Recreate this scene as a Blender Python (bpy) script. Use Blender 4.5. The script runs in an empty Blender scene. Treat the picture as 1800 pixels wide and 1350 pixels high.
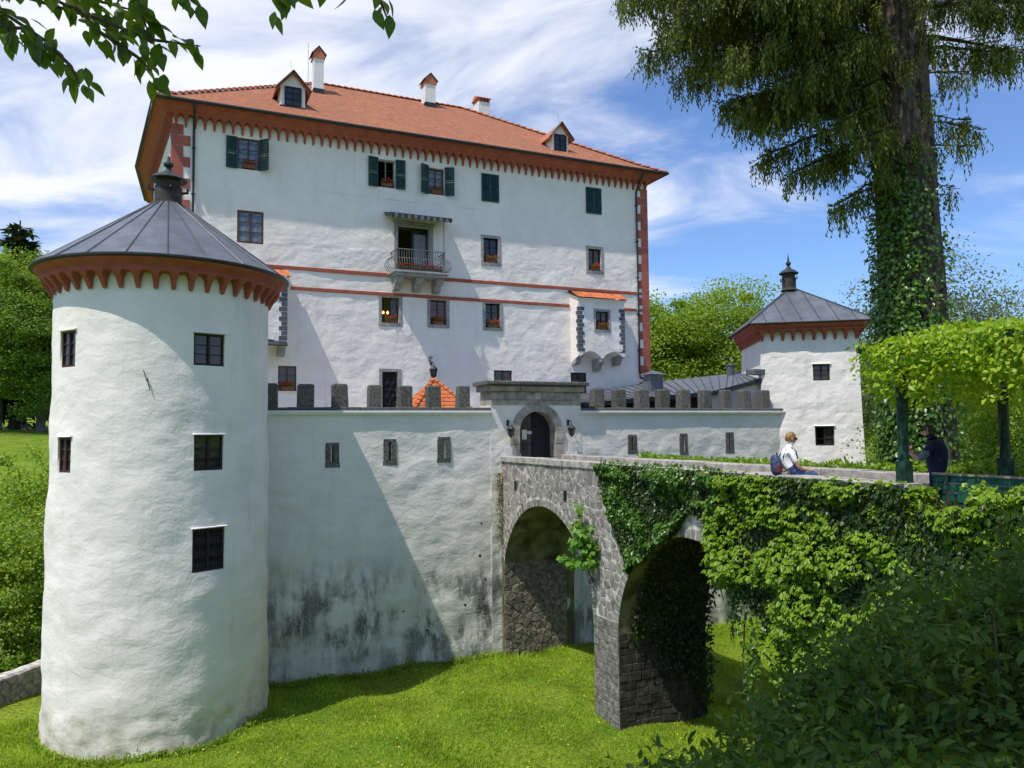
import bpy, bmesh, math, random
import numpy as np
from mathutils import Vector, Matrix, noise

random.seed(7)
rng = np.random.default_rng(7)
sc = bpy.context.scene
col = sc.collection
rad = math.radians
PHI = rad(24.286)            # the castle's front runs at this angle to the view axis
CP, SP = math.cos(PHI), math.sin(PHI)

# ------------------------------------------------------------------ camera
cam_d = bpy.data.cameras.new('camera')
cam = bpy.data.objects.new('camera', cam_d)
col.objects.link(cam)
cam_d.sensor_width = 36.0
cam_d.lens = 27.04
cam_d.clip_start = 0.05
cam_d.clip_end = 3000
cam.matrix_world = Matrix.Rotation(rad(90 + 3.386), 4, 'X') @ Matrix.Rotation(rad(-0.6), 4, 'Z')
sc.camera = cam

# ------------------------------------------------------------------ sky and sun
SUN_C = Vector((2.45, 1.0, -4.9))                      # travel direction in the castle frame
SUN = Vector((SUN_C.x * CP - SUN_C.y * SP, SUN_C.x * SP + SUN_C.y * CP, SUN_C.z)).normalized()
SUN_EL = math.asin(-SUN.z)
SUN_AZ = math.atan2(-SUN.x, -SUN.y)

world = bpy.data.worlds.new('World')
sc.world = world
world.use_nodes = True
wt = world.node_tree
wt.nodes.clear()
def wn(t, **k):
    n = wt.nodes.new(t)
    for a, b in k.items():
        setattr(n, a, b)
    return n
w_out = wn('ShaderNodeOutputWorld')
w_bg = wn('ShaderNodeBackground')
w_bg.inputs[1].default_value = 0.135
w_sky = wn('ShaderNodeTexSky', sky_type='NISHITA', sun_disc=False)
w_sky.sun_elevation = SUN_EL
w_sky.sun_rotation = SUN_AZ
w_sky.air_density = 1.0
w_sky.dust_density = 0.6
w_sky.ozone_density = 2.2
w_tc = wn('ShaderNodeTexCoord')
w_sep = wn('ShaderNodeSeparateXYZ')
wt.links.new(w_tc.outputs['Generated'], w_sep.inputs[0])
def wmath(op, a, b):
    n = wn('ShaderNodeMath', operation=op)
    for i, v in enumerate((a, b)):
        if isinstance(v, (int, float)):
            n.inputs[i].default_value = v
        else:
            wt.links.new(v, n.inputs[i])
    return n.outputs[0]
w_zz = wmath('ADD', wmath('MAXIMUM', w_sep.outputs[2], 0.0), 0.22)
BIGOFF = (2.7, 13.2, 0)
w_x = wmath('DIVIDE', w_sep.outputs[0], w_zz)
w_y = wmath('DIVIDE', w_sep.outputs[1], w_zz)
w_cmb = wn('ShaderNodeCombineXYZ')
wt.links.new(w_x, w_cmb.inputs[0])
wt.links.new(w_y, w_cmb.inputs[1])
def wnoise(scale_xyz, rot, off, scale, detail, dist):
    mp = wn('ShaderNodeMapping')
    mp.inputs['Scale'].default_value = scale_xyz
    mp.inputs['Rotation'].default_value = (0, 0, rot)
    mp.inputs['Location'].default_value = off
    wt.links.new(w_cmb.outputs[0], mp.inputs[0])
    nz = wn('ShaderNodeTexNoise')
    nz.inputs['Scale'].default_value = scale
    nz.inputs['Detail'].default_value = detail
    nz.inputs['Roughness'].default_value = 0.58
    nz.inputs['Distortion'].default_value = dist
    wt.links.new(mp.outputs[0], nz.inputs[0])
    return nz.outputs[0]
n_big = wnoise((1, 1, 1), 0.3, BIGOFF, 0.40, 3, 0.2)         # broad banks of cirrus
n_wisp = wnoise((0.75, 1.5, 1), 0.55, (1.7, 2.3, 0), 1.7, 11, 0.9)    # wisps drawn out by the wind
w_sum = wmath('ADD', wmath('MULTIPLY', n_big, 1.7), wmath('MULTIPLY', n_wisp, 1.25))
w_ramp = wn('ShaderNodeMapRange')
w_ramp.interpolation_type = 'SMOOTHSTEP'
w_ramp.inputs['From Min'].default_value = 1.36
w_ramp.inputs['From Max'].default_value = 1.86
w_ramp.inputs['To Max'].default_value = 0.93
wt.links.new(w_sum, w_ramp.inputs[0])
w_mix = wn('ShaderNodeMix', data_type='RGBA')
wt.links.new(w_ramp.outputs[0], w_mix.inputs[0])
w_gain = wn('ShaderNodeMix', data_type='RGBA', blend_type='MULTIPLY')
w_gain.inputs[0].default_value = 1.0
w_gain.inputs[7].default_value = (0.50, 0.60, 0.77, 1)
wt.links.new(w_sky.outputs[0], w_gain.inputs[6])
wt.links.new(w_gain.outputs[2], w_mix.inputs[6])
w_mix.inputs[7].default_value = (4.4, 4.5, 4.8, 1)
wt.links.new(w_mix.outputs[2], w_bg.inputs[0])
wt.links.new(w_bg.outputs[0], w_out.inputs[0])

sun_d = bpy.data.lights.new('sun', 'SUN')
sun_d.energy = 2.45
sun_d.angle = rad(0.53)
sun_d.color = (1.0, 0.94, 0.84)
sun = bpy.data.objects.new('sun', sun_d)
sun.location = (-20, -20, 40)
sun.rotation_euler = SUN.to_track_quat('-Z', 'Y').to_euler()
col.objects.link(sun)

sc.view_settings.view_transform = 'Standard'
sc.view_settings.look = 'None'
sc.view_settings.exposure = 0.82
sc.view_settings.gamma = 1.0
sc.view_settings.use_curve_mapping = False

# ------------------------------------------------------------------ scene helpers
BASE = {}
def tag(o, label=None, cat=None, group=None, kind=None):
    if label: o['label'] = label
    if cat: o['category'] = cat
    if group: o['group'] = group
    if kind: o['kind'] = kind
    return o
def thing(name, label, cat, base, castle=True, group=None, rot=None):
    """Empty at the thing's base; its parts are written in the frame's own coordinates."""
    o = bpy.data.objects.new(name, None)
    col.objects.link(o)
    o.empty_display_size = 0.3
    x, y, z = base
    if castle:
        o.location = (x * CP - y * SP, x * SP + y * CP, z)
        o.rotation_euler = (0, 0, PHI)
    else:
        o.location = base
        if rot is not None:
            o.rotation_euler = (0, 0, rot)
    BASE[o] = Vector(base)
    return tag(o, label, cat, group)
def cw(u, w, z):
    return Vector((u * CP - w * SP, u * SP + w * CP, z))
def base_of(o):
    while o is not None:
        if o in BASE:
            return BASE[o]
        o = o.parent
    return Vector((0, 0, 0))
def mesh_obj(name, me, parent=None, loc=None, rot=0.0, scale=None):
    o = bpy.data.objects.new(name, me)
    col.objects.link(o)
    if parent is not None:
        o.parent = parent
    if loc is not None:
        o.location = loc
    if rot:
        o.rotation_euler = (0, 0, rot) if isinstance(rot, (int, float)) else rot
    if scale is not None:
        o.scale = scale if hasattr(scale, '__len__') else (scale,) * 3
    return o

class MB:
    """collects shapes into one mesh"""
    def __init__(s):
        s.v, s.f, s.m = [], [], []
    def add(s, vs, fs, mi=0):
        n = len(s.v)
        s.v.extend(tuple(v) for v in vs)
        s.f.extend(tuple(i + n for i in f) for f in fs)
        s.m.extend([mi] * len(fs))
        return s
    def box(s, x0, x1, y0, y1, z0, z1, mi=0):
        vs = [(x0, y0, z0), (x1, y0, z0), (x1, y1, z0), (x0, y1, z0), (x0, y0, z1), (x1, y0, z1), (x1, y1, z1), (x0, y1, z1)]
        return s.add(vs, [(0, 3, 2, 1), (4, 5, 6, 7), (0, 1, 5, 4), (1, 2, 6, 5), (2, 3, 7, 6), (3, 0, 4, 7)], mi)
    def cbox(s, x0, x1, y0, y1, z0, z1, c=0.02, mi=0):
        """box with chamfered front (low y) edges"""
        vs = [(x0, y1, z0), (x1, y1, z0), (x1, y1, z1), (x0, y1, z1),
              (x0, y0 + c, z0), (x1, y0 + c, z0), (x1, y0 + c, z1), (x0, y0 + c, z1),
              (x0 + c, y0, z0 + c), (x1 - c, y0, z0 + c), (x1 - c, y0, z1 - c), (x0 + c, y0, z1 - c)]
        fs = [(0, 1, 2, 3)]
        for k in range(4):
            j = (k + 1) % 4
            fs.append((k, 4 + k, 4 + j, j))
            fs.append((4 + k, 8 + k, 8 + j, 4 + j))
        fs.append((8, 11, 10, 9))
        return s.add(vs, [f[::-1] for f in fs], mi)
    def prism(s, poly, a, b, axis='x', mi=0):
        """poly in the two other axes, extruded from a to b"""
        n = len(poly)
        def P(p, t):
            return {'x': (t, p[0], p[1]), 'y': (p[0], t, p[1]), 'z': (p[0], p[1], t)}[axis]
        vs = [P(p, a) for p in poly] + [P(p, b) for p in poly]
        fs = [tuple(range(n))[::-1], tuple(range(n, 2 * n))]
        for i in range(n):
            j = (i + 1) % n
            fs.append((i, j, n + j, n + i))
        return s.add(vs, fs, mi)
    def tube(s, path, r, n=6, mi=0, cap=True):
        path = [Vector(p) for p in path]
        rs = r if hasattr(r, '__len__') else [r] * len(path)
        vs, fs = [], []
        ref = Vector((0, 0, 1))
        for i, p in enumerate(path):
            t = (path[min(i + 1, len(path) - 1)] - path[max(i - 1, 0)]).normalized()
            a = t.cross(ref)
            if a.length < 1e-3:
                a = t.cross(Vector((1, 0, 0)))
            a.normalize()
            b = t.cross(a)
            for k in range(n):
                th = 2 * math.pi * k / n
                vs.append(p + (a * math.cos(th) + b * math.sin(th)) * rs[i])
        for i in range(len(path) - 1):
            for k in range(n):
                j = (k + 1) % n
                fs.append((i * n + k, i * n + j, (i + 1) * n + j, (i + 1) * n + k))
        if cap:
            fs.append(tuple(range(n))[::-1])
            fs.append(tuple(range((len(path) - 1) * n, len(path) * n)))
        return s.add(vs, fs, mi)
    def lathe(s, prof, c=(0, 0, 0), n=24, a0=0.0, a1=2 * math.pi, mi=0):
        full = abs(a1 - a0 - 2 * math.pi) < 1e-6
        m = n if full else n + 1
        vs, fs = [], []
        for i in range(m):
            th = a0 + (a1 - a0) * i / n
            for r, z in prof:
                vs.append((c[0] + r * math.sin(th), c[1] - r * math.cos(th), c[2] + z))
        k = len(prof)
        for i in range(n):
            j = (i + 1) % m
            for q in range(k - 1):
                fs.append((i * k + q, j * k + q, j * k + q + 1, i * k + q + 1))
        return s.add(vs, fs, mi)
    def xform(s, M, start=0):
        for i in range(start, len(s.v)):
            s.v[i] = tuple(M @ Vector(s.v[i]))
        return s
    def mesh(s, name, mats, off=(0, 0, 0), smooth=False):
        me = bpy.data.meshes.new(name)
        vs = np.array(s.v, dtype=float) - np.array(off, dtype=float)
        me.from_pydata(vs.tolist(), [], s.f)
        for m in (mats if isinstance(mats, (list, tuple)) else [mats]):
            me.materials.append(m)
        if any(s.m):
            me.polygons.foreach_set('material_index', s.m)
        if smooth:
            me.polygons.foreach_set('use_smooth', [True] * len(s.f))
        me.update()
        return me
    def build(s, name, mats, parent=None, smooth=False, fixn=True):
        """coordinates are the frame's; the parent's base is taken off"""
        me = s.mesh(name, mats, base_of(parent), smooth)
        if fixn:
            bm = bmesh.new(); bm.from_mesh(me)
            bmesh.ops.recalc_face_normals(bm, faces=bm.faces)
            bm.to_mesh(me); bm.free()
        return mesh_obj(name, me, parent)

def fast_mesh(name, verts, faces, mats, smooth=False):
    """verts (n,3), faces (m,3) or (m,4) arrays"""
    me = bpy.data.meshes.new(name)
    verts = np.ascontiguousarray(verts, dtype=np.float32)
    faces = np.ascontiguousarray(faces, dtype=np.int32)
    k = faces.shape[1]
    me.vertices.add(len(verts)); me.vertices.foreach_set('co', verts.ravel())
    me.loops.add(faces.size); me.loops.foreach_set('vertex_index', faces.ravel())
    me.polygons.add(len(faces))
    me.polygons.foreach_set('loop_start', np.arange(0, faces.size, k, dtype=np.int32))
    if smooth:
        me.polygons.foreach_set('use_smooth', np.ones(len(faces), dtype=bool))
    for m in (mats if isinstance(mats, (list, tuple)) else [mats]):
        me.materials.append(m)
    me.update(calc_edges=True)
    return me
def unit(a):
    return a / np.maximum(np.linalg.norm(a, axis=1, keepdims=True), 1e-6)
def leaves(name, C, A, N, L, W, mat, fold=0.12, oval=False):
    """N leaves: base C, axis A, face normal N, length L, width W; two folded halves each"""
    n = len(C)
    A = unit(A); S = unit(np.cross(A, N)); N2 = np.cross(S, A)
    L = np.broadcast_to(L, n)[:, None]; W = np.broadcast_to(W, n)[:, None]
    if oval:
        v = np.empty((n, 6, 3))
        v[:, 0] = C
        v[:, 1] = C + A * L * 0.28 + S * W * 0.44 + N2 * W * fold
        v[:, 2] = C + A * L * 0.66 + S * W * 0.40 + N2 * W * fold * 0.6 - N2 * L * 0.03
        v[:, 3] = C + A * L - N2 * L * 0.10
        v[:, 4] = C + A * L * 0.66 - S * W * 0.40 + N2 * W * fold * 0.6 - N2 * L * 0.03
        v[:, 5] = C + A * L * 0.28 - S * W * 0.44 + N2 * W * fold
        i = np.arange(n)[:, None] * 6
        f = np.concatenate([i + np.array([q]) for q in ((0, 1, 2), (0, 2, 3), (0, 3, 4), (0, 4, 5))])
        return fast_mesh(name, v.reshape(-1, 3), f, mat)
    mid = C + A * L * 0.45
    v = np.empty((n, 4, 3))
    v[:, 0] = C
    v[:, 1] = mid + S * W * 0.5 + N2 * W * fold
    v[:, 2] = C + A * L - N2 * L * 0.06
    v[:, 3] = mid - S * W * 0.5 + N2 * W * fold
    i = np.arange(n)[:, None] * 4
    f = np.concatenate([i + np.array([[0, 1, 2]]), i + np.array([[0, 2, 3]])])
    return fast_mesh(name, v.reshape(-1, 3), f, mat)
def rnd_unit(n):
    return unit(rng.normal(size=(n, 3)))
def fbm(x, y, z, o=3):
    a, s, t = 1.0, 1.0, 0.0
    for _ in range(o):
        t += a * noise.noise((x * s, y * s, z * s))
        a *= 0.5; s *= 2.1
    return t
def smooth01(a, b, x):
    t = np.clip((x - a) / (b - a), 0, 1)
    return t * t * (3 - 2 * t)

# ------------------------------------------------------------------ materials
def newmat(name):
    m = bpy.data.materials.new(name)
    m.use_nodes = True
    nt = m.node_tree
    bs = nt.nodes['Principled BSDF']
    return m, nt, bs
def node(nt, t, **k):
    n = nt.nodes.new(t)
    for a, b in k.items():
        setattr(n, a, b)
    return n
def nz(nt, vec, scale, detail=4, rough=0.55, dist=0.0):
    n = node(nt, 'ShaderNodeTexNoise')
    n.inputs['Scale'].default_value = scale
    n.inputs['Detail'].default_value = detail
    n.inputs['Roughness'].default_value = rough
    n.inputs['Distortion'].default_value = dist
    if vec is not None:
        nt.links.new(vec, n.inputs['Vector'])
    return n.outputs['Fac']
def mapping(nt, scale, src=None, loc=(0, 0, 0)):
    tc = node(nt, 'ShaderNodeTexCoord')
    mp = node(nt, 'ShaderNodeMapping')
    mp.inputs['Scale'].default_value = scale
    mp.inputs['Location'].default_value = loc
    nt.links.new(tc.outputs['Object'] if src is None else src, mp.inputs[0])
    return mp.outputs[0]
def mrange(nt, v, a, b, c=0.0, d=1.0, smooth=True):
    n = node(nt, 'ShaderNodeMapRange')
    if smooth:
        n.interpolation_type = 'SMOOTHSTEP'
    for i, q in enumerate((a, b, c, d)):
        n.inputs[i + 1].default_value = q
    nt.links.new(v, n.inputs[0])
    return n.outputs[0]
def mmath(nt, op, a, b):
    n = node(nt, 'ShaderNodeMath', operation=op)
    for i, v in enumerate((a, b)):
        if isinstance(v, (int, float)):
            n.inputs[i].default_value = v
        else:
            nt.links.new(v, n.inputs[i])
    return n.outputs[0]
def mixc(nt, fac, a, b, blend='MIX'):
    n = node(nt, 'ShaderNodeMix', data_type='RGBA', blend_type=blend)
    for i, v in ((0, fac), (6, a), (7, b)):
        if isinstance(v, (int, float)):
            n.inputs[i].default_value = v
        elif isinstance(v, tuple):
            n.inputs[i].default_value = (*v, 1)
        else:
            nt.links.new(v, n.inputs[i])
    return n.outputs[2]
def bump(nt, bs, h, strength, dist, prev=None):
    b = node(nt, 'ShaderNodeBump')
    b.inputs['Strength'].default_value = strength
    b.inputs['Distance'].default_value = dist
    nt.links.new(h, b.inputs['Height'])
    if prev is not None:
        nt.links.new(prev, b.inputs['Normal'])
    nt.links.new(b.outputs[0], bs.inputs['Normal'])
    return b.outputs[0]
def basic(name, c, rough=0.8, var=0.2, vs=4.0, bs_=30.0, bst=0.3, bd=0.01, spec=0.3, metal=0.0, c2=None, island=0.0, stretch=(1, 1, 1)):
    m, nt, b = newmat(name)
    v = mapping(nt, stretch)
    f = nz(nt, v, vs, 6)
    lo = tuple(x * (1 - var) for x in c)
    hi = tuple(min(x * (1 + var), 1) for x in (c2 or c))
    cc = mixc(nt, mrange(nt, f, 0.3, 0.7), lo, hi)
    if island:
        oi = node(nt, 'ShaderNodeObjectInfo')
        g = node(nt, 'ShaderNodeNewGeometry')
        r = mmath(nt, 'FRACT', mmath(nt, 'ADD', oi.outputs['Random'], g.outputs['Random Per Island']), 0.0)
        cc = mixc(nt, 1.0, cc, mixc(nt, r, (1 - island,) * 3, (1 + island,) * 3), 'MULTIPLY')
    nt.links.new(cc, b.inputs['Base Color'])
    b.inputs['Roughness'].default_value = rough
    b.inputs['Specular IOR Level'].default_value = spec
    b.inputs['Metallic'].default_value = metal
    if bst:
        bump(nt, b, nz(nt, v, bs_, 5), bst, bd)
    return m
def plaster(name, c, big=0.5, fine=0.5, stain=False, splash=False):
    m, nt, b = newmat(name)
    v = mapping(nt, (1, 1, 1))
    cc = mixc(nt, mrange(nt, nz(nt, v, 0.9, 6), 0.3, 0.72), tuple(x * 0.93 for x in c), tuple(min(1, x * 1.03) for x in c))
    if stain:
        # mildew and run-off low on the wall: patches drawn out downwards
        tc = node(nt, 'ShaderNodeTexCoord')
        sp = node(nt, 'ShaderNodeSeparateXYZ')
        nt.links.new(tc.outputs['Object'], sp.inputs[0])
        vs = mapping(nt, (1.0, 1.0, 0.30), loc=(2.2, 0, 0.4))
        streak = nz(nt, vs, 2.3, 9, 0.68)
        blot = nz(nt, mapping(nt, (1, 1, 0.8), loc=(0.7, 0, 0.2)), 0.75, 6, 0.6)
        zlow = mrange(nt, sp.outputs[2], 2.3, 4.3, 1.0, 0.0)          # local z: 0 at the moat
        zbot = mrange(nt, sp.outputs[2], 0.0, 1.6, 0.75, 1.0)
        k = mmath(nt, 'MULTIPLY', mmath(nt, 'MULTIPLY', zlow, zbot),
                  mmath(nt, 'MULTIPLY', mrange(nt, streak, 0.38, 0.58), mrange(nt, blot, 0.40, 0.56)))
        peel = mrange(nt, nz(nt, v, 26, 4, 0.7), 0.30, 0.46)
        k = mmath(nt, 'MULTIPLY', k, peel)
        k = mmath(nt, 'MULTIPLY', k, 0.97)
        cc = mixc(nt, k, cc, (0.052, 0.055, 0.052))
        # faint grey-green tint, stronger towards the foot of the wall
        foot_tint = mmath(nt, 'MULTIPLY', mrange(nt, sp.outputs[2], 1.0, 8.0, 0.55, 0.0), mrange(nt, nz(nt, vs, 1.2, 5), 0.3, 0.75))
        cc = mixc(nt, foot_tint, cc, (0.36, 0.40, 0.34))
        # thin dark runs from the coping
        runs = mrange(nt, nz(nt, mapping(nt, (1, 1, 0.05)), 5.0, 4, 0.6), 0.6, 0.78, 0, 0.45)
        runs = mmath(nt, 'MULTIPLY', runs, mrange(nt, sp.outputs[2], 5.5, 8.3, 0.0, 1.0))
        cc = mixc(nt, runs, cc, (0.25, 0.26, 0.24))
    else:
        dirt = mrange(nt, nz(nt, mapping(nt, (1, 1, 0.25)), 1.3, 7, 0.65), 0.52, 0.78, 0.0, 0.42)
        cc = mixc(nt, dirt, cc, tuple(x * 0.72 for x in c))
        runs = mrange(nt, nz(nt, mapping(nt, (1, 1, 0.06)), 4.2, 5, 0.6), 0.56, 0.76, 0, 0.26)
        cc = mixc(nt, runs, cc, (0.40, 0.40, 0.37))
    if splash:
        tc = node(nt, 'ShaderNodeTexCoord')
        sp = node(nt, 'ShaderNodeSeparateXYZ')
        nt.links.new(tc.outputs['Object'], sp.inputs[0])
        k = mmath(nt, 'MULTIPLY', mrange(nt, sp.outputs[2], 0.2, 1.7, 0.8, 0.0), mrange(nt, nz(nt, v, 1.6, 7, 0.65), 0.34, 0.66))
        cc = mixc(nt, k, cc, (0.42, 0.37, 0.25))
    nt.links.new(cc, b.inputs['Base Color'])
    b.inputs['Roughness'].default_value = 0.92
    b.inputs['Specular IOR Level'].default_value = 0.15
    p = bump(nt, b, nz(nt, mapping(nt, (1, 1, 1.5)), 1.9, 5, 0.5, 0.3), big, 0.10)
    bump(nt, b, nz(nt, v, 13.0, 5, 0.6), fine, 0.018, p)
    return m
def leafmat(name, c, c2, trans=0.35, gloss=0.3, rough=0.45, patch=False):
    m, nt, b = newmat(name)
    g = node(nt, 'ShaderNodeNewGeometry')
    oi = node(nt, 'ShaderNodeObjectInfo')
    r = mmath(nt, 'FRACT', mmath(nt, 'ADD', g.outputs['Random Per Island'], oi.outputs['Random']), 0.0)
    cc = mixc(nt, r, c, c2)
    if patch:
        v = mapping(nt, (1, 1, 1))
        cc = mixc(nt, mrange(nt, nz(nt, v, 0.8, 5, 0.6), 0.38, 0.62, 0.0, 0.55), cc, tuple(x * 0.55 for x in c))
        cc = mixc(nt, mrange(nt, nz(nt, v, 1.7, 5, 0.65), 0.56, 0.72, 0.0, 0.7), cc, (0.48, 0.44, 0.12))
    nt.links.new(cc, b.inputs['Base Color'])
    b.inputs['Roughness'].default_value = rough
    b.inputs['Specular IOR Level'].default_value = gloss
    tr = node(nt, 'ShaderNodeBsdfTranslucent')
    tcol = mixc(nt, 1.0, cc, (1.35, 1.25, 0.45), 'MULTIPLY')
    nt.links.new(tcol, tr.inputs[0])
    mx = node(nt, 'ShaderNodeMixShader')
    mx.inputs[0].default_value = trans
    nt.links.new(b.outputs[0], mx.inputs[1])
    nt.links.new(tr.outputs[0], mx.inputs[2])
    out = nt.nodes['Material Output']
    nt.links.new(mx.outputs[0], out.inputs[0])
    return m

M = {}
M['plaster'] = plaster('white lime plaster', (0.86, 0.805, 0.745), 0.36, 0.5)
M['plaster_tower'] = plaster('tower plaster', (0.85, 0.80, 0.745), 0.36, 0.45, splash=True)
M['plaster_wall'] = plaster('weathered wall plaster', (0.78, 0.745, 0.69), 0.42, 0.55, stain=True)
M['trim'] = basic('white painted trim', (0.74, 0.74, 0.72), 0.8, 0.05)
M['red'] = basic('oxide red paint', (0.36, 0.098, 0.062), 0.85, 0.14, 3, 25, 0.25)
M['redq'] = basic('red painted quoin', (0.37, 0.11, 0.082), 0.9, 0.12, 2.5, 25, 0.3, island=0.1)
M['greyq'] = basic('grey painted quoin', (0.10, 0.105, 0.125), 0.9, 0.12, 3, 25, 0.3, island=0.1)
M['green'] = basic('dark green shutter paint', (0.016, 0.062, 0.062), 0.55, 0.25, 5)
M['brown'] = basic('brown window wood', (0.11, 0.045, 0.028), 0.6, 0.25, 6)
M['dark'] = basic('dark brown window wood', (0.030, 0.019, 0.013), 0.6, 0.3, 6)
M['maroon'] = basic('maroon window wood', (0.060, 0.018, 0.015), 0.6, 0.25, 6)
M['stone'] = basic('grey limestone surround', (0.30, 0.30, 0.295), 0.85, 0.2, 5, 40, 0.4)
M['stonew'] = basic('warm weathered sandstone', (0.32, 0.30, 0.255), 0.9, 0.3, 3.5, 30, 0.5, island=0.12)
M['merlon'] = basic('dark lichened stone', (0.085, 0.083, 0.076), 0.95, 0.35, 18, 60, 0.9, 0.02, c2=(0.135, 0.13, 0.118), island=0.15)
M['coping'] = basic('pale coping stone', (0.36, 0.335, 0.30), 0.9, 0.3, 5, 50, 0.6, island=0.12)
M['rubble'] = basic('bridge rubble stone', (0.27, 0.25, 0.228), 0.95, 0.30, 6, 28, 0.8, 0.02, island=0.25)
M['ashlar'] = basic('pier block stone', (0.20, 0.192, 0.175), 0.95, 0.45, 7, 30, 0.9, 0.025, island=0.18)
M['rubble_brown'] = basic('rough brown rubble', (0.19, 0.165, 0.125), 0.95, 0.45, 6, 24, 1.0, 0.04, island=0.25)
M['mortar'] = basic('pale mortar', (0.50, 0.475, 0.425), 0.95, 0.4, 6, 30, 0.6)
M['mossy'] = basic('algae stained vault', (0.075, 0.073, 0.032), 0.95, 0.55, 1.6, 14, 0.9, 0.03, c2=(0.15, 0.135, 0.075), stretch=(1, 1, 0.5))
M['metal'] = basic('grey sheet metal roof', (0.135, 0.150, 0.175), 0.48, 0.18, 2.0, 6, 0.12, 0.01, spec=0.5, metal=0.35, island=0.1)
M['seam'] = basic('sheet metal seam', (0.07, 0.078, 0.09), 0.5, 0.1, spec=0.5, metal=0.3)
M['gutter'] = basic('dark painted gutter', (0.024, 0.028, 0.032), 0.5, 0.15, spec=0.4)
M['iron'] = basic('wrought iron', (0.020, 0.020, 0.022), 0.5, 0.3, spec=0.4)
M['ironw'] = basic('weathered grey iron', (0.13, 0.13, 0.13), 0.6, 0.3, spec=0.4)
M['pipe'] = basic('sooty brown flue', (0.055, 0.046, 0.040), 0.75, 0.4, 5)
M['tile'] = basic('orange clay tile', (0.52, 0.150, 0.052), 0.8, 0.2, 8, 40, 0.3, island=0.22)
M['terracotta'] = basic('terracotta planter', (0.23, 0.085, 0.05), 0.8, 0.2)
M['flower'] = basic('red geranium petals', (0.62, 0.022, 0.016), 0.6, 0.2, 30, bst=0)
M['fleaf'] = leafmat('geranium leaves', (0.05, 0.12, 0.02), (0.12, 0.22, 0.04))
M['wood'] = basic('grey door planks', (0.075, 0.070, 0.064), 0.8, 0.4, 7, 30, 0.5, stretch=(6, 6, 1))
M['door'] = basic('black door and painted shade', (0.012, 0.012, 0.015), 0.6, 0.3, 6)  # black also stands for shade in the gate opening and wall holes
M['paper'] = basic('cream notice', (0.68, 0.65, 0.46), 0.8, 0.04)
M['sign'] = basic('pale grey notice', (0.50, 0.52, 0.55), 0.7, 0.1, 40)
M['interior'] = basic('dim room', (0.05, 0.045, 0.04), 0.9, 0.2)
M['postgreen'] = basic('flaking dark green paint', (0.006, 0.028, 0.018), 0.5, 0.5, 9, 30, 0.4, c2=(0.013, 0.050, 0.032))
M['bench'] = basic('peeling green bench paint', (0.012, 0.085, 0.052), 0.55, 0.3, 6, 30, 0.3, stretch=(1, 1, 6))
M['benchtop'] = basic('bare grey bench wood', (0.28, 0.23, 0.18), 0.8, 0.3, 8)
M['rust'] = basic('brown iron bracket', (0.055, 0.042, 0.034), 0.8, 0.3)
M['bark'] = basic('grey-brown spruce bark', (0.060, 0.046, 0.037), 0.95, 0.65, 9, 14, 1.0, 0.09, c2=(0.085, 0.068, 0.055), stretch=(1, 1, 0.40))
M['bark2'] = basic('smooth grey bark', (0.13, 0.12, 0.10), 0.9, 0.3, 4, 18, 0.5, stretch=(1, 1, 0.5))
M['twig'] = basic('brown twig', (0.075, 0.055, 0.035), 0.9, 0.3)
def glassmat(name, c, rough):
    m, nt, b = newmat(name)
    v = mapping(nt, (1, 1, 1))
    nt.links.new(mixc(nt, mrange(nt, nz(nt, v, 4.0, 3), 0.4, 0.62), c, tuple(x * 2.4 for x in c)), b.inputs['Base Color'])
    b.inputs['Roughness'].default_value = rough
    b.inputs['Specular IOR Level'].default_value = 0.6
    bump(nt, b, nz(nt, v, 2.5, 2), 0.25, 0.02)
    return m
M['glass'] = glassmat('old window glass', (0.013, 0.015, 0.017), 0.06)
M['glass_light'] = glassmat('glass with painted sky and curtain tone', (0.075, 0.09, 0.115), 0.06)  # pale blue colour paints in sky reflection and the curtains behind
M['ashlar_shaded'] = basic('pier stone darkened for shade', (0.050, 0.046, 0.038), 0.9, 0.5, 7, 30, 0.9, 0.025, island=0.2)  # block stone with the arch's shade put into its colour
M['curtain'] = basic('lace curtain', (0.22, 0.23, 0.27), 0.9, 0.5, 14, bst=0)

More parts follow.
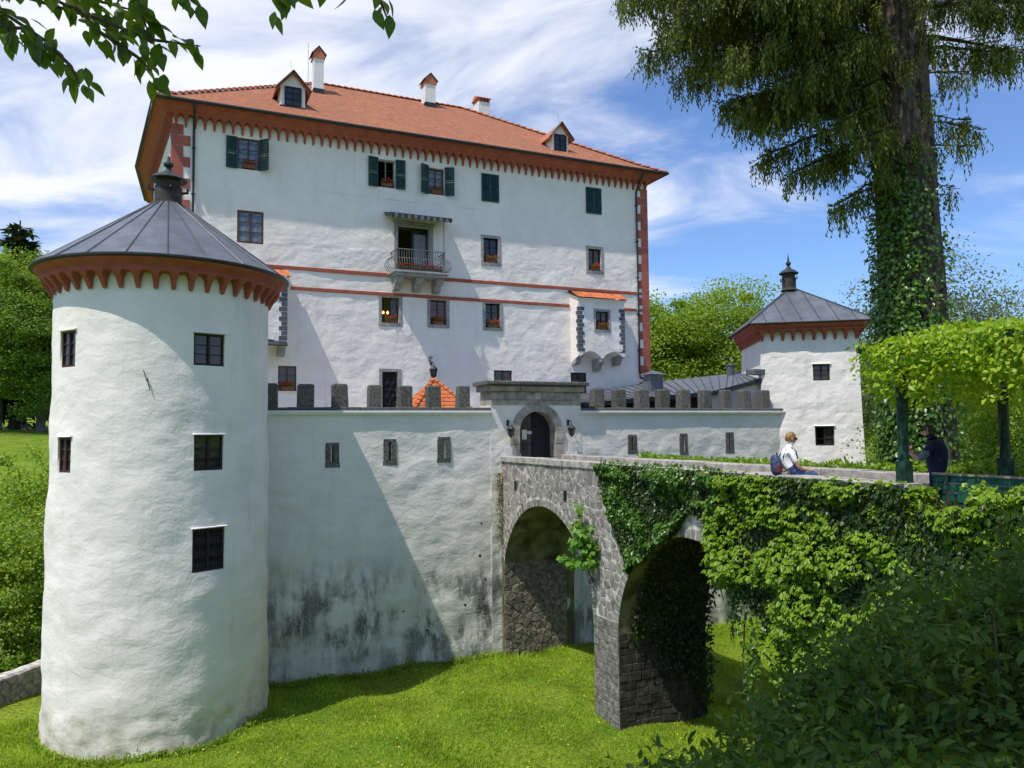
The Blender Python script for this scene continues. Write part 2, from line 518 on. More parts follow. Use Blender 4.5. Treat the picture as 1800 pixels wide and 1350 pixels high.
def tile_roof_mat():
    m, nt, b = newmat('plain tile roof')
    tc = node(nt, 'ShaderNodeTexCoord')
    sp = node(nt, 'ShaderNodeSeparateXYZ')
    nt.links.new(tc.outputs['Object'], sp.inputs[0])
    cb = node(nt, 'ShaderNodeCombineXYZ')
    nt.links.new(mmath(nt, 'ADD', sp.outputs[0], mmath(nt, 'MULTIPLY', sp.outputs[1], 0.12)), cb.inputs[0])
    nt.links.new(mmath(nt, 'MULTIPLY', sp.outputs[2], 1.82), cb.inputs[1])
    br = node(nt, 'ShaderNodeTexBrick')
    br.offset = 0.5
    for k, q in (('Scale', 1.0), ('Mortar Size', 0.012), ('Mortar Smooth', 0.3), ('Brick Width', 0.19), ('Row Height', 0.17), ('Bias', 0.0)):
        br.inputs[k].default_value = q
    br.inputs['Color1'].default_value = (0.29, 0.110, 0.056, 1)
    br.inputs['Color2'].default_value = (0.45, 0.180, 0.090, 1)
    br.inputs['Mortar'].default_value = (0.16, 0.05, 0.03, 1)
    nt.links.new(cb.outputs[0], br.inputs['Vector'])
    v = mapping(nt, (1, 1, 1))
    cc = mixc(nt, mrange(nt, nz(nt, v, 0.5, 6, 0.6), 0.35, 0.65, 0.0, 0.55), br.outputs['Color'], (0.27, 0.118, 0.066))
    cc = mixc(nt, mrange(nt, nz(nt, v, 3.5, 6, 0.7), 0.58, 0.75, 0.0, 0.35), cc, (0.52, 0.26, 0.17))
    nt.links.new(cc, b.inputs['Base Color'])
    b.inputs['Roughness'].default_value = 0.85
    b.inputs['Specular IOR Level'].default_value = 0.2
    # each course is a little ramp that ends in a step
    saw = mmath(nt, 'FRACT', mmath(nt, 'MULTIPLY', sp.outputs[2], -1.82 / 0.17), 0.0)
    p = bump(nt, b, saw, 0.8, 0.03)
    bump(nt, b, br.outputs['Fac'], -0.5, 0.02, p)
    return m
M['roof'] = tile_roof_mat()

def ground_mat():
    m, nt, b = newmat('meadow ground')
    v = mapping(nt, (1, 1, 1))
    a = mixc(nt, mrange(nt, nz(nt, v, 0.55, 5), 0.32, 0.68), (0.14, 0.235, 0.018), (0.28, 0.34, 0.035))
    a = mixc(nt, mrange(nt, nz(nt, v, 9.0, 6, 0.7), 0.35, 0.7), a, (0.055, 0.115, 0.010))
    a = mixc(nt, mrange(nt, nz(nt, v, 2.2, 4), 0.66, 0.8, 0, 0.6), a, (0.19, 0.16, 0.06))
    nt.links.new(a, b.inputs['Base Color'])
    b.inputs['Roughness'].default_value = 0.95
    b.inputs['Specular IOR Level'].default_value = 0.1
    p = bump(nt, b, nz(nt, v, 3.0, 5), 0.5, 0.08)
    bump(nt, b, nz(nt, v, 40.0, 4), 0.8, 0.04, p)
    return m
M['ground'] = ground_mat()
M['grass'] = leafmat('lawn blades', (0.22, 0.38, 0.024), (0.50, 0.65, 0.075), 0.40, 0.15, 0.6, patch=True)
M['ivy'] = leafmat('ivy leaves', (0.040, 0.110, 0.014), (0.125, 0.245, 0.024), 0.25, 0.5, 0.34)
M['ivyshade'] = leafmat('ivy leaves darkened for shade', (0.018, 0.045, 0.008), (0.045, 0.085, 0.012), 0.2, 0.35, 0.4)  # leaf colour darkened to imitate shade under the arch and in gaps
M['creeper'] = leafmat('creeper leaves', (0.125, 0.255, 0.018), (0.30, 0.44, 0.035), 0.38, 0.4, 0.4)
M['pergola'] = leafmat('pergola vine leaves', (0.19, 0.36, 0.018), (0.42, 0.54, 0.035), 0.45, 0.35, 0.42)
M['tree_a'] = leafmat('broadleaf foliage', (0.13, 0.24, 0.03), (0.34, 0.47, 0.055), 0.45, 0.25)
M['tree_b'] = leafmat('darker broadleaf foliage', (0.08, 0.165, 0.025), (0.22, 0.33, 0.045), 0.42, 0.25)
M['willow'] = leafmat('silvery willow foliage', (0.11, 0.16, 0.07), (0.22, 0.27, 0.14), 0.35, 0.2)
M['conifer'] = leafmat('dark conifer foliage', (0.020, 0.050, 0.020), (0.050, 0.085, 0.030), 0.2, 0.2)
M['spruce'] = leafmat('spruce sprays', (0.042, 0.082, 0.022), (0.20, 0.235, 0.045), 0.34, 0.2, 0.6)
M['bush'] = leafmat('shrub leaves', (0.045, 0.100, 0.014), (0.115, 0.185, 0.024), 0.38, 0.2, 0.55)
M['beech'] = leafmat('beech leaves', (0.065, 0.135, 0.014), (0.16, 0.245, 0.022), 0.52, 0.35, 0.4)
M['sapling'] = leafmat('sapling leaves', (0.10, 0.26, 0.03), (0.20, 0.38, 0.05), 0.4, 0.3)
M['moss'] = leafmat('yellow-green creeping plant', (0.14, 0.15, 0.02), (0.26, 0.22, 0.03), 0.3, 0.2)

# ------------------------------------------------------------------ terrain
def terrain_z(x, y):
    x = np.asarray(x, dtype=float); y = np.asarray(y, dtype=float)
    u = x * CP + y * SP; w = -x * SP + y * CP
    bank0 = 12.6 + 6.0 * smooth01(14.5, 21.0, u)
    bank1 = 2.2 + 6.0 * smooth01(14.5, 21.0, u)
    z = -7.72 + 6.05 * (1 - smooth01(0, 1, (w - bank1) / (bank0 - bank1)))
    d = np.hypot(x, y)
    z = z + 8.5 * smooth01(42, 130, d) + 14 * smooth01(130, 420, d)
    z = z - 1.2 * smooth01(-15.4, -20, x) * (1 - smooth01(30, 60, d))
    z = z + 0.10 * np.sin(x * 0.7 + 1.3) * np.cos(y * 0.55) + 0.05 * np.sin(x * 1.9 + y * 1.3)
    return z
def make_ground():
    a = np.concatenate([-np.geomspace(700, 34, 26), np.linspace(-32, 34, 133), np.geomspace(36, 700, 26)])
    b = np.concatenate([-np.geomspace(200, 22, 14), np.linspace(-20, 46, 133), np.geomspace(48, 900, 30)])
    X, Y = np.meshgrid(a, b)
    Z = terrain_z(X, Y)
    V = np.stack([X, Y, Z], -1).reshape(-1, 3)
    n, m = len(a), len(b)
    i, j = np.meshgrid(np.arange(n - 1), np.arange(m - 1))
    k = (j * n + i).ravel()
    F = np.stack([k, k + 1, k + n + 1, k + n], 1)
    o = mesh_obj('ground', fast_mesh('ground', V, F, M['ground'], True))
    return tag(o, 'sunlit grassy moat floor and banks around the castle', 'ground', kind='structure')
make_ground()

# ------------------------------------------------------------------ walls with openings
def wall_grid(mb, mapf, s0, s1, z0, z1, ops, ds, dz, disp, depth, mi=0, edge=0.0):
    def lines(a, b, step, cuts):
        L = list(np.linspace(a, b, max(2, int(round((b - a) / step)) + 1)))
        cuts = [c for c in cuts if a < c < b]
        L = [q for q in L if q in (L[0], L[-1]) or all(abs(q - c) > step * 0.35 for c in cuts)] + cuts
        return sorted(set(L))
    S = lines(s0, s1, ds, [o[k] for o in ops for k in (0, 1)])
    Z = lines(z0, z1, dz, [o[k] for o in ops for k in (2, 3)])
    def fade(s, z):
        f = 1.0
        for o in ops:
            dx = max(o[0] - s, 0, s - o[1]); dzz = max(o[2] - z, 0, z - o[3])
            f = min(f, math.hypot(dx * depth[1], dzz) / 0.35)
        if edge:
            f = min(f, (s - s0) * depth[1] / edge, (s1 - s) * depth[1] / edge)
        return max(0.0, f)
    n = len(mb.v)
    vs = [mapf(s, z, disp(s, z) * fade(s, z)) for z in Z for s in S]
    fs = []
    for j in range(len(Z) - 1):
        for i in range(len(S) - 1):
            cs, cz = (S[i] + S[i + 1]) / 2, (Z[j] + Z[j + 1]) / 2
            if any(o[0] < cs < o[1] and o[2] < cz < o[3] for o in ops):
                continue
            k = j * len(S) + i
            fs.append((k, k + 1, k + len(S) + 1, k + len(S)))
    mb.add(vs, fs, mi)
    for o in ops:
        a = [mapf(o[0], o[2], 0), mapf(o[1], o[2], 0), mapf(o[1], o[3], 0), mapf(o[0], o[3], 0)]
        b = [mapf(o[0], o[2], -depth[0]), mapf(o[1], o[2], -depth[0]), mapf(o[1], o[3], -depth[0]), mapf(o[0], o[3], -depth[0])]
        mb.add(a + b, [(0, 1, 5, 4), (1, 2, 6, 5), (2, 3, 7, 6), (3, 0, 4, 7)], mi)

# ------------------------------------------------------------------ windows
PANES = {}
def pane_mesh(w, h, mat):
    key = (round(w, 3), round(h, 3), mat.name)
    if key not in PANES:
        PANES[key] = MB().box(-w / 2, w / 2, 0, 0.012, -h / 2, h / 2).mesh('pane', mat)
    return PANES[key]
def window(parent, x, y, z, w, h, rows=3, cols=2, mat='brown', rec=0.12, rot=0.0, surround=None, hood=False,
           sill=False, frame=0.055, bar=0.022, glass='glass', curtain=None, openleaf=None):
    """x, y, z: middle of the opening's sill on the wall face (parent frame coordinates)"""
    mb = MB()
    y0, y1 = rec, rec + 0.06
    mb.box(-w / 2, -w / 2 + frame, y0, y1, 0, h).box(w / 2 - frame, w / 2, y0, y1, 0, h)
    mb.box(-w / 2 + frame, w / 2 - frame, y0, y1, 0, frame).box(-w / 2 + frame, w / 2 - frame, y0, y1, h - frame, h)
    iw, ih = w - 2 * frame, h - 2 * frame
    cw_, rh = iw / cols, ih / rows
    for c in range(1, cols):
        q = -iw / 2 + c * cw_
        mb.box(q - frame * 0.5, q + frame * 0.5, y0 - 0.01, y1 - 0.01, frame, h - frame)
    for r in range(1, rows):
        q = frame + r * rh
        for c in range(cols):
            a = -iw / 2 + c * cw_ + (frame * 0.5 if c else 0)
            b = -iw / 2 + (c + 1) * cw_ - (frame * 0.5 if c < cols - 1 else 0)
            mb.box(a, b, y0 + 0.01, y1 - 0.01, q - bar / 2, q + bar / 2)
    me = mb.mesh('window', M[mat])
    b = base_of(parent)
    o = mesh_obj('window', me, parent, Vector((x, y, z)) - b, rot)
    for r in range(rows):
        for c in range(cols):
            if openleaf and c in openleaf:
                continue
            mesh_obj('pane', pane_mesh(cw_, rh, M[glass]), o, (-iw / 2 + (c + 0.5) * cw_, rec + 0.035, frame + (r + 0.5) * rh))
    if curtain:
        s = MB()
        n = 14
        for c0, c1 in curtain:
            vs = []
            for i in range(n + 1):
                t = c0 + (c1 - c0) * i / n
                vs += [(t, rec + 0.10 + 0.02 * math.sin(i * 2.1), 0.05), (t, rec + 0.10 + 0.02 * math.sin(i * 2.1), h - 0.05)]
            s.add(vs, [(2 * i, 2 * i + 2, 2 * i + 3, 2 * i + 1) for i in range(n)])
        mesh_obj('curtain', s.mesh('curtain', M['curtain']), o)
    if surround:
        t = surround
        s = MB()
        s.cbox(-w / 2 - t, -w / 2, -0.03, 0.14, -t, h + t, 0.012).cbox(w / 2, w / 2 + t, -0.03, 0.14, -t, h + t, 0.012)
        s.cbox(-w / 2, w / 2, -0.028, 0.14, h, h + t, 0.012).cbox(-w / 2, w / 2, -0.045, 0.14, -t, 0, 0.012)
        mesh_obj('stone_surround', s.mesh('stone_surround', M['stone']), o)
    if hood:
        s = MB().prism([(0.03, h + 0.055), (-0.060, h + 0.028), (-0.062, h + 0.010), (0.03, h + 0.010)], -w / 2 - 0.04, w / 2 + 0.04)
        mesh_obj('hood', s.mesh('hood', M['trim']), o)
    if sill:
        s = MB().prism([(0.10, 0.0), (-0.08, -0.02), (-0.08, -0.06), (0.10, -0.06)], -w / 2 - 0.04, w / 2 + 0.04)
        mesh_obj('sill', s.mesh('sill', M['trim']), o)
    return o
def shutter_mesh(w, h):
    mb = MB()
    f = 0.05
    mb.box(0, f, -0.035, 0, 0, h).box(w - f, w, -0.035, 0, 0, h)
    for a, b in ((0, f), (h * 0.5 - f / 2, h * 0.5 + f / 2), (h - f, h)):
        mb.box(f, w - f, -0.034, -0.001, a, b)
    n = 22
    for i in range(n):
        z = f + (h - 2 * f) * (i + 0.5) / n
        if abs(z - h / 2) < f * 0.8:
            continue
        mb.add([(f, -0.033, z - 0.028), (w - f, -0.033, z - 0.028), (w - f, -0.004, z + 0.028), (f, -0.004, z + 0.028),
                (f, -0.026, z - 0.034), (w - f, -0.026, z - 0.034), (w - f, 0.002, z + 0.022), (f, 0.002, z + 0.022)],
               [(0, 1, 2, 3), (7, 6, 5, 4), (0, 4, 5, 1), (2, 6, 7, 3)])
    return mb.mesh('shutter', M['green'])

# ------------------------------------------------------------------ corbels
def corbel_mesh(name, hs, hgt=0.52, out=0.32, wid=1.0):
    L = [(0.0, .034, .03), (.06, .044, .07), (.16, .052, .11), (.28, .058, .18), (.36, .075, .25), (.44, hs * .62, .30), (.52, hs, .32)]
    mb = MB()
    vs = []
    for z, hw, d in L:
        hw *= wid if z < .4 else 1.0
        zz, dd = z * hgt / .52, d * out / .32
        vs += [(-hw, 0, zz), (-hw * 0.86, -dd, zz), (hw * 0.86, -dd, zz), (hw, 0, zz)]
    fs = [(0, 1, 2, 3)]
    for i in range(len(L) - 1):
        for k in range(3):
            fs.append((i * 4 + k, i * 4 + 4 + k, i * 4 + 5 + k, i * 4 + 1 + k))
    mb.add(vs, fs)
    return mb.mesh(name, M['red'])

# ================================================================== the keep
WK = 35.2                                   # its front wall, metres in front of the camera plane
keep = thing('castle_keep', 'tall white castle keep with red tiled hip roof and red corner quoins', 'castle', (12.0, WK, -1.6))
KL, KR, KB = 0.12, 24.2, 52.2
KC2 = (-0.72, 44.2)                         # the left flank runs back, then bends
KC3 = (-0.42, 50.4)
ops = {   # name: (u0, u1, z0, z1)
    'W1': (2.74, 3.66, 11.60, 13.00), 'W2': (9.03, 9.87, 11.55, 12.90), 'W3': (11.53, 12.36, 11.50, 12.82),
    'W4': (14.31, 15.23, 11.47, 12.88), 'W5': (20.32, 21.27, 11.50, 12.90),
    'B1': (2.75, 3.86, 8.30, 9.75), 'DOOR': (10.0, 11.55, 7.42, 9.72), 'B3': (14.40, 15.20, 8.36, 9.60), 'B4': (20.42, 21.21, 8.40, 9.58),
    'C1': (9.21, 10.06, 5.07, 6.31), 'C2': (11.59, 12.42, 5.10, 6.29), 'C3': (14.47, 15.26, 5.09, 6.29),
    'D1': (4.53, 5.32, 1.82, 2.93), 'G': (9.23, 9.97, 0.4, 2.76), 'D2': (14.90, 15.89, 2.1, 2.96), 'D3': (19.24, 20.18, 1.5, 2.94),
}
kw = MB()
wall_grid(kw, lambda s, z, d: (s, WK - d, z), KL, KR, -1.6, 13.72, list(ops.values()), 0.2, 0.2,
          lambda s, z: (0.030 * fbm(s * 0.55, z * 0.6, 3.3, 2) + 0.012 * fbm(s * 2.0, z * 2.3, 9.1, 2)) * (1.25 if z < 8.5 else 0.7), (0.34, 1.0), edge=0.4)
ring = [(KL, WK), KC2, KC3, (KL + 1.2, KB), (KR, KB), (KR, WK)]
vs = [(u, w, z) for u, w in ring for z in (-1.6, 13.72)]
kw.add(vs, [(2 * i, 2 * i + 2, 2 * i + 3, 2 * i + 1) for i in range(len(ring) - 1)])
kw.build('wall', M['plaster'], keep, smooth=False, fixn=False)
fl = MB()
fl.add([(u, w, 11.0) for u, w in ring], [tuple(range(len(ring)))])
fl.build('upper_floor', M['interior'], keep)

# cornice, corbels, eaves
def offset_path(pts, d):
    """offset an open polyline outwards (right-hand side)"""
    out = []
    for i, p in enumerate(pts):
        dirs = []
        for a, b in ((i - 1, i), (i, i + 1)):
            if a >= 0 and b < len(pts):
                q = Vector((pts[b][0] - pts[a][0], pts[b][1] - pts[a][1])).normalized()
                dirs.append(Vector((q.y, -q.x)))
        n = sum(dirs, Vector((0, 0)))
        n = n / max(n.dot(dirs[0]), 0.3)
        out.append((p[0] + n.x * d, p[1] + n.y * d))
    return out
def sweep(mb, pts, prof, mi=0):
    """prof: list of (outward, z)"""
    rows = [[(x, y, z) for x, y in offset_path(pts, o)] for o, z in prof]
    n = len(pts)
    vs = [v for r in rows for v in r]
    fs = [(j * n + i, j * n + i + 1, (j + 1) * n + i + 1, (j + 1) * n + i) for j in range(len(rows) - 1) for i in range(n - 1)]
    mb.add(vs, fs, mi)
kpath = [(KL + 1.2, KB), KC3, KC2, (KL, WK), (KR, WK), (KR, KB)]
mb = MB()
sweep(mb, kpath, [(0.004, 13.58), (0.31, 13.60), (0.34, 13.66), (0.42, 13.70), (0.50, 13.78), (0.62, 13.88), (0.72, 13.92), (0.74, 13.97), (0.0, 13.98)])
mb.build('cornice', M['red'], keep)
cm = corbel_mesh('corbel', 0.185)
def corbels(parent, path, step, me, z, name='corbel', inset=0.12):
    b = base_of(parent)
    for (x0, y0), (x1, y1) in zip(path[:-1], path[1:]):
        L = math.hypot(x1 - x0, y1 - y0)
        n = int(round((L - 2 * inset) / step))
        a = math.atan2(y1 - y0, x1 - x0)
        for i in range(n + 1):
            t = (inset + (L - 2 * inset) * i / n) / L
            mesh_obj(name, me, parent, Vector((x0 + (x1 - x0) * t, y0 + (y1 - y0) * t, z)) - b, a)
corbels(keep, [KC2, (KL, WK), (KR, WK)], 0.385, cm, 13.09)
corbels(keep, [KC3, KC2], 0.385, cm, 13.09)
# roof: hipped, ridge parallel to the front
EO = 0.80
ev = offset_path(kpath, EO)
R1, R2 = (7.55, 42.75, 19.48), (16.25, 42.75, 19.48)
ZE = 14.03
E_ = [(x, y, ZE) for x, y in ev]          # back-left, c3, c2, left, right, back-right
rb = MB()
T = 0.10
def roofpoly(pts):
    n = len(pts)
    rb.add(list(pts) + [(p[0], p[1], p[2] - T) for p in pts], [tuple(range(n)), tuple(range(2 * n - 1, n - 1, -1))] + [(i, n + i, n + (i + 1) % n, (i + 1) % n) for i in range(n)])
# gentle sprocket at the eaves: the lowest metre is a little flatter
def lift(p, R, t):
    return (p[0] + (R[0] - p[0]) * t, p[1] + (R[1] - p[1]) * t, p[2] + (R[2] - p[2]) * t - 0.07)
L1, L2 = lift(E_[3], R1, 0.12), lift(E_[4], R2, 0.12)
roofpoly([E_[3], E_[4], L2, L1])
roofpoly([L1, L2, R2, R1])
roofpoly([E_[4], E_[5], R2, L2])
roofpoly([E_[5], E_[0], R1, R2])
roofpoly([E_[0], E_[1], R1]); roofpoly([E_[1], E_[2], R1]); roofpoly([E_[2], E_[3], L1, R1])
roof = rb.build('roof', M['roof'], keep)
# ridge and hip tiles: half-round caps laid one over the next
def cap_tiles(parent, p, q, mat, step=0.36, r=0.11, name='ridge_tile', share={}):
    p, q = Vector(p), Vector(q)
    key = (round(r, 3), round(step, 3), mat.name)
    if key not in share:
        mb = MB()
        vs = []
        for (x, rr) in ((0, r * 1.15), (step * 1.12, r * 0.9)):
            for k in range(6):
                th = math.pi * k / 5
                vs.append((x, rr * math.cos(th), rr * math.sin(th) * 0.8 + (0.035 if x == 0 else 0.0)))
        fs = [(k, k + 1, 7 + k, 6 + k) for k in range(5)] + [tuple(range(6))]
        mb.add(vs, fs)
        share[key] = mb.mesh(name, mat)
    d = q - p
    n = int(d.length / step)
    rot = d.to_track_quat('X', 'Z').to_euler()
    b = base_of(parent)
    for i in range(n):
        mesh_obj(name, share[key], parent, p + d * (i / n) - b, rot)
M['ridge'] = basic('ridge tile', (0.44, 0.15, 0.085), 0.85, 0.15, 5, island=0.2)
cap_tiles(roof, R1, R2, M['ridge'])
for a_, b_, c_ in ((E_[3], L1, R1), (E_[4], L2, R2)):
    cap_tiles(roof, a_, b_, M['ridge'], 0.42)
    cap_tiles(roof, b_, c_, M['ridge'], 0.42)
# gutters and downpipes
mb = MB()
gp = offset_path(kpath[1:], EO + 0.06)
mb.tube([(x, y, 13.985) for x, y in gp], 0.075, 8)
mb.build('gutter', M['gutter'], keep)
mb = MB()
sweep(mb, kpath, [(EO - 0.02, 13.93), (EO + 0.005, 13.93), (EO + 0.005, 14.05), (EO - 0.02, 14.05)])
mb.build('fascia', M['gutter'], keep)
for u, zb in ((0.95, 2.0), (23.46, 2.75)):
    mb = MB()
    mb.tube([(u, WK - 0.84, 13.95), (u, WK - 0.80, 13.72), (u, WK - 0.42, 13.40), (u, WK - 0.12, 13.05), (u, WK - 0.09, 12.8), (u, WK - 0.09, zb + 0.3), (u + 0.06, WK - 0.09, zb), (u + 0.45, WK - 0.12, zb - 0.1)], 0.055, 8)
    for z in (12.2, 10.2, 8.2, 6.2, 4.2):
        mb.box(u - 0.075, u + 0.075, WK - 0.16, WK - 0.01, z, z + 0.04)
    mb.build('downpipe', M['gutter'], keep)
# painted quoins, both corners
for corner, sgn in ((KL, 1), (KR, -1)):
    z = 13.22
    k = 0
    fl_dir = Vector((KC2[0] - KL, KC2[1] - WK)).normalized() if sgn > 0 else Vector((0, 1))
    while z > 0.5:
        ln = 0.42 if k % 2 == 0 else 0.70
        zz = z - 0.455
        mb = MB()
        c = 0.028
        p0 = Vector((corner, WK)) + Vector((-sgn * c, -c))
        a1 = Vector((corner + sgn * ln, WK - c))
        n_side = Vector((fl_dir.y, -fl_dir.x)) * (-1 if sgn > 0 else 1)
        b1 = Vector((corner, WK)) + fl_dir * (1.1 - ln) + Vector((-sgn * c, 0))
        poly = [tuple(p0), tuple(a1), (a1.x, WK + 0.06), (corner + sgn * 0.06, WK + 0.06), (b1.x + sgn * 0.09, b1.y), tuple(b1)]
        mb.prism(poly, zz, z - 0.012, 'z')
        mb.build('quoin', M['redq'], keep)
        z -= 0.466
        k += 1
# string courses: butt against the quoins, the balcony and the oriels
def band(u0, u1, z0, z1):
    MB().cbox(u0, u1, WK - 0.045, WK + 0.05, z0, z1, 0.01).build('string_course', M['red'], keep)
band(1.15, 9.60, 7.27, 7.43); band(12.10, 23.42, 7.27, 7.43); band(23.52, 23.75, 7.27, 7.43)
band(5.05, 19.22, 6.36, 6.51); band(22.12, 23.40, 6.36, 6.51); band(23.52, 23.75, 6.36, 6.51)

# windows of the keep
def kwin(key, **k):
    u0, u1, z0, z1 = ops[key]
    return window(keep, (u0 + u1) / 2, WK, z0, u1 - u0, z1 - z0, **k)
kwin('W1', rows=3, rec=0.10, glass='glass_light')
kwin('W2', rows=3, rec=0.22, openleaf=(0, 1), bar=0.001, frame=0.04, mat='stone')
kwin('W3', rows=3, rec=0.20, glass='glass_light')
kwin('W4', rows=3, rec=0.20); kwin('W5', rows=3, rec=0.20)
kwin('B1', rows=3, rec=0.005, frame=0.085, glass='glass_light')
kwin('B3', rows=3, rec=0.14, surround=0.15, mat='dark', curtain=[(-0.32, -0.1)])
kwin('B4', rows=3, rec=0.14, surround=0.15, mat='dark')
kwin('C1', rows=3, rec=0.20, surround=0.15, openleaf=(0, 1), bar=0.001, frame=0.03, mat='dark', curtain=[(0.08, 0.36)])
kwin('C2', rows=3, rec=0.14, surround=0.15, mat='brown')
kwin('C3', rows=3, rec=0.14, surround=0.15, mat='dark', curtain=[(-0.3, 0.0)])
kwin('D1', rows=3, rec=0.05, mat='brown', sill=True)
kwin('D2', rows=1, rec=0.04, mat='maroon', frame=0.07)
kwin('D3', rows=2, cols=2, rec=0.04, mat='maroon', frame=0.06)
# shutters
sm = shutter_mesh(0.47, 1.42)
sml = shutter_mesh(0.47, 1.42)
sml.transform(Matrix.Translation((-0.47, 0, 0)))
def shutter(u, z, ang, left=False):
    o = mesh_obj('shutter', sml if left else sm, keep, Vector((u, WK - 0.02, z)) - base_of(keep), ang)
    return o
for key, (al, ar) in {'W1': (4, 42), 'W2': (6, 8), 'W3': (24, 26)}.items():
    u0, u1, z0, z1 = ops[key]
    shutter(u0 - 0.01, z0 - 0.02, rad(al), True); shutter(u1 + 0.01, z0 - 0.02, rad(-ar))
for key in ('W4', 'W5'):
    u0, u1, z0, z1 = ops[key]
    shutter(u0 - 0.005, z0 - 0.01, 0.0); shutter(u0 + 0.475, z0 - 0.01, 0.0)
# grilled door in the lower storey
u0, u1, z0, z1 = ops['G']
mb = MB()
mb.cbox(u0 - 0.16, u0, WK - 0.04, WK + 0.2, z0, z1 + 0.16, 0.015).cbox(u1, u1 + 0.16, WK - 0.04, WK + 0.2, z0, z1 + 0.16, 0.015).cbox(u0, u1, WK - 0.038, WK + 0.2, z1, z1 + 0.16, 0.015)
fr = mb.build('door_surround', M['stone'], keep)
mb = MB()
mb.box(u0, u1, WK + 0.24, WK + 0.28, z0, z1)
mb.build('door', M['door'], keep)
mb = MB()
for i in range(5):
    u = u0 + (u1 - u0) * (i + 0.5) / 5
    pts = [(u + (0.045 if (j % 4) in (1, 2) else -0.045) * (1 if i % 2 else -1), WK + 0.03, z0 + (z1 - z0) * j / 16) for j in range(17)]
    mb.tube(pts, 0.012, 4)
for j in range(7):
    z = z0 + (z1 - z0) * (j + 0.5) / 7
    mb.tube([(u0, WK + 0.03, z), (u1, WK + 0.03, z)], 0.010, 4)
mb.build('window_grille', M['iron'], keep)

# dormers
def dormer(u, wf, zb, w, h, gable, iw, ih, name_front):
    """front at wf; the cheeks run back into the slope"""
    slope = 5.45 / 8.35
    back = (h + 0.2) / slope
    mb = MB()
    hw = w / 2
    # front with its gable, cheeks
    mb.add([(u - hw, wf, zb - 0.25), (u + hw, wf, zb - 0.25), (u + hw, wf, zb + h), (u, wf, zb + h + gable), (u - hw, wf, zb + h)], [(0, 1, 2, 3, 4)])
    for s in (-1, 1):
        mb.add([(u + s * hw, wf, zb - 0.25), (u + s * hw, wf + back, zb + h), (u + s * hw, wf, zb + h)], [(0, 1, 2)])
    d = mb.build('dormer', M['trim'], keep)
    ov, t = 0.22, 0.07
    rb_ = MB()
    ridge_back = wf + (h + gable + 0.2) / slope
    sl = gable / hw
    for s in (-1, 1):
        a = (u, wf - ov, zb + h + gable + 0.06); b = (u, ridge_back, zb + h + gable + 0.06)
        c = (u + s * (hw + 0.24), wf + back - 0.2, zb + h + 0.06 - 0.24 * sl); e = (u + s * (hw + 0.24), wf - ov, zb + h + 0.06 - 0.24 * sl)
        rb_.add([a, b, c, e] + [(p[0], p[1], p[2] - t) for p in (a, b, c, e)], [(0, 1, 2, 3), (7, 6, 5, 4), (0, 3, 7, 4), (1, 5, 6, 2), (2, 6, 7, 3)])
    rb_.build('dormer_roof', M['ridge'], d)
    vb = MB()
    for s in (-1, 1):
        vb.tube([(u, wf - ov - 0.02, zb + h + gable + 0.08), (u + s * (hw + 0.26), wf - ov - 0.02, zb + h + 0.06 - 0.26 * sl)], 0.045, 4)
    vb.build('verge', M['gutter'], d)
    fb = MB()
    fb.box(u - hw - 0.03, u + hw + 0.03, wf - 0.05, wf - 0.004, zb - 0.25, zb - 0.02)
    fb.build('flashing', M['gutter'], d)
    fm = MB()
    f = 0.05
    fm.box(u - iw / 2, u + iw / 2, wf - 0.012, wf - 0.004, zb + 0.02, zb + 0.02 + ih, 1)
    for q in (u - iw / 2, u, u + iw / 2):
        fm.box(q - f / 2, q + f / 2, wf - 0.05, wf - 0.013, zb + 0.02, zb + 0.02 + ih)
    for k in range(4):
        q = zb + 0.02 + ih * k / 3
        g = f if k in (0, 3) else 0.026
        fm.box(u - iw / 2, u + iw / 2, wf - 0.046, wf - 0.0135, q - g / 2, q + g / 2)
    fm.build('dormer_window', [M['dark'], M['glass']], d)
    rod = MB().tube([(u, wf, zb + h + gable), (u - 0.12, wf, zb + h + gable + 0.55)], 0.008, 4)
    rod.build('lightning_rod', M['ironw'], d)
dormer(5.24, 36.22, 15.22, 1.12, 0.92, 0.62, 0.72, 0.86, 'l')
dormer(19.22, 35.95, 14.98, 0.98, 0.86, 0.58, 0.68, 0.84, 'r')
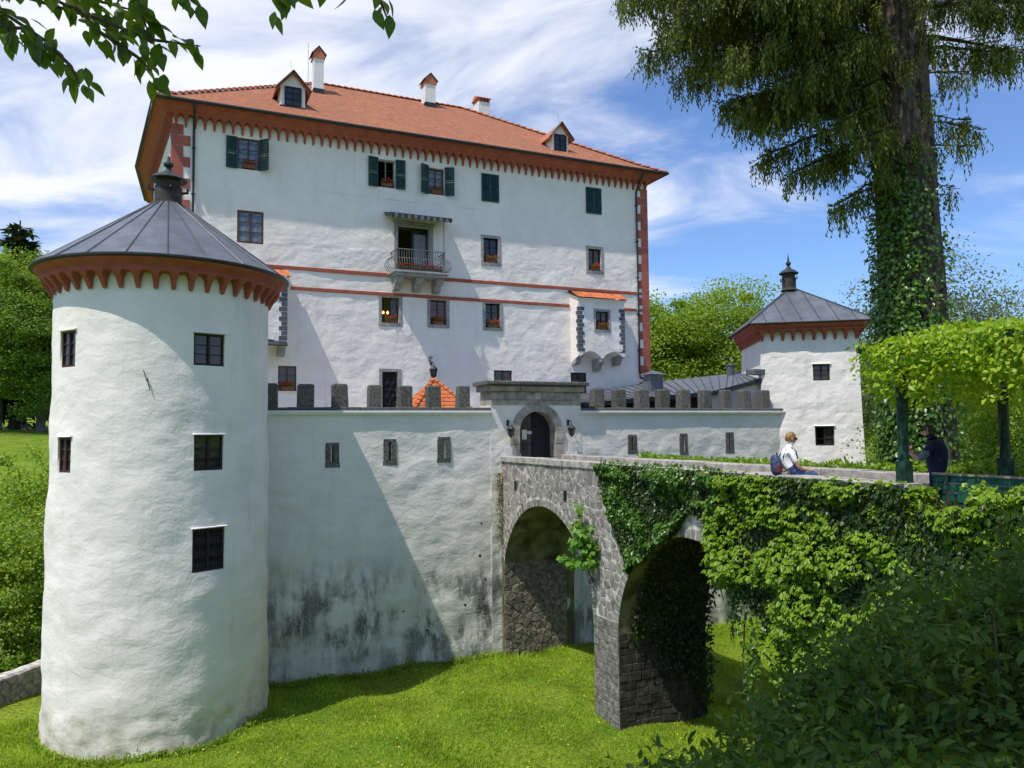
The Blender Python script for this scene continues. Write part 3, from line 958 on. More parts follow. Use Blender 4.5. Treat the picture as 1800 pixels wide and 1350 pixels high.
# chimneys
def chimney(u, w, zb, wid, h, style):
    mb = MB()
    hw, hd = wid / 2, wid * 0.62
    mb.box(u - hw, u + hw, w - hd, w + hd, zb - 1.2, zb + h)
    c = mb.build('chimney', M['trim'], keep)
    k = MB()
    if style == 'steep':
        k.prism([(u - hw - 0.06, zb + h), (u + hw + 0.06, zb + h), (u + hw + 0.02, zb + h + 0.24), (u, zb + h + 0.60), (u - hw - 0.02, zb + h + 0.24)], w - hd - 0.05, w + hd + 0.05, 'y')
        k.build('chimney_cap', M['ridge'], c)
        s = MB()
        for q in (-1, 1):
            s.add([(u, w - hd - 0.1, zb + h + 0.66), (u, w + hd + 0.1, zb + h + 0.66), (u + q * (hw + 0.14), w + hd + 0.1, zb + h + 0.2), (u + q * (hw + 0.14), w - hd - 0.1, zb + h + 0.2)] +
                  [(u, w - hd - 0.1, zb + h + 0.61), (u, w + hd + 0.1, zb + h + 0.61), (u + q * (hw + 0.12), w + hd + 0.1, zb + h + 0.16), (u + q * (hw + 0.12), w - hd - 0.1, zb + h + 0.16)],
                  [(0, 1, 2, 3), (7, 6, 5, 4), (0, 3, 7, 4), (1, 5, 6, 2), (3, 2, 6, 7)])
        s.build('cap_roof', M['rust'], c)
    else:
        for q in (-1, -0.33, 0.33, 1):
            MB().box(u + q * (hw - 0.07) - 0.06, u + q * (hw - 0.07) + 0.06, w - hd, w + hd, zb + h, zb + h + 0.24).build('chimney_post', M['ridge'], c)
        s = MB().prism([(w - hd - 0.1, zb + h + 0.24), (w + hd + 0.1, zb + h + 0.24), (w, zb + h + 0.52)], u - hw - 0.08, u + hw + 0.08, 'x')
        s.build('cap_roof', M['ridge'], c)
    f = MB().box(u - hw - 0.02, u + hw + 0.02, w - hd - 0.03, w + hd + 0.03, zb - 0.22, zb + 0.10)
    f.build('flashing', M['gutter'], c)
chimney(7.15, 40.6, 18.0, 0.52, 1.75, 'steep')
chimney(13.78, 42.0, 18.9, 0.62, 1.2, 'steep')
chimney(17.9, 43.9, 18.7, 0.76, 1.75, 'vent')
MB().tube([(7.0, 42.75, 19.45), (7.0, 42.75, 21.7)], 0.012, 4).build('lightning_rod', M['ironw'], keep)

# balcony: slab on brackets, iron railing, tin canopy
BW = WK - 1.05
bal = MB()
bal.cbox(9.50, 12.16, BW - 0.06, WK + 0.1, 7.32, 7.42, 0.02)
bal.cbox(9.58, 12.08, BW, WK + 0.1, 7.20, 7.318, 0.02)
balc = bal.build('balcony', M['stone'], keep)
for u in (9.85, 10.83, 11.82):
    b = MB()
    b.prism([(WK + 0.1, 7.197), (BW + 0.18, 7.197), (BW + 0.16, 7.02), (BW + 0.30, 6.92), (BW + 0.52, 6.90), (BW + 0.56, 6.78), (BW + 0.66, 6.66), (BW + 0.82, 6.60), (WK + 0.1, 6.60)], u - 0.16, u + 0.16)
    b.build('bracket', M['stone'], balc)
rl = MB()
def rail_bar(u0_, w0_, n, du, dw, ou, ow):
    for i in range(n):
        u, w = u0_ + du * i, w0_ + dw * i
        rl.tube([(u, w, 7.43), (u + ou * 0.22, w + ow * 0.22, 7.56), (u + ou * 0.24, w + ow * 0.24, 7.75), (u + ou * 0.12, w + ow * 0.12, 7.95), (u, w, 8.02), (u, w, 8.42)], 0.016, 5)
rail_bar(9.66, BW + 0.04, 21, 0.117, 0, 0, -0.35)
for sgn, u in ((-1, 9.64), (1, 12.02)):
    for i in range(4):
        w = BW + 0.12 + 0.24 * i
        rl.tube([(u, w, 7.43), (u + sgn * 0.24, w, 7.52), (u + sgn * 0.36, w, 7.75), (u + sgn * 0.27, w, 8.0), (u + sgn * 0.02, w, 8.08), (u, w, 8.42)], 0.016, 5)
rl.tube([(9.64, WK, 8.42), (9.64, BW + 0.04, 8.42), (12.02, BW + 0.04, 8.42), (12.02, WK, 8.42)], 0.026, 6)
rl.tube([(9.64, WK, 8.02), (9.64, BW + 0.04, 8.02), (12.02, BW + 0.04, 8.02), (12.02, WK, 8.02)], 0.016, 5)
rl.tube([(9.64, WK, 7.46), (9.64, BW + 0.04, 7.46), (12.02, BW + 0.04, 7.46), (12.02, WK, 7.46)], 0.02, 5)
rl.build('railing', M['ironw'], balc)
for u in (9.70, 11.96):
    MB().tube([(u, BW + 0.06, 7.43), (u, BW + 0.06, 10.02)], 0.022, 6).build('canopy_post', M['ironw'], balc)
ca = MB()
ca.add([(9.30, WK, 10.36), (12.40, WK, 10.36), (12.30, BW - 0.12, 10.06), (9.36, BW - 0.12, 10.06), (9.30, WK, 10.32), (12.40, WK, 10.32), (12.30, BW - 0.12, 10.02), (9.36, BW - 0.12, 10.02)],
       [(0, 1, 2, 3), (7, 6, 5, 4), (0, 3, 7, 4), (1, 5, 6, 2), (3, 2, 6, 7)])
cano = ca.build('canopy', M['gutter'], balc)
va = MB()
n = 19
for i in range(n):
    a, b = 9.36 + 2.94 * i / n, 9.36 + 2.94 * (i + 1) / n
    c = (a + b) / 2
    q = 0.008
    va.prism([(a + q, 10.03), (b - q, 10.03), (b - q, 9.90), (c + 0.03, 9.82), (c - 0.03, 9.82), (a + q, 9.90)], BW - 0.135, BW - 0.125, 'y', mi=i % 2)
for s, u in ((-1, 9.335), (1, 12.33)):
    for i in range(7):
        a, b = BW - 0.1 + 1.05 * i / 7, BW - 0.1 + 1.05 * (i + 1) / 7
        zt = 10.03 + 0.3 * (i + 0.5) / 7
        va.prism([(a + 0.008, zt), (b - 0.008, zt), (b - 0.008, zt - 0.10), ((a + b) / 2, zt - 0.17), (a + 0.008, zt - 0.10)], u, u + 0.01, 'x')
va.build('valance', [M['gutter'], M['ironw']], balc)
ds_ = MB()
ds_.cbox(9.80, 10.0, WK - 0.05, WK + 0.3, 7.43, 9.90, 0.02).cbox(11.55, 11.75, WK - 0.05, WK + 0.3, 7.43, 9.90, 0.02).cbox(10.0, 11.55, WK - 0.048, WK + 0.3, 9.72, 9.90, 0.02).cbox(9.72, 11.83, WK - 0.10, WK + 0.1, 9.905, 9.99, 0.02)
ds_.build('door_surround', M['stone'], balc)
dl = MB()
dl.box(10.72, 10.80, WK + 0.22, WK + 0.28, 7.43, 9.72).box(11.49, 11.55, WK + 0.22, WK + 0.28, 7.43, 9.72).box(10.80, 11.49, WK + 0.22, WK + 0.28, 9.62, 9.72).box(10.80, 11.49, WK + 0.22, WK + 0.28, 7.43, 7.60)
dleaf = dl.build('door_leaf', M['dark'], balc)
MB().box(10.80, 11.49, WK + 0.245, WK + 0.255, 7.60, 9.62).build('pane', M['glass'], balc)
cu = MB()
vs = []
for i in range(15):
    t = 10.84 + 0.6 * i / 14
    vs += [(t, WK + 0.215 - 0.012 * math.sin(i * 1.7), 7.62), (t, WK + 0.215 - 0.012 * math.sin(i * 1.7), 9.46 + 0.07 * (i % 3 == 0))]
cu.add(vs, [(2 * i, 2 * i + 2, 2 * i + 3, 2 * i + 1) for i in range(14)])
cu.build('lace_curtain', M['curtain'], balc)

# oriels: boxed-out bays on brackets with a strip of tiled roof
def oriel(ua, ub, win):
    wf = WK - 0.85
    um = (ua + ub) / 2
    mb = MB()
    opn = [(20.31, 21.08, 5.13, 6.10)] if win else []
    wall_grid(mb, lambda s, z, d: (s, wf - d, z), ua, ub, 4.02, 6.55, opn, 0.15, 0.15, lambda s, z: 0.022 * fbm(s * 1.3, z * 1.3, 1.7, 2), (0.2, 1.0), edge=0.2)
    # scalloped underside: two shallow vaults between three brackets
    N = 24
    def zb(t):
        q = (t * 2) % 1.0 if t < 1 else 1.0
        return 3.60 + 0.40 * math.sin(math.pi * q) ** 0.8 if 0 < q < 1 else 3.60
    for i in range(N):
        t0, t1 = i / N, (i + 1) / N
        a, b = ua + (ub - ua) * t0, ua + (ub - ua) * t1
        e0, e1 = zb(t0), zb(t1)
        if i == 0: e0 = 3.78
        if i == N - 1: e1 = 3.78
        mb.add([(a, wf, e0), (b, wf, e1), (b, wf, 4.02), (a, wf, 4.02), (b, WK, e1 - 0.1), (a, WK, e0 - 0.1)], [(0, 1, 2, 3), (0, 5, 4, 1)])
    for s, u in ((-1, ua), (1, ub)):
        mb.add([(u, wf, 3.78), (u, WK + 0.02, 3.42), (u, WK + 0.02, 6.9), (u, wf, 6.55)], [(0, 1, 2, 3)])
        mb.add([(u, wf, 6.55), (u + s * 0.02, wf - 0.03, 6.62), (u + s * 0.1, wf - 0.16, 6.72), (u + s * 0.1, WK + 0.02, 7.1), (u, WK + 0.02, 6.9)], [(0, 1, 2, 3, 4)])
    mb.add([(ua, wf, 6.55), (ub, wf, 6.55), (ub + 0.02, wf - 0.03, 6.62), (ua - 0.02, wf - 0.03, 6.62), (ub + 0.1, wf - 0.16, 6.72), (ua - 0.1, wf - 0.16, 6.72)], [(0, 1, 2, 3), (3, 2, 4, 5)])
    o = mb.build('oriel', M['plaster'], keep, fixn=False)
    for u in (ua + 0.16, um, ub - 0.16):
        zt = 3.60 if u == um else 3.92
        b = MB()
        b.prism([(WK + 0.05, zt), (wf + 0.04, zt), (wf + 0.03, zt - 0.14), (wf + 0.14, zt - 0.26), (wf + 0.30, zt - 0.28), (wf + 0.34, zt - 0.42), (wf + 0.46, zt - 0.56), (WK + 0.05, zt - 0.60)], u - 0.15, u + 0.15)
        b.build('bracket', M['stone'], o)
    for s, u in ((1, ua), (-1, ub)):
        for k in range(11):
            z = 6.28 - k * 0.212
            ln = 0.34 if k % 2 == 0 else 0.24
            q = MB()
            q.prism([(u - s * 0.014, wf - 0.014), (u + s * ln, wf - 0.014), (u + s * ln, wf + 0.03), (u + s * 0.03, wf + 0.03), (u + s * 0.03, wf + 0.48 - ln), (u - s * 0.014, wf + 0.48 - ln)], z - 0.19, z, 'z')
            q.build('quoin', M['greyq'], o)
    # tiles
    rows, nn = 2, 17
    tm = MB().box(-0.088, 0.088, 0, 0.44, 0, 0.022).mesh('roof_tile', M['tile'])
    sl = math.atan2(0.42, 0.80)
    for r in range(rows):
        for i in range(nn):
            t = ua - 0.12 + (ub - ua + 0.24) * (i + 0.5) / nn
            ww = wf - 0.24 + r * 0.37
            ob = mesh_obj('roof_tile', tm, o, Vector((t, ww, 6.745 + (ww - wf + 0.24) * math.tan(sl) + 0.006 * r)) - base_of(keep), (sl, 0, rng.normal() * 0.012))
    f = MB()
    f.box(ua - 0.14, ub - 0.12, WK - 0.34, WK + 0.02, 7.17, 7.22)
    f.build('flashing', M['gutter'], o)
    if win:
        ow = window(keep, 20.695, wf, 5.13, 0.77, 0.97, rows=2, rec=0.12, surround=0.12, mat='dark', curtain=[(0.0, 0.2)])
    else:
        b = MB().prism([(wf + 0.1, 3.98), (wf - 0.5, 3.72), (wf - 0.5, 3.67), (wf + 0.1, 3.92)], ua + 0.9, ub - 0.02)
        b.build('lean_to_canopy', M['gutter'], o)
    return o
oriel(19.28, 22.06, True)
oriel(1.75, 4.78, False)

# ================================================================== the round tower
TX, TY = -9.77, 21.62
tower = thing('round_tower', 'round white plastered tower with grey cone roof and red corbelled cornice', 'tower', (TX, TY, -7.8), castle=False)
def tr(z):
    return 2.745 + 0.075 * smooth01(3.6, -7.8, z) + 0.08 * max(0.0, (-6.8 - z)) ** 1.5 * 0.25
tops = []
TW = [(46.6, 17.2, 1.72, 2.55, 3), (46.8, 16.2, -0.96, -0.06, 3), (47.2, 17.6, -3.50, -2.42, 3), (-31.2, 14.4, 1.68, 2.60, 3), (-31.4, 12.4, -0.96, -0.08, 3)]
for a, wd, z0, z1, _ in TW:
    tops.append((rad(a - wd / 2), rad(a + wd / 2), z0, z1))
tb = MB()
def tdisp(s, z):
    x, y = math.sin(s) * 2.8, math.cos(s) * 2.8
    k = 1.0 if z < 0.5 else 0.55
    d = 0.055 * fbm(x * 0.62 + 4, y * 0.62, z * 0.8, 2) + 0.016 * fbm(x * 2.2, y * 2.2, z * 2.8, 2)
    if z < -6.6:
        d += 0.05 * fbm(x * 3.1, y * 3.1, z * 4.0, 2) * min(1, (-6.6 - z) / 0.5)
    return d * k
wall_grid(tb, lambda s, z, d: (TX + (tr(z) + d) * math.sin(s), TY - (tr(z) + d) * math.cos(s), z), rad(-179.9), rad(179.9), -8.1, 4.05, tops, rad(2.6), 0.125, tdisp, (0.20, 2.8))
tb.build('wall', M['plaster_tower'], tower, smooth=True, fixn=False)
tin = MB().lathe([(2.45, -8), (2.45, 4.0)], (TX, TY, 0), 32)
tin.build('inner_wall', M['interior'], tower)
for a, wd, z0, z1, rows in TW:
    s = rad(a)
    w_ = 2 * tr(z0) * math.sin(rad(wd / 2))
    R_ = tr((z0 + z1) / 2) * math.cos(rad(wd / 2))
    o = window(tower, TX + R_ * math.sin(s), TY - R_ * math.cos(s), z0, w_, z1 - z0, rows=rows, rec=0.045, rot=s, mat='dark' if a > 0 else 'maroon', hood=True, frame=0.06, curtain=None)
tc_ = MB()
tc_.lathe([(2.70, 4.0), (3.06, 4.02), (3.08, 4.08), (3.02, 4.10), (3.05, 4.16), (3.14, 4.24), (3.22, 4.28), (3.24, 4.34), (2.6, 4.35)], (TX, TY, 0), 72)
tc_.build('cornice', M['red'], tower, smooth=True)
tcm = corbel_mesh('corbel', 0.185, 0.44, 0.30, 1.25)
for i in range(43):
    s = 2 * math.pi * (i + 0.3) / 43
    mesh_obj('corbel', tcm, tower, Vector((2.77 * math.sin(s), -2.77 * math.cos(s), 3.60 + 7.8)), s)
# sheet metal cone: separate trays with standing seams
NP = 22
def cone_pt(r, a, dz=0.0):
    z = 6.50 - (r - 0.38) / (3.31 - 0.38) * (6.50 - 4.37)
    return (TX + r * math.sin(a), TY - r * math.cos(a), z + dz)
for i in range(NP):
    a0, a1 = 2 * math.pi * (i + 0.5) / NP, 2 * math.pi * (i + 1.5) / NP
    mb = MB()
    K = 4
    vs, fs = [], []
    for j, r in enumerate((3.31, 2.3, 1.3, 0.38)):
        for k in range(K + 1):
            a = a0 + (a1 - a0) * k / K
            vs.append(cone_pt(r, a, 0.006 * math.sin(i * 2.7 + j)))
    for j in range(3):
        for k in range(K):
            q = j * (K + 1) + k
            fs.append((q, q + 1, q + K + 2, q + K + 1))
    n0 = len(vs)
    vs += [(x, y, z - 0.03) for x, y, z in vs[:K + 1]]
    for k in range(K):
        fs.append((n0 + k, n0 + k + 1, k + 1, k))
    mb.add(vs, fs)
    # the seam on this tray's edge
    p, q = Vector(cone_pt(3.32, a0, 0.012)), Vector(cone_pt(0.38, a0, 0.012))
    mb.tube([p, q], 0.020, 4, mi=1)
    mb.build('roof_panel', [M['metal'], M['seam']], tower)
MB().lathe([(3.20, 4.30), (3.335, 4.335), (3.335, 4.375), (3.28, 4.40)], (TX, TY, 0), 72).build('eave_edge', M['gutter'], tower)
def flue(parent, cx, cy, z0, r, h, tip=0.95):
    mb = MB()
    mb.lathe([(r * 1.25, z0 - 0.06), (r * 1.04, z0 + 0.02), (r, z0 + 0.06), (r, z0 + h * 0.72), (r * 0.9, z0 + h * 0.72), (r * 0.9, z0 + h), (0.0, z0 + h)], (cx, cy, 0), 20)
    f = mb.build('flue', M['pipe'], parent, smooth=False)
    for k in range(4):
        a = math.pi * (k / 2 + 0.18)
        x, y = cx + r * math.sin(a), cy - r * math.cos(a)
        x2, y2 = cx + r * 1.45 * math.sin(a), cy - r * 1.45 * math.cos(a)
        MB().tube([(x, y, z0 + h * 0.55), (x2, y2, z0 + h * 0.60), (x2, y2, z0 + h * 0.75)], r * 0.12, 5).build('bracket', M['gutter'], f)
    k = MB()
    k.lathe([(0.0, z0 + h + 0.03), (r * 1.38, z0 + h - 0.03), (r * 1.42, z0 + h), (r * 1.0, z0 + h + 0.12), (r * 0.5, z0 + h + 0.20), (r * 0.24, z0 + h + 0.30), (r * 0.2, z0 + h + 0.36),
             (r * 0.38, z0 + h + 0.42), (r * 0.38, z0 + h + 0.48), (r * 0.16, z0 + h + 0.55), (r * 0.08, z0 + h + 0.5 + tip * 0.26), (0.0, z0 + h + tip)], (cx, cy, 0), 20)
    k.build('cap', M['gutter'], f, smooth=False)
flue(tower, TX, TY, 6.48, 0.36, 0.74, 0.72)
# iron wall anchor
an = MB()
a = rad(16)
P = lambda ang, z, r=2.80: (TX + r * math.sin(rad(ang)), TY - r * math.cos(rad(ang)), z)
an.tube([P(14.2, 1.56), P(15.6, 1.34), P(16.0, 1.28)], 0.011, 5).tube([P(16.0, 1.34), P(17.4, 1.05)], 0.011, 5).tube([P(15.5, 1.33), P(16.3, 1.31)], 0.015, 5)
an.build('wall_anchor', M['iron'], tower)

# ================================================================== curtain walls and gate
WC = 24.76
def cdisp(s, z):
    k = 1.0 if z < -0.2 else 0.25
    if z > -0.8:
        k = 0.25 + 0.75 * max(0.0, min(1.0, (-0.2 - z) / 0.6)) if z < -0.2 else 0.25
    return k * (0.050 * fbm(s * 0.7, z * 1.0, 5.2, 2) + 0.022 * fbm(s * 2.2, z * 2.9, 2.2, 2))
def slit_stones(parent, u0, u1, z0, z1):
    """arrow slit: jambs, lintel and sill stones round a narrow opening"""
    um, hw = (u0 + u1) / 2, 0.035
    f = WC - 0.022
    pieces = [(u0, um - hw, z0 + 0.14, z1 - 0.10), (um + hw, u1, z0 + 0.14, z1 - 0.10), (u0 - 0.02, u1 + 0.02, z0, z0 + 0.14), (u0 + 0.01, u1 - 0.01, z1 - 0.10, z1)]
    for a, b, c, d in pieces:
        j = rng.normal(0, 0.006, 2)
        MB().cbox(a + j[0], b + j[1], f, WC + 0.3, c, d, 0.012).build('slit_stone', M['merlon'], parent)
    back = MB().box(um - hw, um + hw, WC + 0.24, WC + 0.26, z0 + 0.14, z1 - 0.10)
    return back
def merlon(parent, u0, u1, zt=1.52, lean=0.0):
    d = WC + 0.05
    mb = MB()
    j = [rng.normal(0, 0.012) for _ in range(8)]
    b = 0.035
    lo = [(u0 + j[0], d - 0.02), (u1 + j[1], d - 0.02), (u1 + j[1], d + 0.40), (u0 + j[0], d + 0.40)]
    hi = [(u0 + j[2], d + j[3]), (u1 + j[4], d + j[3]), (u1 + j[4], d + 0.38), (u0 + j[2], d + 0.38)]
    top = [(u0 + j[2] + b, d + j[3] + b), (u1 + j[4] - b, d + j[3] + b), (u1 + j[4] - b, d + 0.38 - b), (u0 + j[2] + b, d + 0.38 - b)]
    zt += j[5] * 1.5
    vs = [(x, y, 0.765) for x, y in lo] + [(x, y, zt - 0.05 + j[6]) for x, y in hi] + [(x, y, zt) for x, y in top]
    fs = [(0, 3, 2, 1), (8, 9, 10, 11)] + [(r * 4 + k, r * 4 + (k + 1) % 4, r * 4 + 4 + (k + 1) % 4, r * 4 + 4 + k) for r in (0, 1) for k in range(4)]
    mb.add(vs, fs)
    mb.build('merlon', M['merlon'], parent)
def curtain(name, label, ua, ub, slits, merlons, bu):
    t = thing(name, label, 'wall', (bu, WC, -7.9))
    ops_ = [(( a + b) / 2 - 0.035, (a + b) / 2 + 0.035, c + 0.14, d - 0.10) for a, b, c, d in slits]
    mb = MB()
    wall_grid(mb, lambda s, z, d: (s, WC - d, z), ua, ub, -8.2, 0.70, ops_, 0.14, 0.14, cdisp, (0.3, 1.0))
    mb.add([(ua, WC, 0.70), (ub, WC, 0.70), (ub, WC + 0.7, 0.70), (ua, WC + 0.7, 0.70), (ua, WC + 0.7, -8.2), (ub, WC + 0.7, -8.2)], [(0, 1, 2, 3)])
    # the back of the wall, left open behind each slit
    cuts = sorted([(o[0], o[1], o[2], o[3]) for o in ops_])
    x = ua
    for o in cuts:
        mb.add([(x, WC + 0.7, -8.2), (o[0] - 0.1, WC + 0.7, -8.2), (o[0] - 0.1, WC + 0.7, 0.7), (x, WC + 0.7, 0.7)], [(0, 3, 2, 1)])
        mb.add([(o[0] - 0.1, WC + 0.7, -8.2), (o[1] + 0.1, WC + 0.7, -8.2), (o[1] + 0.1, WC + 0.7, o[2]), (o[0] - 0.1, WC + 0.7, o[2])], [(0, 3, 2, 1)])
        mb.add([(o[0] - 0.1, WC + 0.7, o[3]), (o[1] + 0.1, WC + 0.7, o[3]), (o[1] + 0.1, WC + 0.7, 0.7), (o[0] - 0.1, WC + 0.7, 0.7)], [(0, 3, 2, 1)])
        x = o[1] + 0.1
    mb.add([(x, WC + 0.7, -8.2), (ub, WC + 0.7, -8.2), (ub, WC + 0.7, 0.7), (x, WC + 0.7, 0.7)], [(0, 3, 2, 1)])
    mb.build('wall', M['plaster_wall'], t, smooth=True, fixn=False)
    MB().prism([(WC + 0.02, 0.664), (WC - 0.125, 0.664), (WC - 0.13, 0.60), (WC - 0.09, 0.53), (WC + 0.02, 0.51)], ua, ub).build('moulding', M['trim'], t)
    # wall-top slabs
    n = int((ub - ua) / 1.05)
    for i in range(n):
        a, b = ua + (ub - ua) * i / n, ua + (ub - ua) * (i + 1) / n
        MB().cbox(a + 0.004, b - 0.004, WC - 0.055 + rng.normal() * 0.008, WC + 0.72, 0.668, 0.772 + rng.normal() * 0.006, 0.02).build('coping_slab', M['merlon'], t)
    for s in slits:
        slit_stones(t, *s)
    for m_ in merlons:
        merlon(t, *m_)
    return t
left_wall = curtain('curtain_wall', 'stained pale curtain wall with battlements between round tower and gate', 1.2, 10.34,
        [(4.65, 5.09, -1.15, -0.36), (6.53, 6.97, -1.13, -0.27), (8.39, 8.85, -1.09, -0.22)],
        [(2.78, 3.20), (3.82, 4.31), (4.93, 5.39), (6.08, 6.49), (7.13, 7.54), (8.10, 8.54), (9.20, 9.60)], 6.0)
right_wall = curtain('curtain_wall', 'shorter battlemented wall between gate and square tower', 13.92, 23.72,
        [(15.94, 16.35, -0.96, -0.24), (18.32, 18.70, -1.06, -0.22), (20.57, 20.98, -1.05, -0.20)],
        [(14.56, 14.98), (15.52, 15.93), (16.55, 16.98), (17.51, 17.93), (18.51, 18.94), (19.58, 20.0), (20.62, 20.98), (21.62, 22.0), (22.60, 23.0)], 19.0)
# small black plates, coloured to stand for the shade in broken plaster holes
for (u, z, r) in ((9.28, -2.55, 0.045), (9.95, -3.2, 0.03), (9.9, -4.3, 0.05), (9.35, -5.9, 0.045), (9.6, -5.6, 0.03), (10.1, -5.1, 0.035), (9.85, -6.0, 0.03), (8.0, -6.6, 0.04), (10.35, -2.4, 0.025), (10.0, -5.75, 0.028), (7.2, -5.9, 0.035)):
    mb = MB()
    pts = [(u + r * (1 + 0.4 * math.sin(k * 2.3 + u)) * math.cos(k * math.pi / 4), z + r * (1 + 0.3 * math.cos(k * 1.7 + z)) * math.sin(k * math.pi / 4)) for k in range(8)]
    dd = cdisp(u, z)
    mb.prism(pts, WC - dd - 0.004, WC + 0.1, 'y')
    mb.build('plaster_hole_shade', M['door'], left_wall)

# ---- gate
gate = thing('gatehouse', 'arched stone gateway with heavy cornice and door beside a black-painted opening', 'gate', (12.14, WC, -7.9))
WG = WC - 0.015
GC, GR, GO = 12.14, 0.71, 1.0
ZS = -0.07                                     # springing
mb = MB()
wall_grid(mb, lambda s, z, d: (s, WG - d, z), 10.34, 13.92, -8.2, 0.86, [(GC - GO, GC + GO, -1.72, ZS + GO)], 0.14, 0.14, cdisp, (0.05, 1.0), edge=0.3)
# plaster spandrels between the square opening and the round arch
n = 12
for s in (-1, 1):
    for i in range(n):
        a0, a1 = math.pi / 2 * i / n, math.pi / 2 * (i + 1) / n
        p0, p1 = (GC + s * GO * math.cos(a0), ZS + GO * math.sin(a0)), (GC + s * GO * math.cos(a1), ZS + GO * math.sin(a1))
        q = (GC + s * GO, ZS + GO)
        mb.add([(p0[0], WG, p0[1]), (p1[0], WG, p1[1]), (q[0], WG, q[1])], [(0, 1, 2) if s < 0 else (2, 1, 0)])
mb.add([(10.34, WG, -8.2), (10.34, WC + 0.9, -8.2), (10.34, WC + 0.9, 0.86), (10.34, WG, 0.86)], [(0, 3, 2, 1)])
mb.add([(13.92, WG, -8.2), (13.92, WC + 0.9, -8.2), (13.92, WC + 0.9, 0.86), (13.92, WG, 0.86)], [(0, 1, 2, 3)])
mb.add([(10.34, WC + 0.9, -8.2), (13.92, WC + 0.9, -8.2), (13.92, WC + 0.9, 0.86), (10.34, WC + 0.9, 0.86)], [(0, 1, 2, 3)])
mb.build('wall', M['plaster_wall'], gate, smooth=False, fixn=False)
# ashlar band over the gate
def blocks(parent, u0, u1, w0, w1, z0, z1, n, mat, name='ashlar_block', c=0.012):
    cuts = [u0] + [u0 + (u1 - u0) * (i + rng.normal() * 0.12) / n for i in range(1, n)] + [u1]
    for a, b in zip(cuts[:-1], cuts[1:]):
        MB().cbox(a + 0.003, b - 0.003, w0 + rng.normal() * 0.003, w1, z0 + 0.003, z1 - 0.003, c).build(name, mat, parent)
blocks(gate, 10.34, 13.92, WG - 0.03, WC + 0.95, 0.86, 1.04, 4, M['stonew'])
blocks(gate, 10.34, 13.92, WG - 0.03, WC + 0.95, 1.04, 1.34, 7, M['stonew'])
MB().cbox(12.03, 12.28, WG - 0.06, WG - 0.02, 1.06, 1.33, 0.02).build('tablet', M['stonew'], gate)
blocks(gate, 10.20, 14.02, WG - 0.20, WC + 1.0, 1.34, 1.56, 3, M['stonew'], 'cornice_block', 0.05)
blocks(gate, 10.08, 14.12, WG - 0.36, WC + 1.05, 1.56, 1.70, 3, M['merlon'], 'cornice_slab', 0.03)
# arch stones and jambs
NV = 9
for i in range(NV):
    a0, a1 = math.pi * i / NV + 0.006, math.pi * (i + 1) / NV - 0.006
    mb = MB()
    K = 4
    pts = [(GC + GO * math.cos(a0 + (a1 - a0) * k / K), ZS + GO * math.sin(a0 + (a1 - a0) * k / K)) for k in range(K + 1)]
    pts += [(GC + GR * math.cos(a1 + (a0 - a1) * k / K), ZS + GR * math.sin(a1 + (a0 - a1) * k / K)) for k in range(K + 1)]
    mb.prism(pts, WG - 0.05 + rng.normal() * 0.004, WG + 0.45, 'y')
    mb.build('arch_stone', M['stonew'], gate)
for s in (-1, 1):
    for z0, z1, ex in ((-1.70, -1.0, 0.10), (-0.99, -0.52, 0.02), (-0.51, ZS - 0.006, 0.08)):
        a, b = sorted((GC + s * GR, GC + s * (GO + ex)))
        MB().cbox(a, b, WG - 0.06 - (0.01 if ex > 0.05 else 0), WG + 0.45, z0, z1, 0.012).build('jamb_stone', M['stonew'], gate)
# left door leaf; the black right one stands for the dark opening
for s, mt, y in ((-1, 'wood', 0.30), (1, 'door', 0.42)):
    mb = MB()
    K = 10
    pts = [(GC - 0.12 if s < 0 else GC - 0.12, -1.66)]
    edge = GC - 0.12
    if s < 0:
        xs = np.linspace(GC - GR - 0.02, edge, K)
    else:
        xs = np.linspace(edge, GC + GR + 0.02, K)
    top = [(x, ZS + math.sqrt(max(0.0, (GR + 0.03) ** 2 - (x - GC) ** 2))) for x in xs]
    poly = [(xs[0], -1.66)] + top + [(xs[-1], -1.66)]
    mb.prism(poly, WG + y, WG + y + 0.07, 'y')
    leaf = mb.build('door_leaf', M[mt], gate)
    if s < 0:
        for k in range(4):
            x = xs[0] + (xs[-1] - xs[0]) * (k + 0.5) / 4
            MB().cbox(x - 0.066, x + 0.066, WG + y - 0.02, WG + y, -1.64, ZS + 0.20 + 0.10 * k, 0.008).build('plank', M['wood'], leaf)
        st = MB()
        for k in range(4):
            st.box(xs[0] + 0.03, edge - 0.03, WG + y - 0.03, WG + y - 0.019, -0.02 - 0.5 * k, 0.02 - 0.5 * k)
        st.build('iron_strap', M['iron'], leaf)
        MB().box(GC - 0.49, GC - 0.30, WG + y - 0.045, WG + y - 0.034, -0.36, -0.01).build('notice', M['paper'], leaf)
        MB().box(GC - 0.28, GC - 0.10, WG + y - 0.045, WG + y - 0.034, -0.17, -0.06).build('notice', M['sign'], leaf)
        ring_ = MB().tube([(GC - 0.40 + 0.09 * math.cos(q), WG + y - 0.045, -0.62 + 0.09 * math.sin(q)) for q in np.linspace(0, 2 * math.pi, 13)], 0.014, 5)
        ring_.build('knocker', M['iron'], leaf)
MB().tube([(GC - GR + 0.06, WG + 0.12, -1.66), (GC - GR + 0.06, WG + 0.12, -0.86)], 0.05, 10).build('bollard', M['trim'], gate)
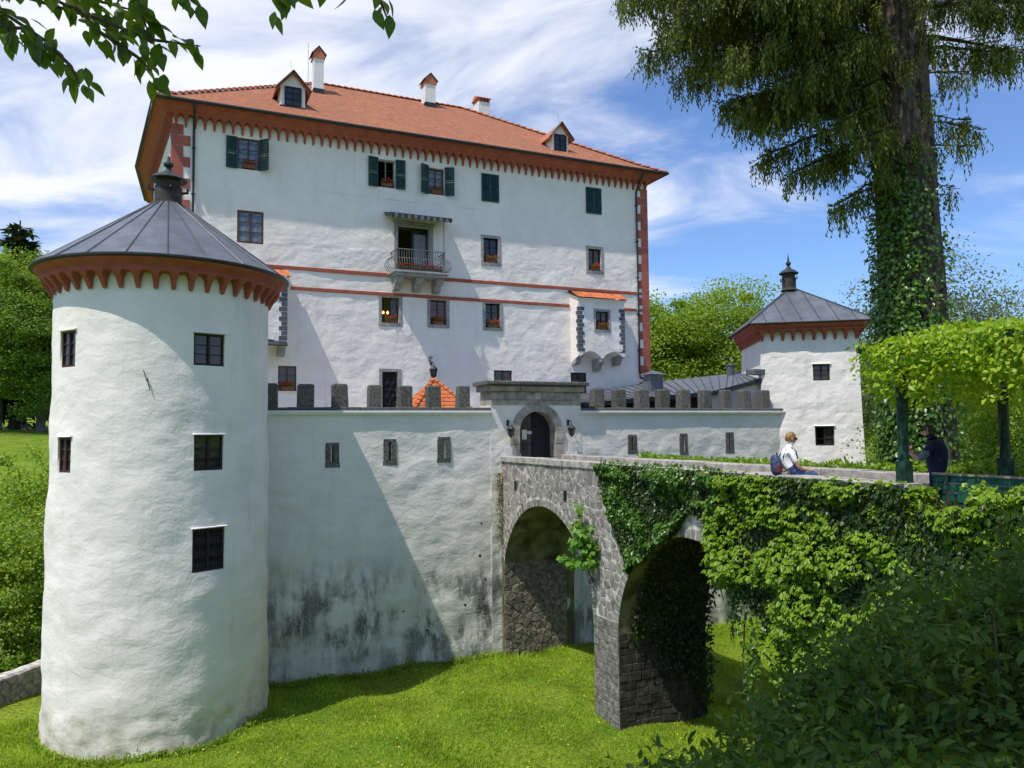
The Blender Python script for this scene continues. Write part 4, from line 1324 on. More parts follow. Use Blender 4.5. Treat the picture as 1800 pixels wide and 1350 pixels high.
# masonry bared inside the first arch, under the gate
# ---- lanterns
def lantern(name, label, u, w, z, s=1.0, scroll=False, castle=True):
    t = thing(name, label, 'lantern', (u, w, z), group='iron wall lanterns')
    mb = MB()
    if scroll:
        for k, (a, b) in enumerate(((0.28, 0.16), (0.14, 0.12), (0.36, 0.09))):
            mb.tube([(u - 0.05 + 0.07 * math.cos(q + k), w - 0.06 - k * 0.05, z + a + b * 0.7 * math.sin(q + k)) for q in np.linspace(0, 5.2, 11)], 0.014, 4)
    mb.tube([(u, w + 0.02, z + 0.05), (u, w - 0.08 * s, z + 0.10), (u, w - 0.18 * s, z + 0.10), (u, w - 0.26 * s, z + 0.04), (u, w - 0.26 * s, z - 0.02)], 0.016 * s, 5)
    mb.box(u - 0.04, u + 0.04, w - 0.01, w + 0.03, z - 0.08, z + 0.14)
    mb.build('arm', M['iron'], t)
    c = (u, w - 0.26 * s, z - 0.02 - 0.42 * s)
    h = MB()
    h.lathe([(0.0, 0.42 * s), (0.03 * s, 0.40 * s), (0.05 * s, 0.36 * s), (0.14 * s, 0.27 * s), (0.14 * s, 0.25 * s), (0.0, 0.25 * s)], c, 6)
    h.lathe([(0.0, -0.06 * s), (0.02 * s, -0.04 * s), (0.06 * s, 0.0), (0.085 * s, 0.02 * s), (0.0, 0.02 * s)], c, 6)
    for k in range(6):
        a = 2 * math.pi * k / 6
        h.tube([(c[0] + 0.08 * s * math.sin(a), c[1] - 0.08 * s * math.cos(a), c[2] + 0.02 * s), (c[0] + 0.125 * s * math.sin(a), c[1] - 0.125 * s * math.cos(a), c[2] + 0.255 * s)], 0.009 * s, 4)
    h.build('lantern_frame', M['iron'], t)
    g = MB().lathe([(0.074 * s, 0.022 * s), (0.116 * s, 0.252 * s)], c, 6)
    g.build('lantern_glass', M['glass'], t)
    return t
lantern('wall_lantern', 'small iron lantern left of the gate arch', 10.98, WG - 0.02, 0.20)
lantern('wall_lantern', 'small iron lantern right of the gate arch', 13.38, WG - 0.02, 0.20)
lantern('wall_lantern', 'large iron lantern on a scrolled bracket on the keep wall', 11.62, WK, 3.15, 1.45, True)

# ================================================================== the square tower
sq = thing('square_tower', 'small square white tower with grey pyramid roof at wall end', 'tower', (12.6, 34.1, -7.9), castle=False)
e1 = Vector((0.9816, -0.1908)); e2 = Vector((0.1045, 0.9945))
FL = Vector((10.54, 32.4))
def sqp(a, b):
    return FL + e1 * a + e2 * b
SW, SD = 3.86, 4.2
def sqmap(s, z, d):
    bt = 0.014 * (4.0 - z) + 0.05 * max(0, -z) * 0.3          # battered walls
    x = (s / SW - 0.5) * 2 * bt
    p = sqp(s + x, -bt - d)
    return (p.x, p.y, z)
sops = [(2.05, 2.72, 1.90, 2.58), (2.04, 2.78, -0.80, 0.0)]
mb = MB()
wall_grid(mb, sqmap, 0, SW, -8.2, 4.02, sops, 0.15, 0.15, lambda s, z: 0.04 * fbm(s * 1.1, z * 1.2, 7.7, 2) + 0.014 * fbm(s * 3.5, z * 3.7, 1.1, 2), (0.22, 1.0), edge=0.25)
def sqc(a, b, z):
    bt = 0.014 * (4.0 - z) + 0.05 * max(0, -z) * 0.3
    p = sqp(a + (bt if a > 0 else -bt), b + (bt if b > 0 else -bt))
    return (p.x, p.y, z)
for (a0, b0), (a1, b1) in (((SW, 0), (SW, SD)), ((SW, SD), (0, SD)), ((0, SD), (0, 0))):
    zs = np.linspace(-8.2, 4.02, 8)
    vs = [q for z in zs for q in (sqc(a0, b0, z), sqc(a1, b1, z))]
    mb.add(vs, [(2 * i, 2 * i + 1, 2 * i + 3, 2 * i + 2) for i in range(7)])
mb.build('wall', M['plaster_tower'], sq, fixn=False)
fa = math.atan2(e1.y, e1.x)
for a, b, c, d in sops:
    p = Vector(sqmap((a + b) / 2, (c + d) / 2, 0))
    window(sq, p.x, p.y, c, b - a, d - c, rows=3, rec=0.10, rot=fa, mat='dark', hood=True, frame=0.06, openleaf=(0,) if c < 0 else None)
def sqpath():
    P_ = [sqp(0, SD), sqp(0, 0), sqp(SW, 0), sqp(SW, SD)]
    return [tuple(p) for p in P_]
spth = sqpath()
mb = MB()
sweep(mb, spth, [(0.0, 4.0), (0.28, 4.02), (0.30, 4.07), (0.26, 4.09), (0.33, 4.17), (0.40, 4.22), (0.46, 4.25), (0.47, 4.30), (0.0, 4.31)])
mb.build('cornice', M['red'], sq)
corbels(sq, spth, 0.40, corbel_mesh('corbel', 0.19, 0.44, 0.28, 1.2), 3.60, inset=0.06)
ec = offset_path([spth[3]] + spth + [spth[0]], 0.55)[1:5]
ec = [Vector((FL + (Vector(p) - FL))) for p in [
    sqp(-0.55, SD + 0.55), sqp(-0.55, -0.55), sqp(SW + 0.55, -0.55), sqp(SW + 0.55, SD + 0.55)]]
apex = Vector((sqp(SW / 2 - 0.12, SD / 2).x, sqp(SW / 2 - 0.12, SD / 2).y, 6.22))
for f in range(4):
    A, B = ec[f], ec[(f + 1) % 4]
    n = 7
    for i in range(n):
        p, q = A.lerp(B, i / n), A.lerp(B, (i + 1) / n)
        # trays run square to the eave and are cut off by the hips
        mid = A.lerp(B, 0.5)
        def up(t):
            k = min(t, 1 - t) * 2
            base_ = A.lerp(B, t)
            dirv = Vector((apex.x, apex.y)) - mid
            e = base_ + dirv * k
            return (e.x, e.y, 4.33 + (apex.z - 4.33) * k)
        t0, t1 = i / n, (i + 1) / n
        ts = [t0] + ([0.5] if t0 < 0.5 < t1 else []) + [t1]
        pts = [(p.x, p.y, 4.33), (q.x, q.y, 4.33)] + [up(t) for t in ts[::-1]]
        mb = MB()
        k = len(pts)
        mb.add(pts + [(x, y, z - 0.03) for x, y, z in pts], [tuple(range(k)), tuple(range(2 * k - 1, k - 1, -1))] + [(j, k + j, k + (j + 1) % k, (j + 1) % k) for j in range(k)])
        if i:
            mb.tube([(p.x, p.y, 4.345), tuple(Vector(up(t0)) + Vector((0, 0, 0.012)))], 0.018, 4, mi=1)
        mb.build('roof_panel', [M['metal'], M['seam']], sq)
    MB().tube([(A.x, A.y, 4.35), (apex.x, apex.y, apex.z + 0.02)], 0.03, 5).build('hip_seam', M['seam'], sq)
mb = MB()
cl = [(p.x, p.y) for p in ec] + [(ec[0].x, ec[0].y)]
mb.tube([(x, y, 4.31) for x, y in cl], 0.035, 5)
mb.build('eave_edge', M['gutter'], sq)
flue(sq, apex.x - 0.1, apex.y - 0.05, 6.12, 0.30, 0.72)

# ================================================================== courtyard building behind the right wall
cb_ = thing('courtyard_building', 'low building with blue-grey standing seam metal roof behind right battlements', 'building', (20.0, 28.0, -1.6))
Fp = [Vector((13.7, 25.55, 0.92)), Vector((20.55, 25.55, 1.47)), Vector((23.3, 25.15, 2.13))]
Bp = [Vector((16.0, 35.0, 1.25)), Vector((23.8, 35.1, 2.45)), Vector((27.2, 32.0, 2.82)), Vector((25.4, 29.4, 2.72))]
def along(P_, t):
    L = [(b - a).length for a, b in zip(P_[:-1], P_[1:])]
    s = t * sum(L)
    for (a, b), l in zip(zip(P_[:-1], P_[1:]), L):
        if s <= l:
            return a.lerp(b, s / l)
        s -= l
    return P_[-1]
NS = 32
for i in range(NS):
    t0, t1 = i / NS, (i + 1) / NS
    a, b, c, d = along(Fp, t0), along(Fp, t1), along(Bp, t1), along(Bp, t0)
    mb = MB()
    pts = [a, b, c, d]
    mb.add(pts + [p - Vector((0, 0, 0.04)) for p in pts], [(0, 1, 2, 3), (7, 6, 5, 4), (0, 4, 5, 1), (1, 5, 6, 2), (2, 6, 7, 3), (3, 7, 4, 0)])
    mb.tube([a + Vector((0, 0, 0.02)), d + Vector((0, 0, 0.02))], 0.022, 4, mi=1)
    mb.build('roof_panel', [M['metal'], M['seam']], cb_)
mb = MB()
for a, b in zip(Fp[:-1], Fp[1:]):
    mb.add([a + Vector((0, -0.03, 0.01)), b + Vector((0, -0.03, 0.01)), b + Vector((0, -0.03, -0.17)), a + Vector((0, -0.03, -0.17)), a + Vector((0, 0.05, -0.17)), b + Vector((0, 0.05, -0.17))], [(0, 1, 2, 3), (3, 2, 5, 4)])
mb.build('fascia', M['gutter'], cb_)
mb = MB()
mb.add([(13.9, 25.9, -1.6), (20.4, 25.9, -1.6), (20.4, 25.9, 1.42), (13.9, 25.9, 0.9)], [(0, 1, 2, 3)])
mb.build('shaded_wall', M['dark'], cb_)  # dark colour stands for the shade below the roof edge
mb = MB()
mb.add([(20.4, 25.7, -1.6), (23.2, 25.45, -1.6), (23.2, 25.45, 2.1), (20.4, 25.7, 1.4)], [(0, 1, 2, 3)])
mb.build('wall', M['plaster'], cb_)
mb = MB()
mb.box(22.45, 23.35, 25.1, 25.6, 2.2, 2.42)
mb.build('parapet_box', M['metal'], cb_)
vb = MB().box(19.75, 20.42, 28.7, 29.3, 1.4, 2.32)
ve = vb.build('vent', M['metal'], cb_)
MB().add([(19.6, 28.55, 2.40), (20.57, 28.55, 2.40), (20.57, 29.45, 2.40), (19.6, 29.45, 2.40), (20.08, 29.0, 2.60)], [(0, 1, 4), (1, 2, 4), (2, 3, 4), (3, 0, 4), (3, 2, 1, 0)]).build('vent_cap', M['metal'], ve)
MB().lathe([(0.2, 2.6), (0.2, 3.1), (0.24, 3.12), (0.24, 3.18), (0.0, 3.25)], (26.2, 31.0, 0), 12).build('flue', M['metal'], cb_)
tag(bpy.data.objects.new('x', None), None) if False else None

# courtyard floor behind the walls
MB().add([(1.0, 25.5, -1.62), (24.0, 25.5, -1.62), (24.0, 35.1, -1.62), (1.0, 35.1, -1.62)], [(0, 1, 2, 3)])
cf = MB().add([(1.0, 25.4, -1.62), (24.5, 25.4, -1.62), (24.5, 35.15, -1.62), (1.0, 35.15, -1.62)], [(0, 1, 2, 3)])
cfo = mesh_obj('courtyard', cf.mesh('courtyard', M['coping']), None, (0, 0, 0), PHI)
tag(cfo, kind='structure')

# ---- little tiled roof peeping over the left wall
ph = thing('porch', 'small porch with bright orange tiled pointed roof behind left battlements', 'porch', (10.40, 31.2, -1.6))
hc = Vector((10.40, 31.2)); hb = 1.22; zb_, za = 0.85, 2.16
for sx, sy in ((-1, -1), (1, -1), (1, 1), (-1, 1)):
    MB().box(hc.x + sx * 0.95 - 0.1, hc.x + sx * 0.95 + 0.1, hc.y + sy * 0.95 - 0.1, hc.y + sy * 0.95 + 0.1, -1.6, zb_).build('post', M['trim'], ph)
MB().add([(hc.x - hb, hc.y - hb, zb_ - 0.02), (hc.x + hb, hc.y - hb, zb_ - 0.02), (hc.x + hb, hc.y + hb, zb_ - 0.02), (hc.x - hb, hc.y + hb, zb_ - 0.02), (hc.x, hc.y, za - 0.03)], [(0, 1, 4), (1, 2, 4), (2, 3, 4), (3, 0, 4), (3, 2, 1, 0)]).build('roof_boards', M['rust'], ph)
rows = 8
slp = math.atan2(za - zb_, hb)
ptm = MB()
ptm.add([(-0.1, 0, 0.012), (-0.05, -0.012, 0.022), (0.05, -0.012, 0.022), (0.1, 0, 0.012), (0.1, 0.24, 0.0), (-0.1, 0.24, 0.0), (-0.1, 0, -0.006), (0.1, 0, -0.006)], [(0, 1, 2, 3), (0, 3, 4, 5), (6, 0, 5), (3, 7, 4), (6, 7, 3, 2, 1, 0)])
ptm = ptm.mesh('roof_tile', M['tile'])
for f in range(4):
    ang = f * math.pi / 2
    if f == 2: continue
    for r in range(rows):
        k = r / rows
        half = hb * (1 - k) - 0.06
        nn = max(1, int(2 * half / 0.2))
        for i in range(nn):
            x = -half + 2 * half * (i + 0.5) / nn
            y = -(hb * (1 - k)) - 0.02
            z = zb_ + (za - zb_) * k + 0.02
            p = Vector((x * math.cos(ang) - y * math.sin(ang), x * math.sin(ang) + y * math.cos(ang), z)) + Vector((hc.x, hc.y, 0))
            ob = mesh_obj('roof_tile', ptm, ph, p - base_of(ph))
            ob.rotation_euler = (Matrix.Rotation(ang, 4, 'Z') @ Matrix.Rotation(slp, 4, 'X')).to_euler()
            ob.scale = (2 * half / nn / 0.2 * 0.98, 1, 1)
for sx, sy in ((-1, -1), (1, -1)):
    cap_tiles(ph, (hc.x + sx * hb, hc.y + sy * hb, zb_ + 0.03), (hc.x, hc.y, za + 0.02), M['tile'], 0.26, 0.085, 'hip_tile')

# ================================================================== the bridge
UB0, UB1 = 10.73, 13.52
bridge = thing('stone_bridge', 'two-arched rubble stone footbridge leading to the castle gate', 'bridge', (12.1, 17.9, -7.9))
A1 = (21.62, -5.5, 3.10); A2 = (14.32, -5.45, 2.98)          # arch centre (w, z) and radius
def intrados(w):
    z = None
    for c, zc, r in (A1, A2):
        if abs(w - c) < r:
            return zc + math.sqrt(r * r - (w - c) ** 2)
    return None
WE = 4.0
WP = 8.55                                      # the near parapet stops here; the bench stands beyond
def face(mb, u, flip, near_side=True):
    ws = sorted(set(list(np.linspace(WE, WC, 70)) + [WP] + [c + r * math.sin(t) for c, zc, r in (A1, A2) for t in np.linspace(-math.pi / 2, math.pi / 2, 41)]))
    ws = [w for w in ws if w <= WC]
    def top_(w):
        return -1.10 if (w > WP or not near_side) else -1.66
    def low(w):
        for c, zc, r in (A1, A2):
            if abs(w - c) <= r + 1e-6:
                return zc + math.sqrt(max(0, r * r - (w - c) ** 2))
        return -8.1
    for a, b in zip(ws[:-1], ws[1:]):
        m_ = (a + b) / 2
        inside = any(abs(m_ - c) < r for c, zc, r in (A1, A2))
        za_, zb2 = (low(a) if inside else -8.1), (low(b) if inside else -8.1)
        top = top_(m_)
        q = [(u, a, za_), (u, b, zb2), (u, b, top), (u, a, top)]
        mb.add(q, [(3, 2, 1, 0) if flip else (0, 1, 2, 3)])
mb = MB()
face(mb, UB0, False); face(mb, UB1, True, False)
mb.add([(UB0, WE, -8.1), (UB1, WE, -8.1), (UB1, WE, -1.66), (UB0, WE, -1.66)], [(0, 1, 2, 3)])
mb.build('spandrel_wall', M['mortar'], bridge, fixn=False)
mb = MB()
for c, zc, r in (A1, A2):
    prof = [(c - r, -8.1)] + [(c - r * math.cos(t), zc + r * math.sin(t)) for t in np.linspace(0, math.pi, 33)] + [(c + r, -8.1)]
    vs = []
    US = np.linspace(UB0, UB1, 9)
    for w, z in prof:
        for u in US:
            d = 0.02 * fbm(u * 2, w * 2, z * 2, 2)
            vs.append((u, w + d, z + d))
    k = len(US)
    mb.add(vs, [(i * k + j, i * k + j + 1, (i + 1) * k + j + 1, (i + 1) * k + j) for i in range(len(prof) - 1) for j in range(k - 1)])
mb.build('vault', M['mossy'], bridge, fixn=False)
# deck and inner parapet faces
mb = MB()
mb.add([(UB0 - 0.01, 1.5, -1.643), (UB0 + 0.41, 1.5, -1.643), (UB0 + 0.41, WP + 0.1, -1.643), (UB0 - 0.01, WP + 0.1, -1.643)], [(0, 1, 2, 3)])
mb.add([(UB0 + 0.40, 1.5, -1.64), (UB1 - 0.40, 1.5, -1.64), (UB1 - 0.40, WC + 0.2, -1.64), (UB0 + 0.40, WC + 0.2, -1.64)], [(0, 1, 2, 3)])
mb.build('deck', M['coping'], bridge)
MB().box(UB0 + 0.02, UB0 + 0.40, WP, WC - 0.02, -1.75, -1.10).build('parapet', M['rubble'], bridge)
MB().box(UB1 - 0.40, UB1 - 0.02, WE, WC - 0.02, -1.75, -1.10).build('parapet', M['rubble'], bridge)
def coping(u0, u1, w0, w1, zt):
    w = w0
    while w < w1 - 0.3:
        l = min(1.05 + rng.random() * 0.5, w1 - w)
        if w1 - (w + l) < 0.4:
            l = w1 - w
        dz = rng.normal() * 0.006
        j = rng.normal() * 0.006
        mb = MB()
        c = 0.018
        a, b, z0, z1 = w + 0.004, w + l - 0.004, -1.095, zt + dz
        ring = [(u0 + j, z0), (u1 + j, z0), (u1 + j, z1 - c), (u1 + j - c, z1), (u0 + j + c, z1), (u0 + j, z1 - c)]
        mb.prism(ring, a, b, 'y')
        mb.build('coping_stone', M['coping'], bridge)
        w += l
coping(UB0 - 0.06, UB0 + 0.44, WP, WC - 0.03, -0.92)
coping(UB1 - 0.44, UB1 + 0.06, WE, WC - 0.03, -0.92)
# ---- stones of the near face: irregular pieces in pale mortar
def clip_poly(poly, a, b, c):
    out = []
    for i in range(len(poly)):
        p, q = poly[i], poly[(i + 1) % len(poly)]
        dp, dq = a * p[0] + b * p[1] - c, a * q[0] + b * q[1] - c
        if dp <= 0: out.append(p)
        if dp * dq < 0:
            t = dp / (dp - dq)
            out.append((p[0] + (q[0] - p[0]) * t, p[1] + (q[1] - p[1]) * t))
    return out
def voronoi(seeds, box):
    S = np.array(seeds)
    cells = []
    for i, s in enumerate(seeds):
        poly = [(box[0], box[2]), (box[1], box[2]), (box[1], box[3]), (box[0], box[3])]
        d = np.hypot(S[:, 0] - s[0], S[:, 1] - s[1])
        for j in np.argsort(d)[1:22]:
            t = seeds[j]
            a, b = t[0] - s[0], t[1] - s[1]
            c = (t[0] ** 2 + t[1] ** 2 - s[0] ** 2 - s[1] ** 2) / 2
            poly = clip_poly(poly, a, b, c)
            if len(poly) < 3:
                break
        cells.append(poly)
    return cells
def jitter_seeds(x0, x1, y0, y1, sx, sy, jit=0.42):
    out = []
    ny = int((y1 - y0) / sy) + 1; nx = int((x1 - x0) / sx) + 1
    for j in range(ny):
        for i in range(nx):
            out.append((x0 + (i + 0.5 + (0.5 if j % 2 else 0) + rng.uniform(-jit, jit)) * sx, y0 + (j + 0.5 + rng.uniform(-jit, jit)) * sy))
    return [p for p in out if x0 < p[0] < x1 and y0 < p[1] < y1]
def stone(parent, poly, place, mat, gap=0.016, proud=0.02, name='stone'):
    """poly in 2-D; shrunk, with a slightly domed face; place(x, y, out) -> 3-D"""
    if len(poly) < 3: return
    cx = sum(p[0] for p in poly) / len(poly); cy = sum(p[1] for p in poly) / len(poly)
    area = 0.5 * abs(sum(poly[i][0] * poly[(i + 1) % len(poly)][1] - poly[(i + 1) % len(poly)][0] * poly[i][1] for i in range(len(poly))))
    if area < 0.006: return
    def ring(k):
        R_ = []
        for x, y in poly:
            d = math.hypot(x - cx, y - cy)
            f = max(0.15, (d - k) / d) if d > 1e-6 else 0
            R_.append((cx + (x - cx) * f, cy + (y - cy) * f))
        return R_
    h = proud * rng.uniform(0.6, 1.5)
    tx, ty = rng.normal(0, 0.02, 2)
    n = len(poly)
    vs = [place(x, y, -0.03) for x, y in ring(gap)] + [place(x, y, h * 0.55) for x, y in ring(gap * 1.1)] + [place(x, y, h + tx * (x - cx) * 2 + ty * (y - cy) * 2) for x, y in ring(gap + 0.028)]
    fs = [(i, (i + 1) % n, n + (i + 1) % n, n + i) for i in range(n)] + [(n + i, n + (i + 1) % n, 2 * n + (i + 1) % n, 2 * n + i) for i in range(n)] + [tuple(range(2 * n, 3 * n))]
    MB().add(vs, fs).build(name, mat, parent)
near = lambda w, z, o: (UB0 - o, w, z)
RING = 0.24
def ring_push(w, z):
    for c, zc, r in (A1, A2):
        if z > zc - 0.05:
            d = math.hypot(w - c, z - zc)
            if d < r + RING:
                k = (r + RING) / max(d, 1e-3)
                return (c + (w - c) * k, zc + (z - zc) * k)
        elif abs(w - c) < r:
            return (c + math.copysign(r, w - c), z)
    return (w, z)
def near_cell_ok(p):
    w, z = p
    for c, zc, r in (A1, A2):
        if (z > zc and math.hypot(w - c, z - zc) < r + RING + 0.03) or (z <= zc and abs(w - c) < r):
            return False
    return True
PW0, PW1 = A2[0] + A2[2], A1[0] - A1[2]          # the pier between the arches
box = (16.3, WC - 0.02, -5.0, -1.12)
seeds = [p for p in jitter_seeds(*box, 0.29, 0.26, 0.49) if near_cell_ok(p)]
ghost = [(c + (r + RING - 0.13) * math.cos(t), zc + (r + RING - 0.13) * math.sin(t)) for c, zc, r in (A1, A2) for t in np.linspace(0, math.pi, 36)]
cells = voronoi(seeds + [g for g in ghost if box[0] < g[0] < box[1] and box[2] < g[1] < box[3]], box)[:len(seeds)]
holes = ((23.54, -1.86), (20.05, -1.95))
for s, poly in zip(seeds, cells):
    if any(abs(s[0] - h[0]) < 0.10 and abs(s[1] - h[1]) < 0.18 for h in holes):
        continue
    poly = [ring_push(*p) for p in poly]
    stone(bridge, poly, near, M['rubble'], gap=rng.uniform(0.012, 0.030), proud=0.009)
for h in holes:
    MB().box(UB0 - 0.035, UB0 + 0.3, h[0] - 0.075, h[0] + 0.075, h[1] - 0.15, h[1] + 0.15).build('drain_hole_shade', M['door'], bridge)  # solid black block stands for the shade inside the drain
# arch ring stones, near face
for c, zc, r in (A1, A2):
    t = 0.0
    while t < math.pi - 0.02:
        dt = rng.uniform(0.055, 0.085)
        t1 = min(t + dt, math.pi)
        rr = r + RING * rng.uniform(0.86, 1.02)
        q0, q1 = t + 0.004, t1 - 0.004
        poly = [(c + r * math.cos(q0), zc + r * math.sin(q0)), (c + rr * math.cos(q0), zc + rr * math.sin(q0)), (c + rr * math.cos(q1), zc + rr * math.sin(q1)), (c + r * math.cos(q1), zc + r * math.sin(q1))]
        if max(p[0] for p in poly) < WC + 0.02:
            stone(bridge, poly, near, M['rubble'], gap=0.006, proud=0.008, name='arch_stone')
        t = t1
# coursed pier blocks: near face and the face turned to the right
def courses(x0, x1, z0, z1, place, mat, ch=0.29, bl=0.52):
    z = z0; k = 0
    while z < z1 - 0.05:
        h = min(ch * rng.uniform(0.8, 1.2), z1 - z)
        x = x0
        first = True
        while x < x1 - 0.02:
            l = bl * rng.uniform(0.6, 1.3) * (0.6 if first and k % 2 else 1)
            if x1 - (x + l) < 0.18: l = x1 - x
            stone(bridge, [(x, z), (x + l, z), (x + l, z + h), (x, z + h)], place, mat, gap=0.012, proud=0.022, name='pier_block')
            x += l; first = False
        z += h; k += 1
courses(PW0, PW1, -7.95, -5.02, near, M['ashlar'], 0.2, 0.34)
courses(UB0, UB1, -7.95, -5.2, lambda u, z, o: (u, PW0 - o, z), M['ashlar_shaded'], 0.22, 0.4)  # this face takes the stone colour darkened for shade
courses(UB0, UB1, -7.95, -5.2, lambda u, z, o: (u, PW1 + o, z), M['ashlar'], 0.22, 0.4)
# rough masonry of the castle wall bared under the first arch
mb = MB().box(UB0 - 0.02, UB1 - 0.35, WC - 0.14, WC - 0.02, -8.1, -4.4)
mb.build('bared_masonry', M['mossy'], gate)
bx = (UB0, UB1 - 0.36, -7.9, -4.4)
sd = jitter_seeds(*bx, 0.26, 0.21, 0.5)
for s, poly in zip(sd, voronoi(sd, bx)):
    stone(gate, poly, lambda u, z, o: (u, WC - 0.14 - o, z), M['rubble_brown'], gap=0.006, proud=0.04, name='rubble_stone')
# low garden wall left of the tower
lw = thing('low_wall', 'low weathered stone wall left of the round tower', 'wall', (-14.8, 22.5, -7.8), castle=False)
a, b = Vector((-15.9, 17.0)), Vector((-13.6, 28.0))
d = (b - a).normalized(); nrm = Vector((d.y, -d.x))
L_ = (b - a).length
mb = MB()
n = 40
pr = []
for i in range(n + 1):
    p = a + d * (L_ * i / n)
    z = float(terrain_z(p.x, p.y))
    h = -6.98 + 0.06 * fbm(i * 0.4, 0.3, 0, 2) - 0.0
    r1, r2 = p + nrm * 0.02 * fbm(i * .7, 2, 1, 2), p - nrm * 0.42
    pr.append([(r1.x + nrm.x * 0.04, r1.y + nrm.y * 0.04, z - 0.4), (r1.x, r1.y, h - 0.05), (r1.x - nrm.x * 0.06, r1.y - nrm.y * 0.06, h + 0.02), (r2.x, r2.y, h), (r2.x, r2.y, z - 0.4)])
vs = [q for r_ in pr for q in r_]
mb.add(vs, [(i * 5 + k, (i + 1) * 5 + k, (i + 1) * 5 + k + 1, i * 5 + k + 1) for i in range(n) for k in range(4)])
mb.build('wall', M['mortar'], lw)
bx = (0.0, L_, -7.9, -7.0)
sd = jitter_seeds(*bx, 0.42, 0.24)
for s, poly in zip(sd, voronoi(sd, bx)):
    if s[0] > 3.5:
        stone(lw, poly, lambda x, z, o: (a.x + d.x * x + nrm.x * (0.04 + o), a.y + d.y * x + nrm.y * (0.04 + o), z), M['rubble'], gap=0.014, proud=0.03)

# ================================================================== planted things on the walls
def flower_meshes(wd, seed):
    r_ = np.random.default_rng(seed)
    b = MB()
    b.add([(-wd / 2, -0.08, 0.16), (wd / 2, -0.08, 0.16), (wd / 2, 0.08, 0.16), (-wd / 2, 0.08, 0.16), (-wd / 2 + 0.03, -0.06, 0), (wd / 2 - 0.03, -0.06, 0), (wd / 2 - 0.03, 0.06, 0), (-wd / 2 + 0.03, 0.06, 0)],
          [(0, 1, 2, 3), (4, 7, 6, 5), (0, 4, 5, 1), (1, 5, 6, 2), (2, 6, 7, 3), (3, 7, 4, 0)])
    b.box(-wd / 2 - 0.01, wd / 2 + 0.01, -0.09, 0.09, 0.14, 0.165)
    n = int(220 * wd / 0.55)
    C = np.stack([r_.uniform(-wd / 2, wd / 2, n), r_.normal(-0.02, 0.07, n), 0.15 + np.abs(r_.normal(0, 0.08, n))], 1)
    A = unit(r_.normal(size=(n, 3)) + np.array([0, -0.5, 0.4]))
    lf = leaves('flower_leaves', C, A, unit(r_.normal(size=(n, 3)) + np.array([0, -0.6, 0.8])), r_.uniform(0.04, 0.07, n), r_.uniform(0.04, 0.06, n), M['fleaf'])
    k = int(11 * wd / 0.55)
    V, F = [], []
    P_ = []
    for i in range(k):
        c = np.array([r_.uniform(-wd / 2, wd / 2), r_.normal(-0.06, 0.05), 0.24 + r_.uniform(0, 0.13)])
        P_.append(c + r_.normal(0, 0.022, (16, 3)))
    P_ = np.concatenate(P_)
    fw = leaves('flower_heads', P_, rng.normal(size=(len(P_), 3)), rng.normal(size=(len(P_), 3)) + np.array([0, -0.8, 0.3]), 0.04, 0.042, M['flower'])
    return b.mesh('planter', M['terracotta']), lf, fw
FM = [flower_meshes(0.56, s) for s in (1, 2, 3)]
FLONG = flower_meshes(1.05, 5)
def flower_box(label, u, w, z, k=0, long=False):
    t = thing('flower_box', label, 'flower box', (u, w, z), group='geranium boxes on the castle keep')
    pm, lf, fw = FLONG if long else FM[k % 3]
    mesh_obj('planter', pm, t)
    tag(mesh_obj('leaves', lf, t), kind='stuff'); tag(mesh_obj('flowers', fw, t), kind='stuff')
    return t
flower_box('faded flower box on the top left shuttered window', 3.22, WK - 0.02, 11.66, 0)
flower_box('red flower box in the open dark window under the eaves', 9.45, WK + 0.02, 11.60, 1)
flower_box('flower box in the top window right of the open one', 11.95, WK + 0.02, 11.55, 2)
flower_box('red geraniums in the framed window right of the balcony', 14.80, WK + 0.02, 8.37, 0)
flower_box('red geraniums in the framed window highest above the right oriel', 20.81, WK + 0.02, 8.41, 1)
flower_box('geraniums in the framed window below the balcony, lamps lit behind', 9.66, WK + 0.02, 5.08, 2)
flower_box('geraniums in the middle of three framed windows below the balcony', 12.0, WK + 0.02, 5.11, 0)
flower_box('geraniums in the rightmost of three framed windows below the balcony', 14.87, WK + 0.02, 5.10, 1)
flower_box('geranium box on the small window beside the round tower', 4.92, WK - 0.04, 1.84, 2)
flower_box('geranium box in the oriel window', 20.70, WK - 0.83, 5.14, 0)
flower_box('long red geranium trough on the left of the balcony floor', 10.22, BW + 0.26, 7.425, 0, True)
flower_box('long red geranium trough on the right of the balcony floor', 11.40, BW + 0.26, 7.425, 0, True)
# the wall lamps lit inside the open window
lamp = thing('chandelier', 'three lit lamps glowing inside the framed window', 'lamp', (9.62, WK + 1.3, 5.5))
mb = MB().tube([(9.62, WK + 1.3, 6.4), (9.62, WK + 1.3, 5.62)], 0.02, 5)
for q in (-0.22, 0.0, 0.22):
    mb.tube([(9.62, WK + 1.3, 5.62), (9.62 + q, WK + 1.3, 5.60), (9.62 + q, WK + 1.3, 5.68)], 0.015, 5)
mb.build('arm', M['rust'], lamp)
mg, ntg, bsg = newmat('lamp glow')
bsg.inputs['Base Color'].default_value = (1, 0.6, 0.2, 1)
bsg.inputs['Emission Color'].default_value = (1.0, 0.52, 0.15, 1)
bsg.inputs['Emission Strength'].default_value = 2.2
for q in (-0.22, 0.0, 0.22):
    MB().lathe([(0.0, 5.68), (0.05, 5.72), (0.06, 5.78), (0.0, 5.86)], (9.62 + q, WK + 1.3, 0), 8).build('lamp_shade', mg, lamp)

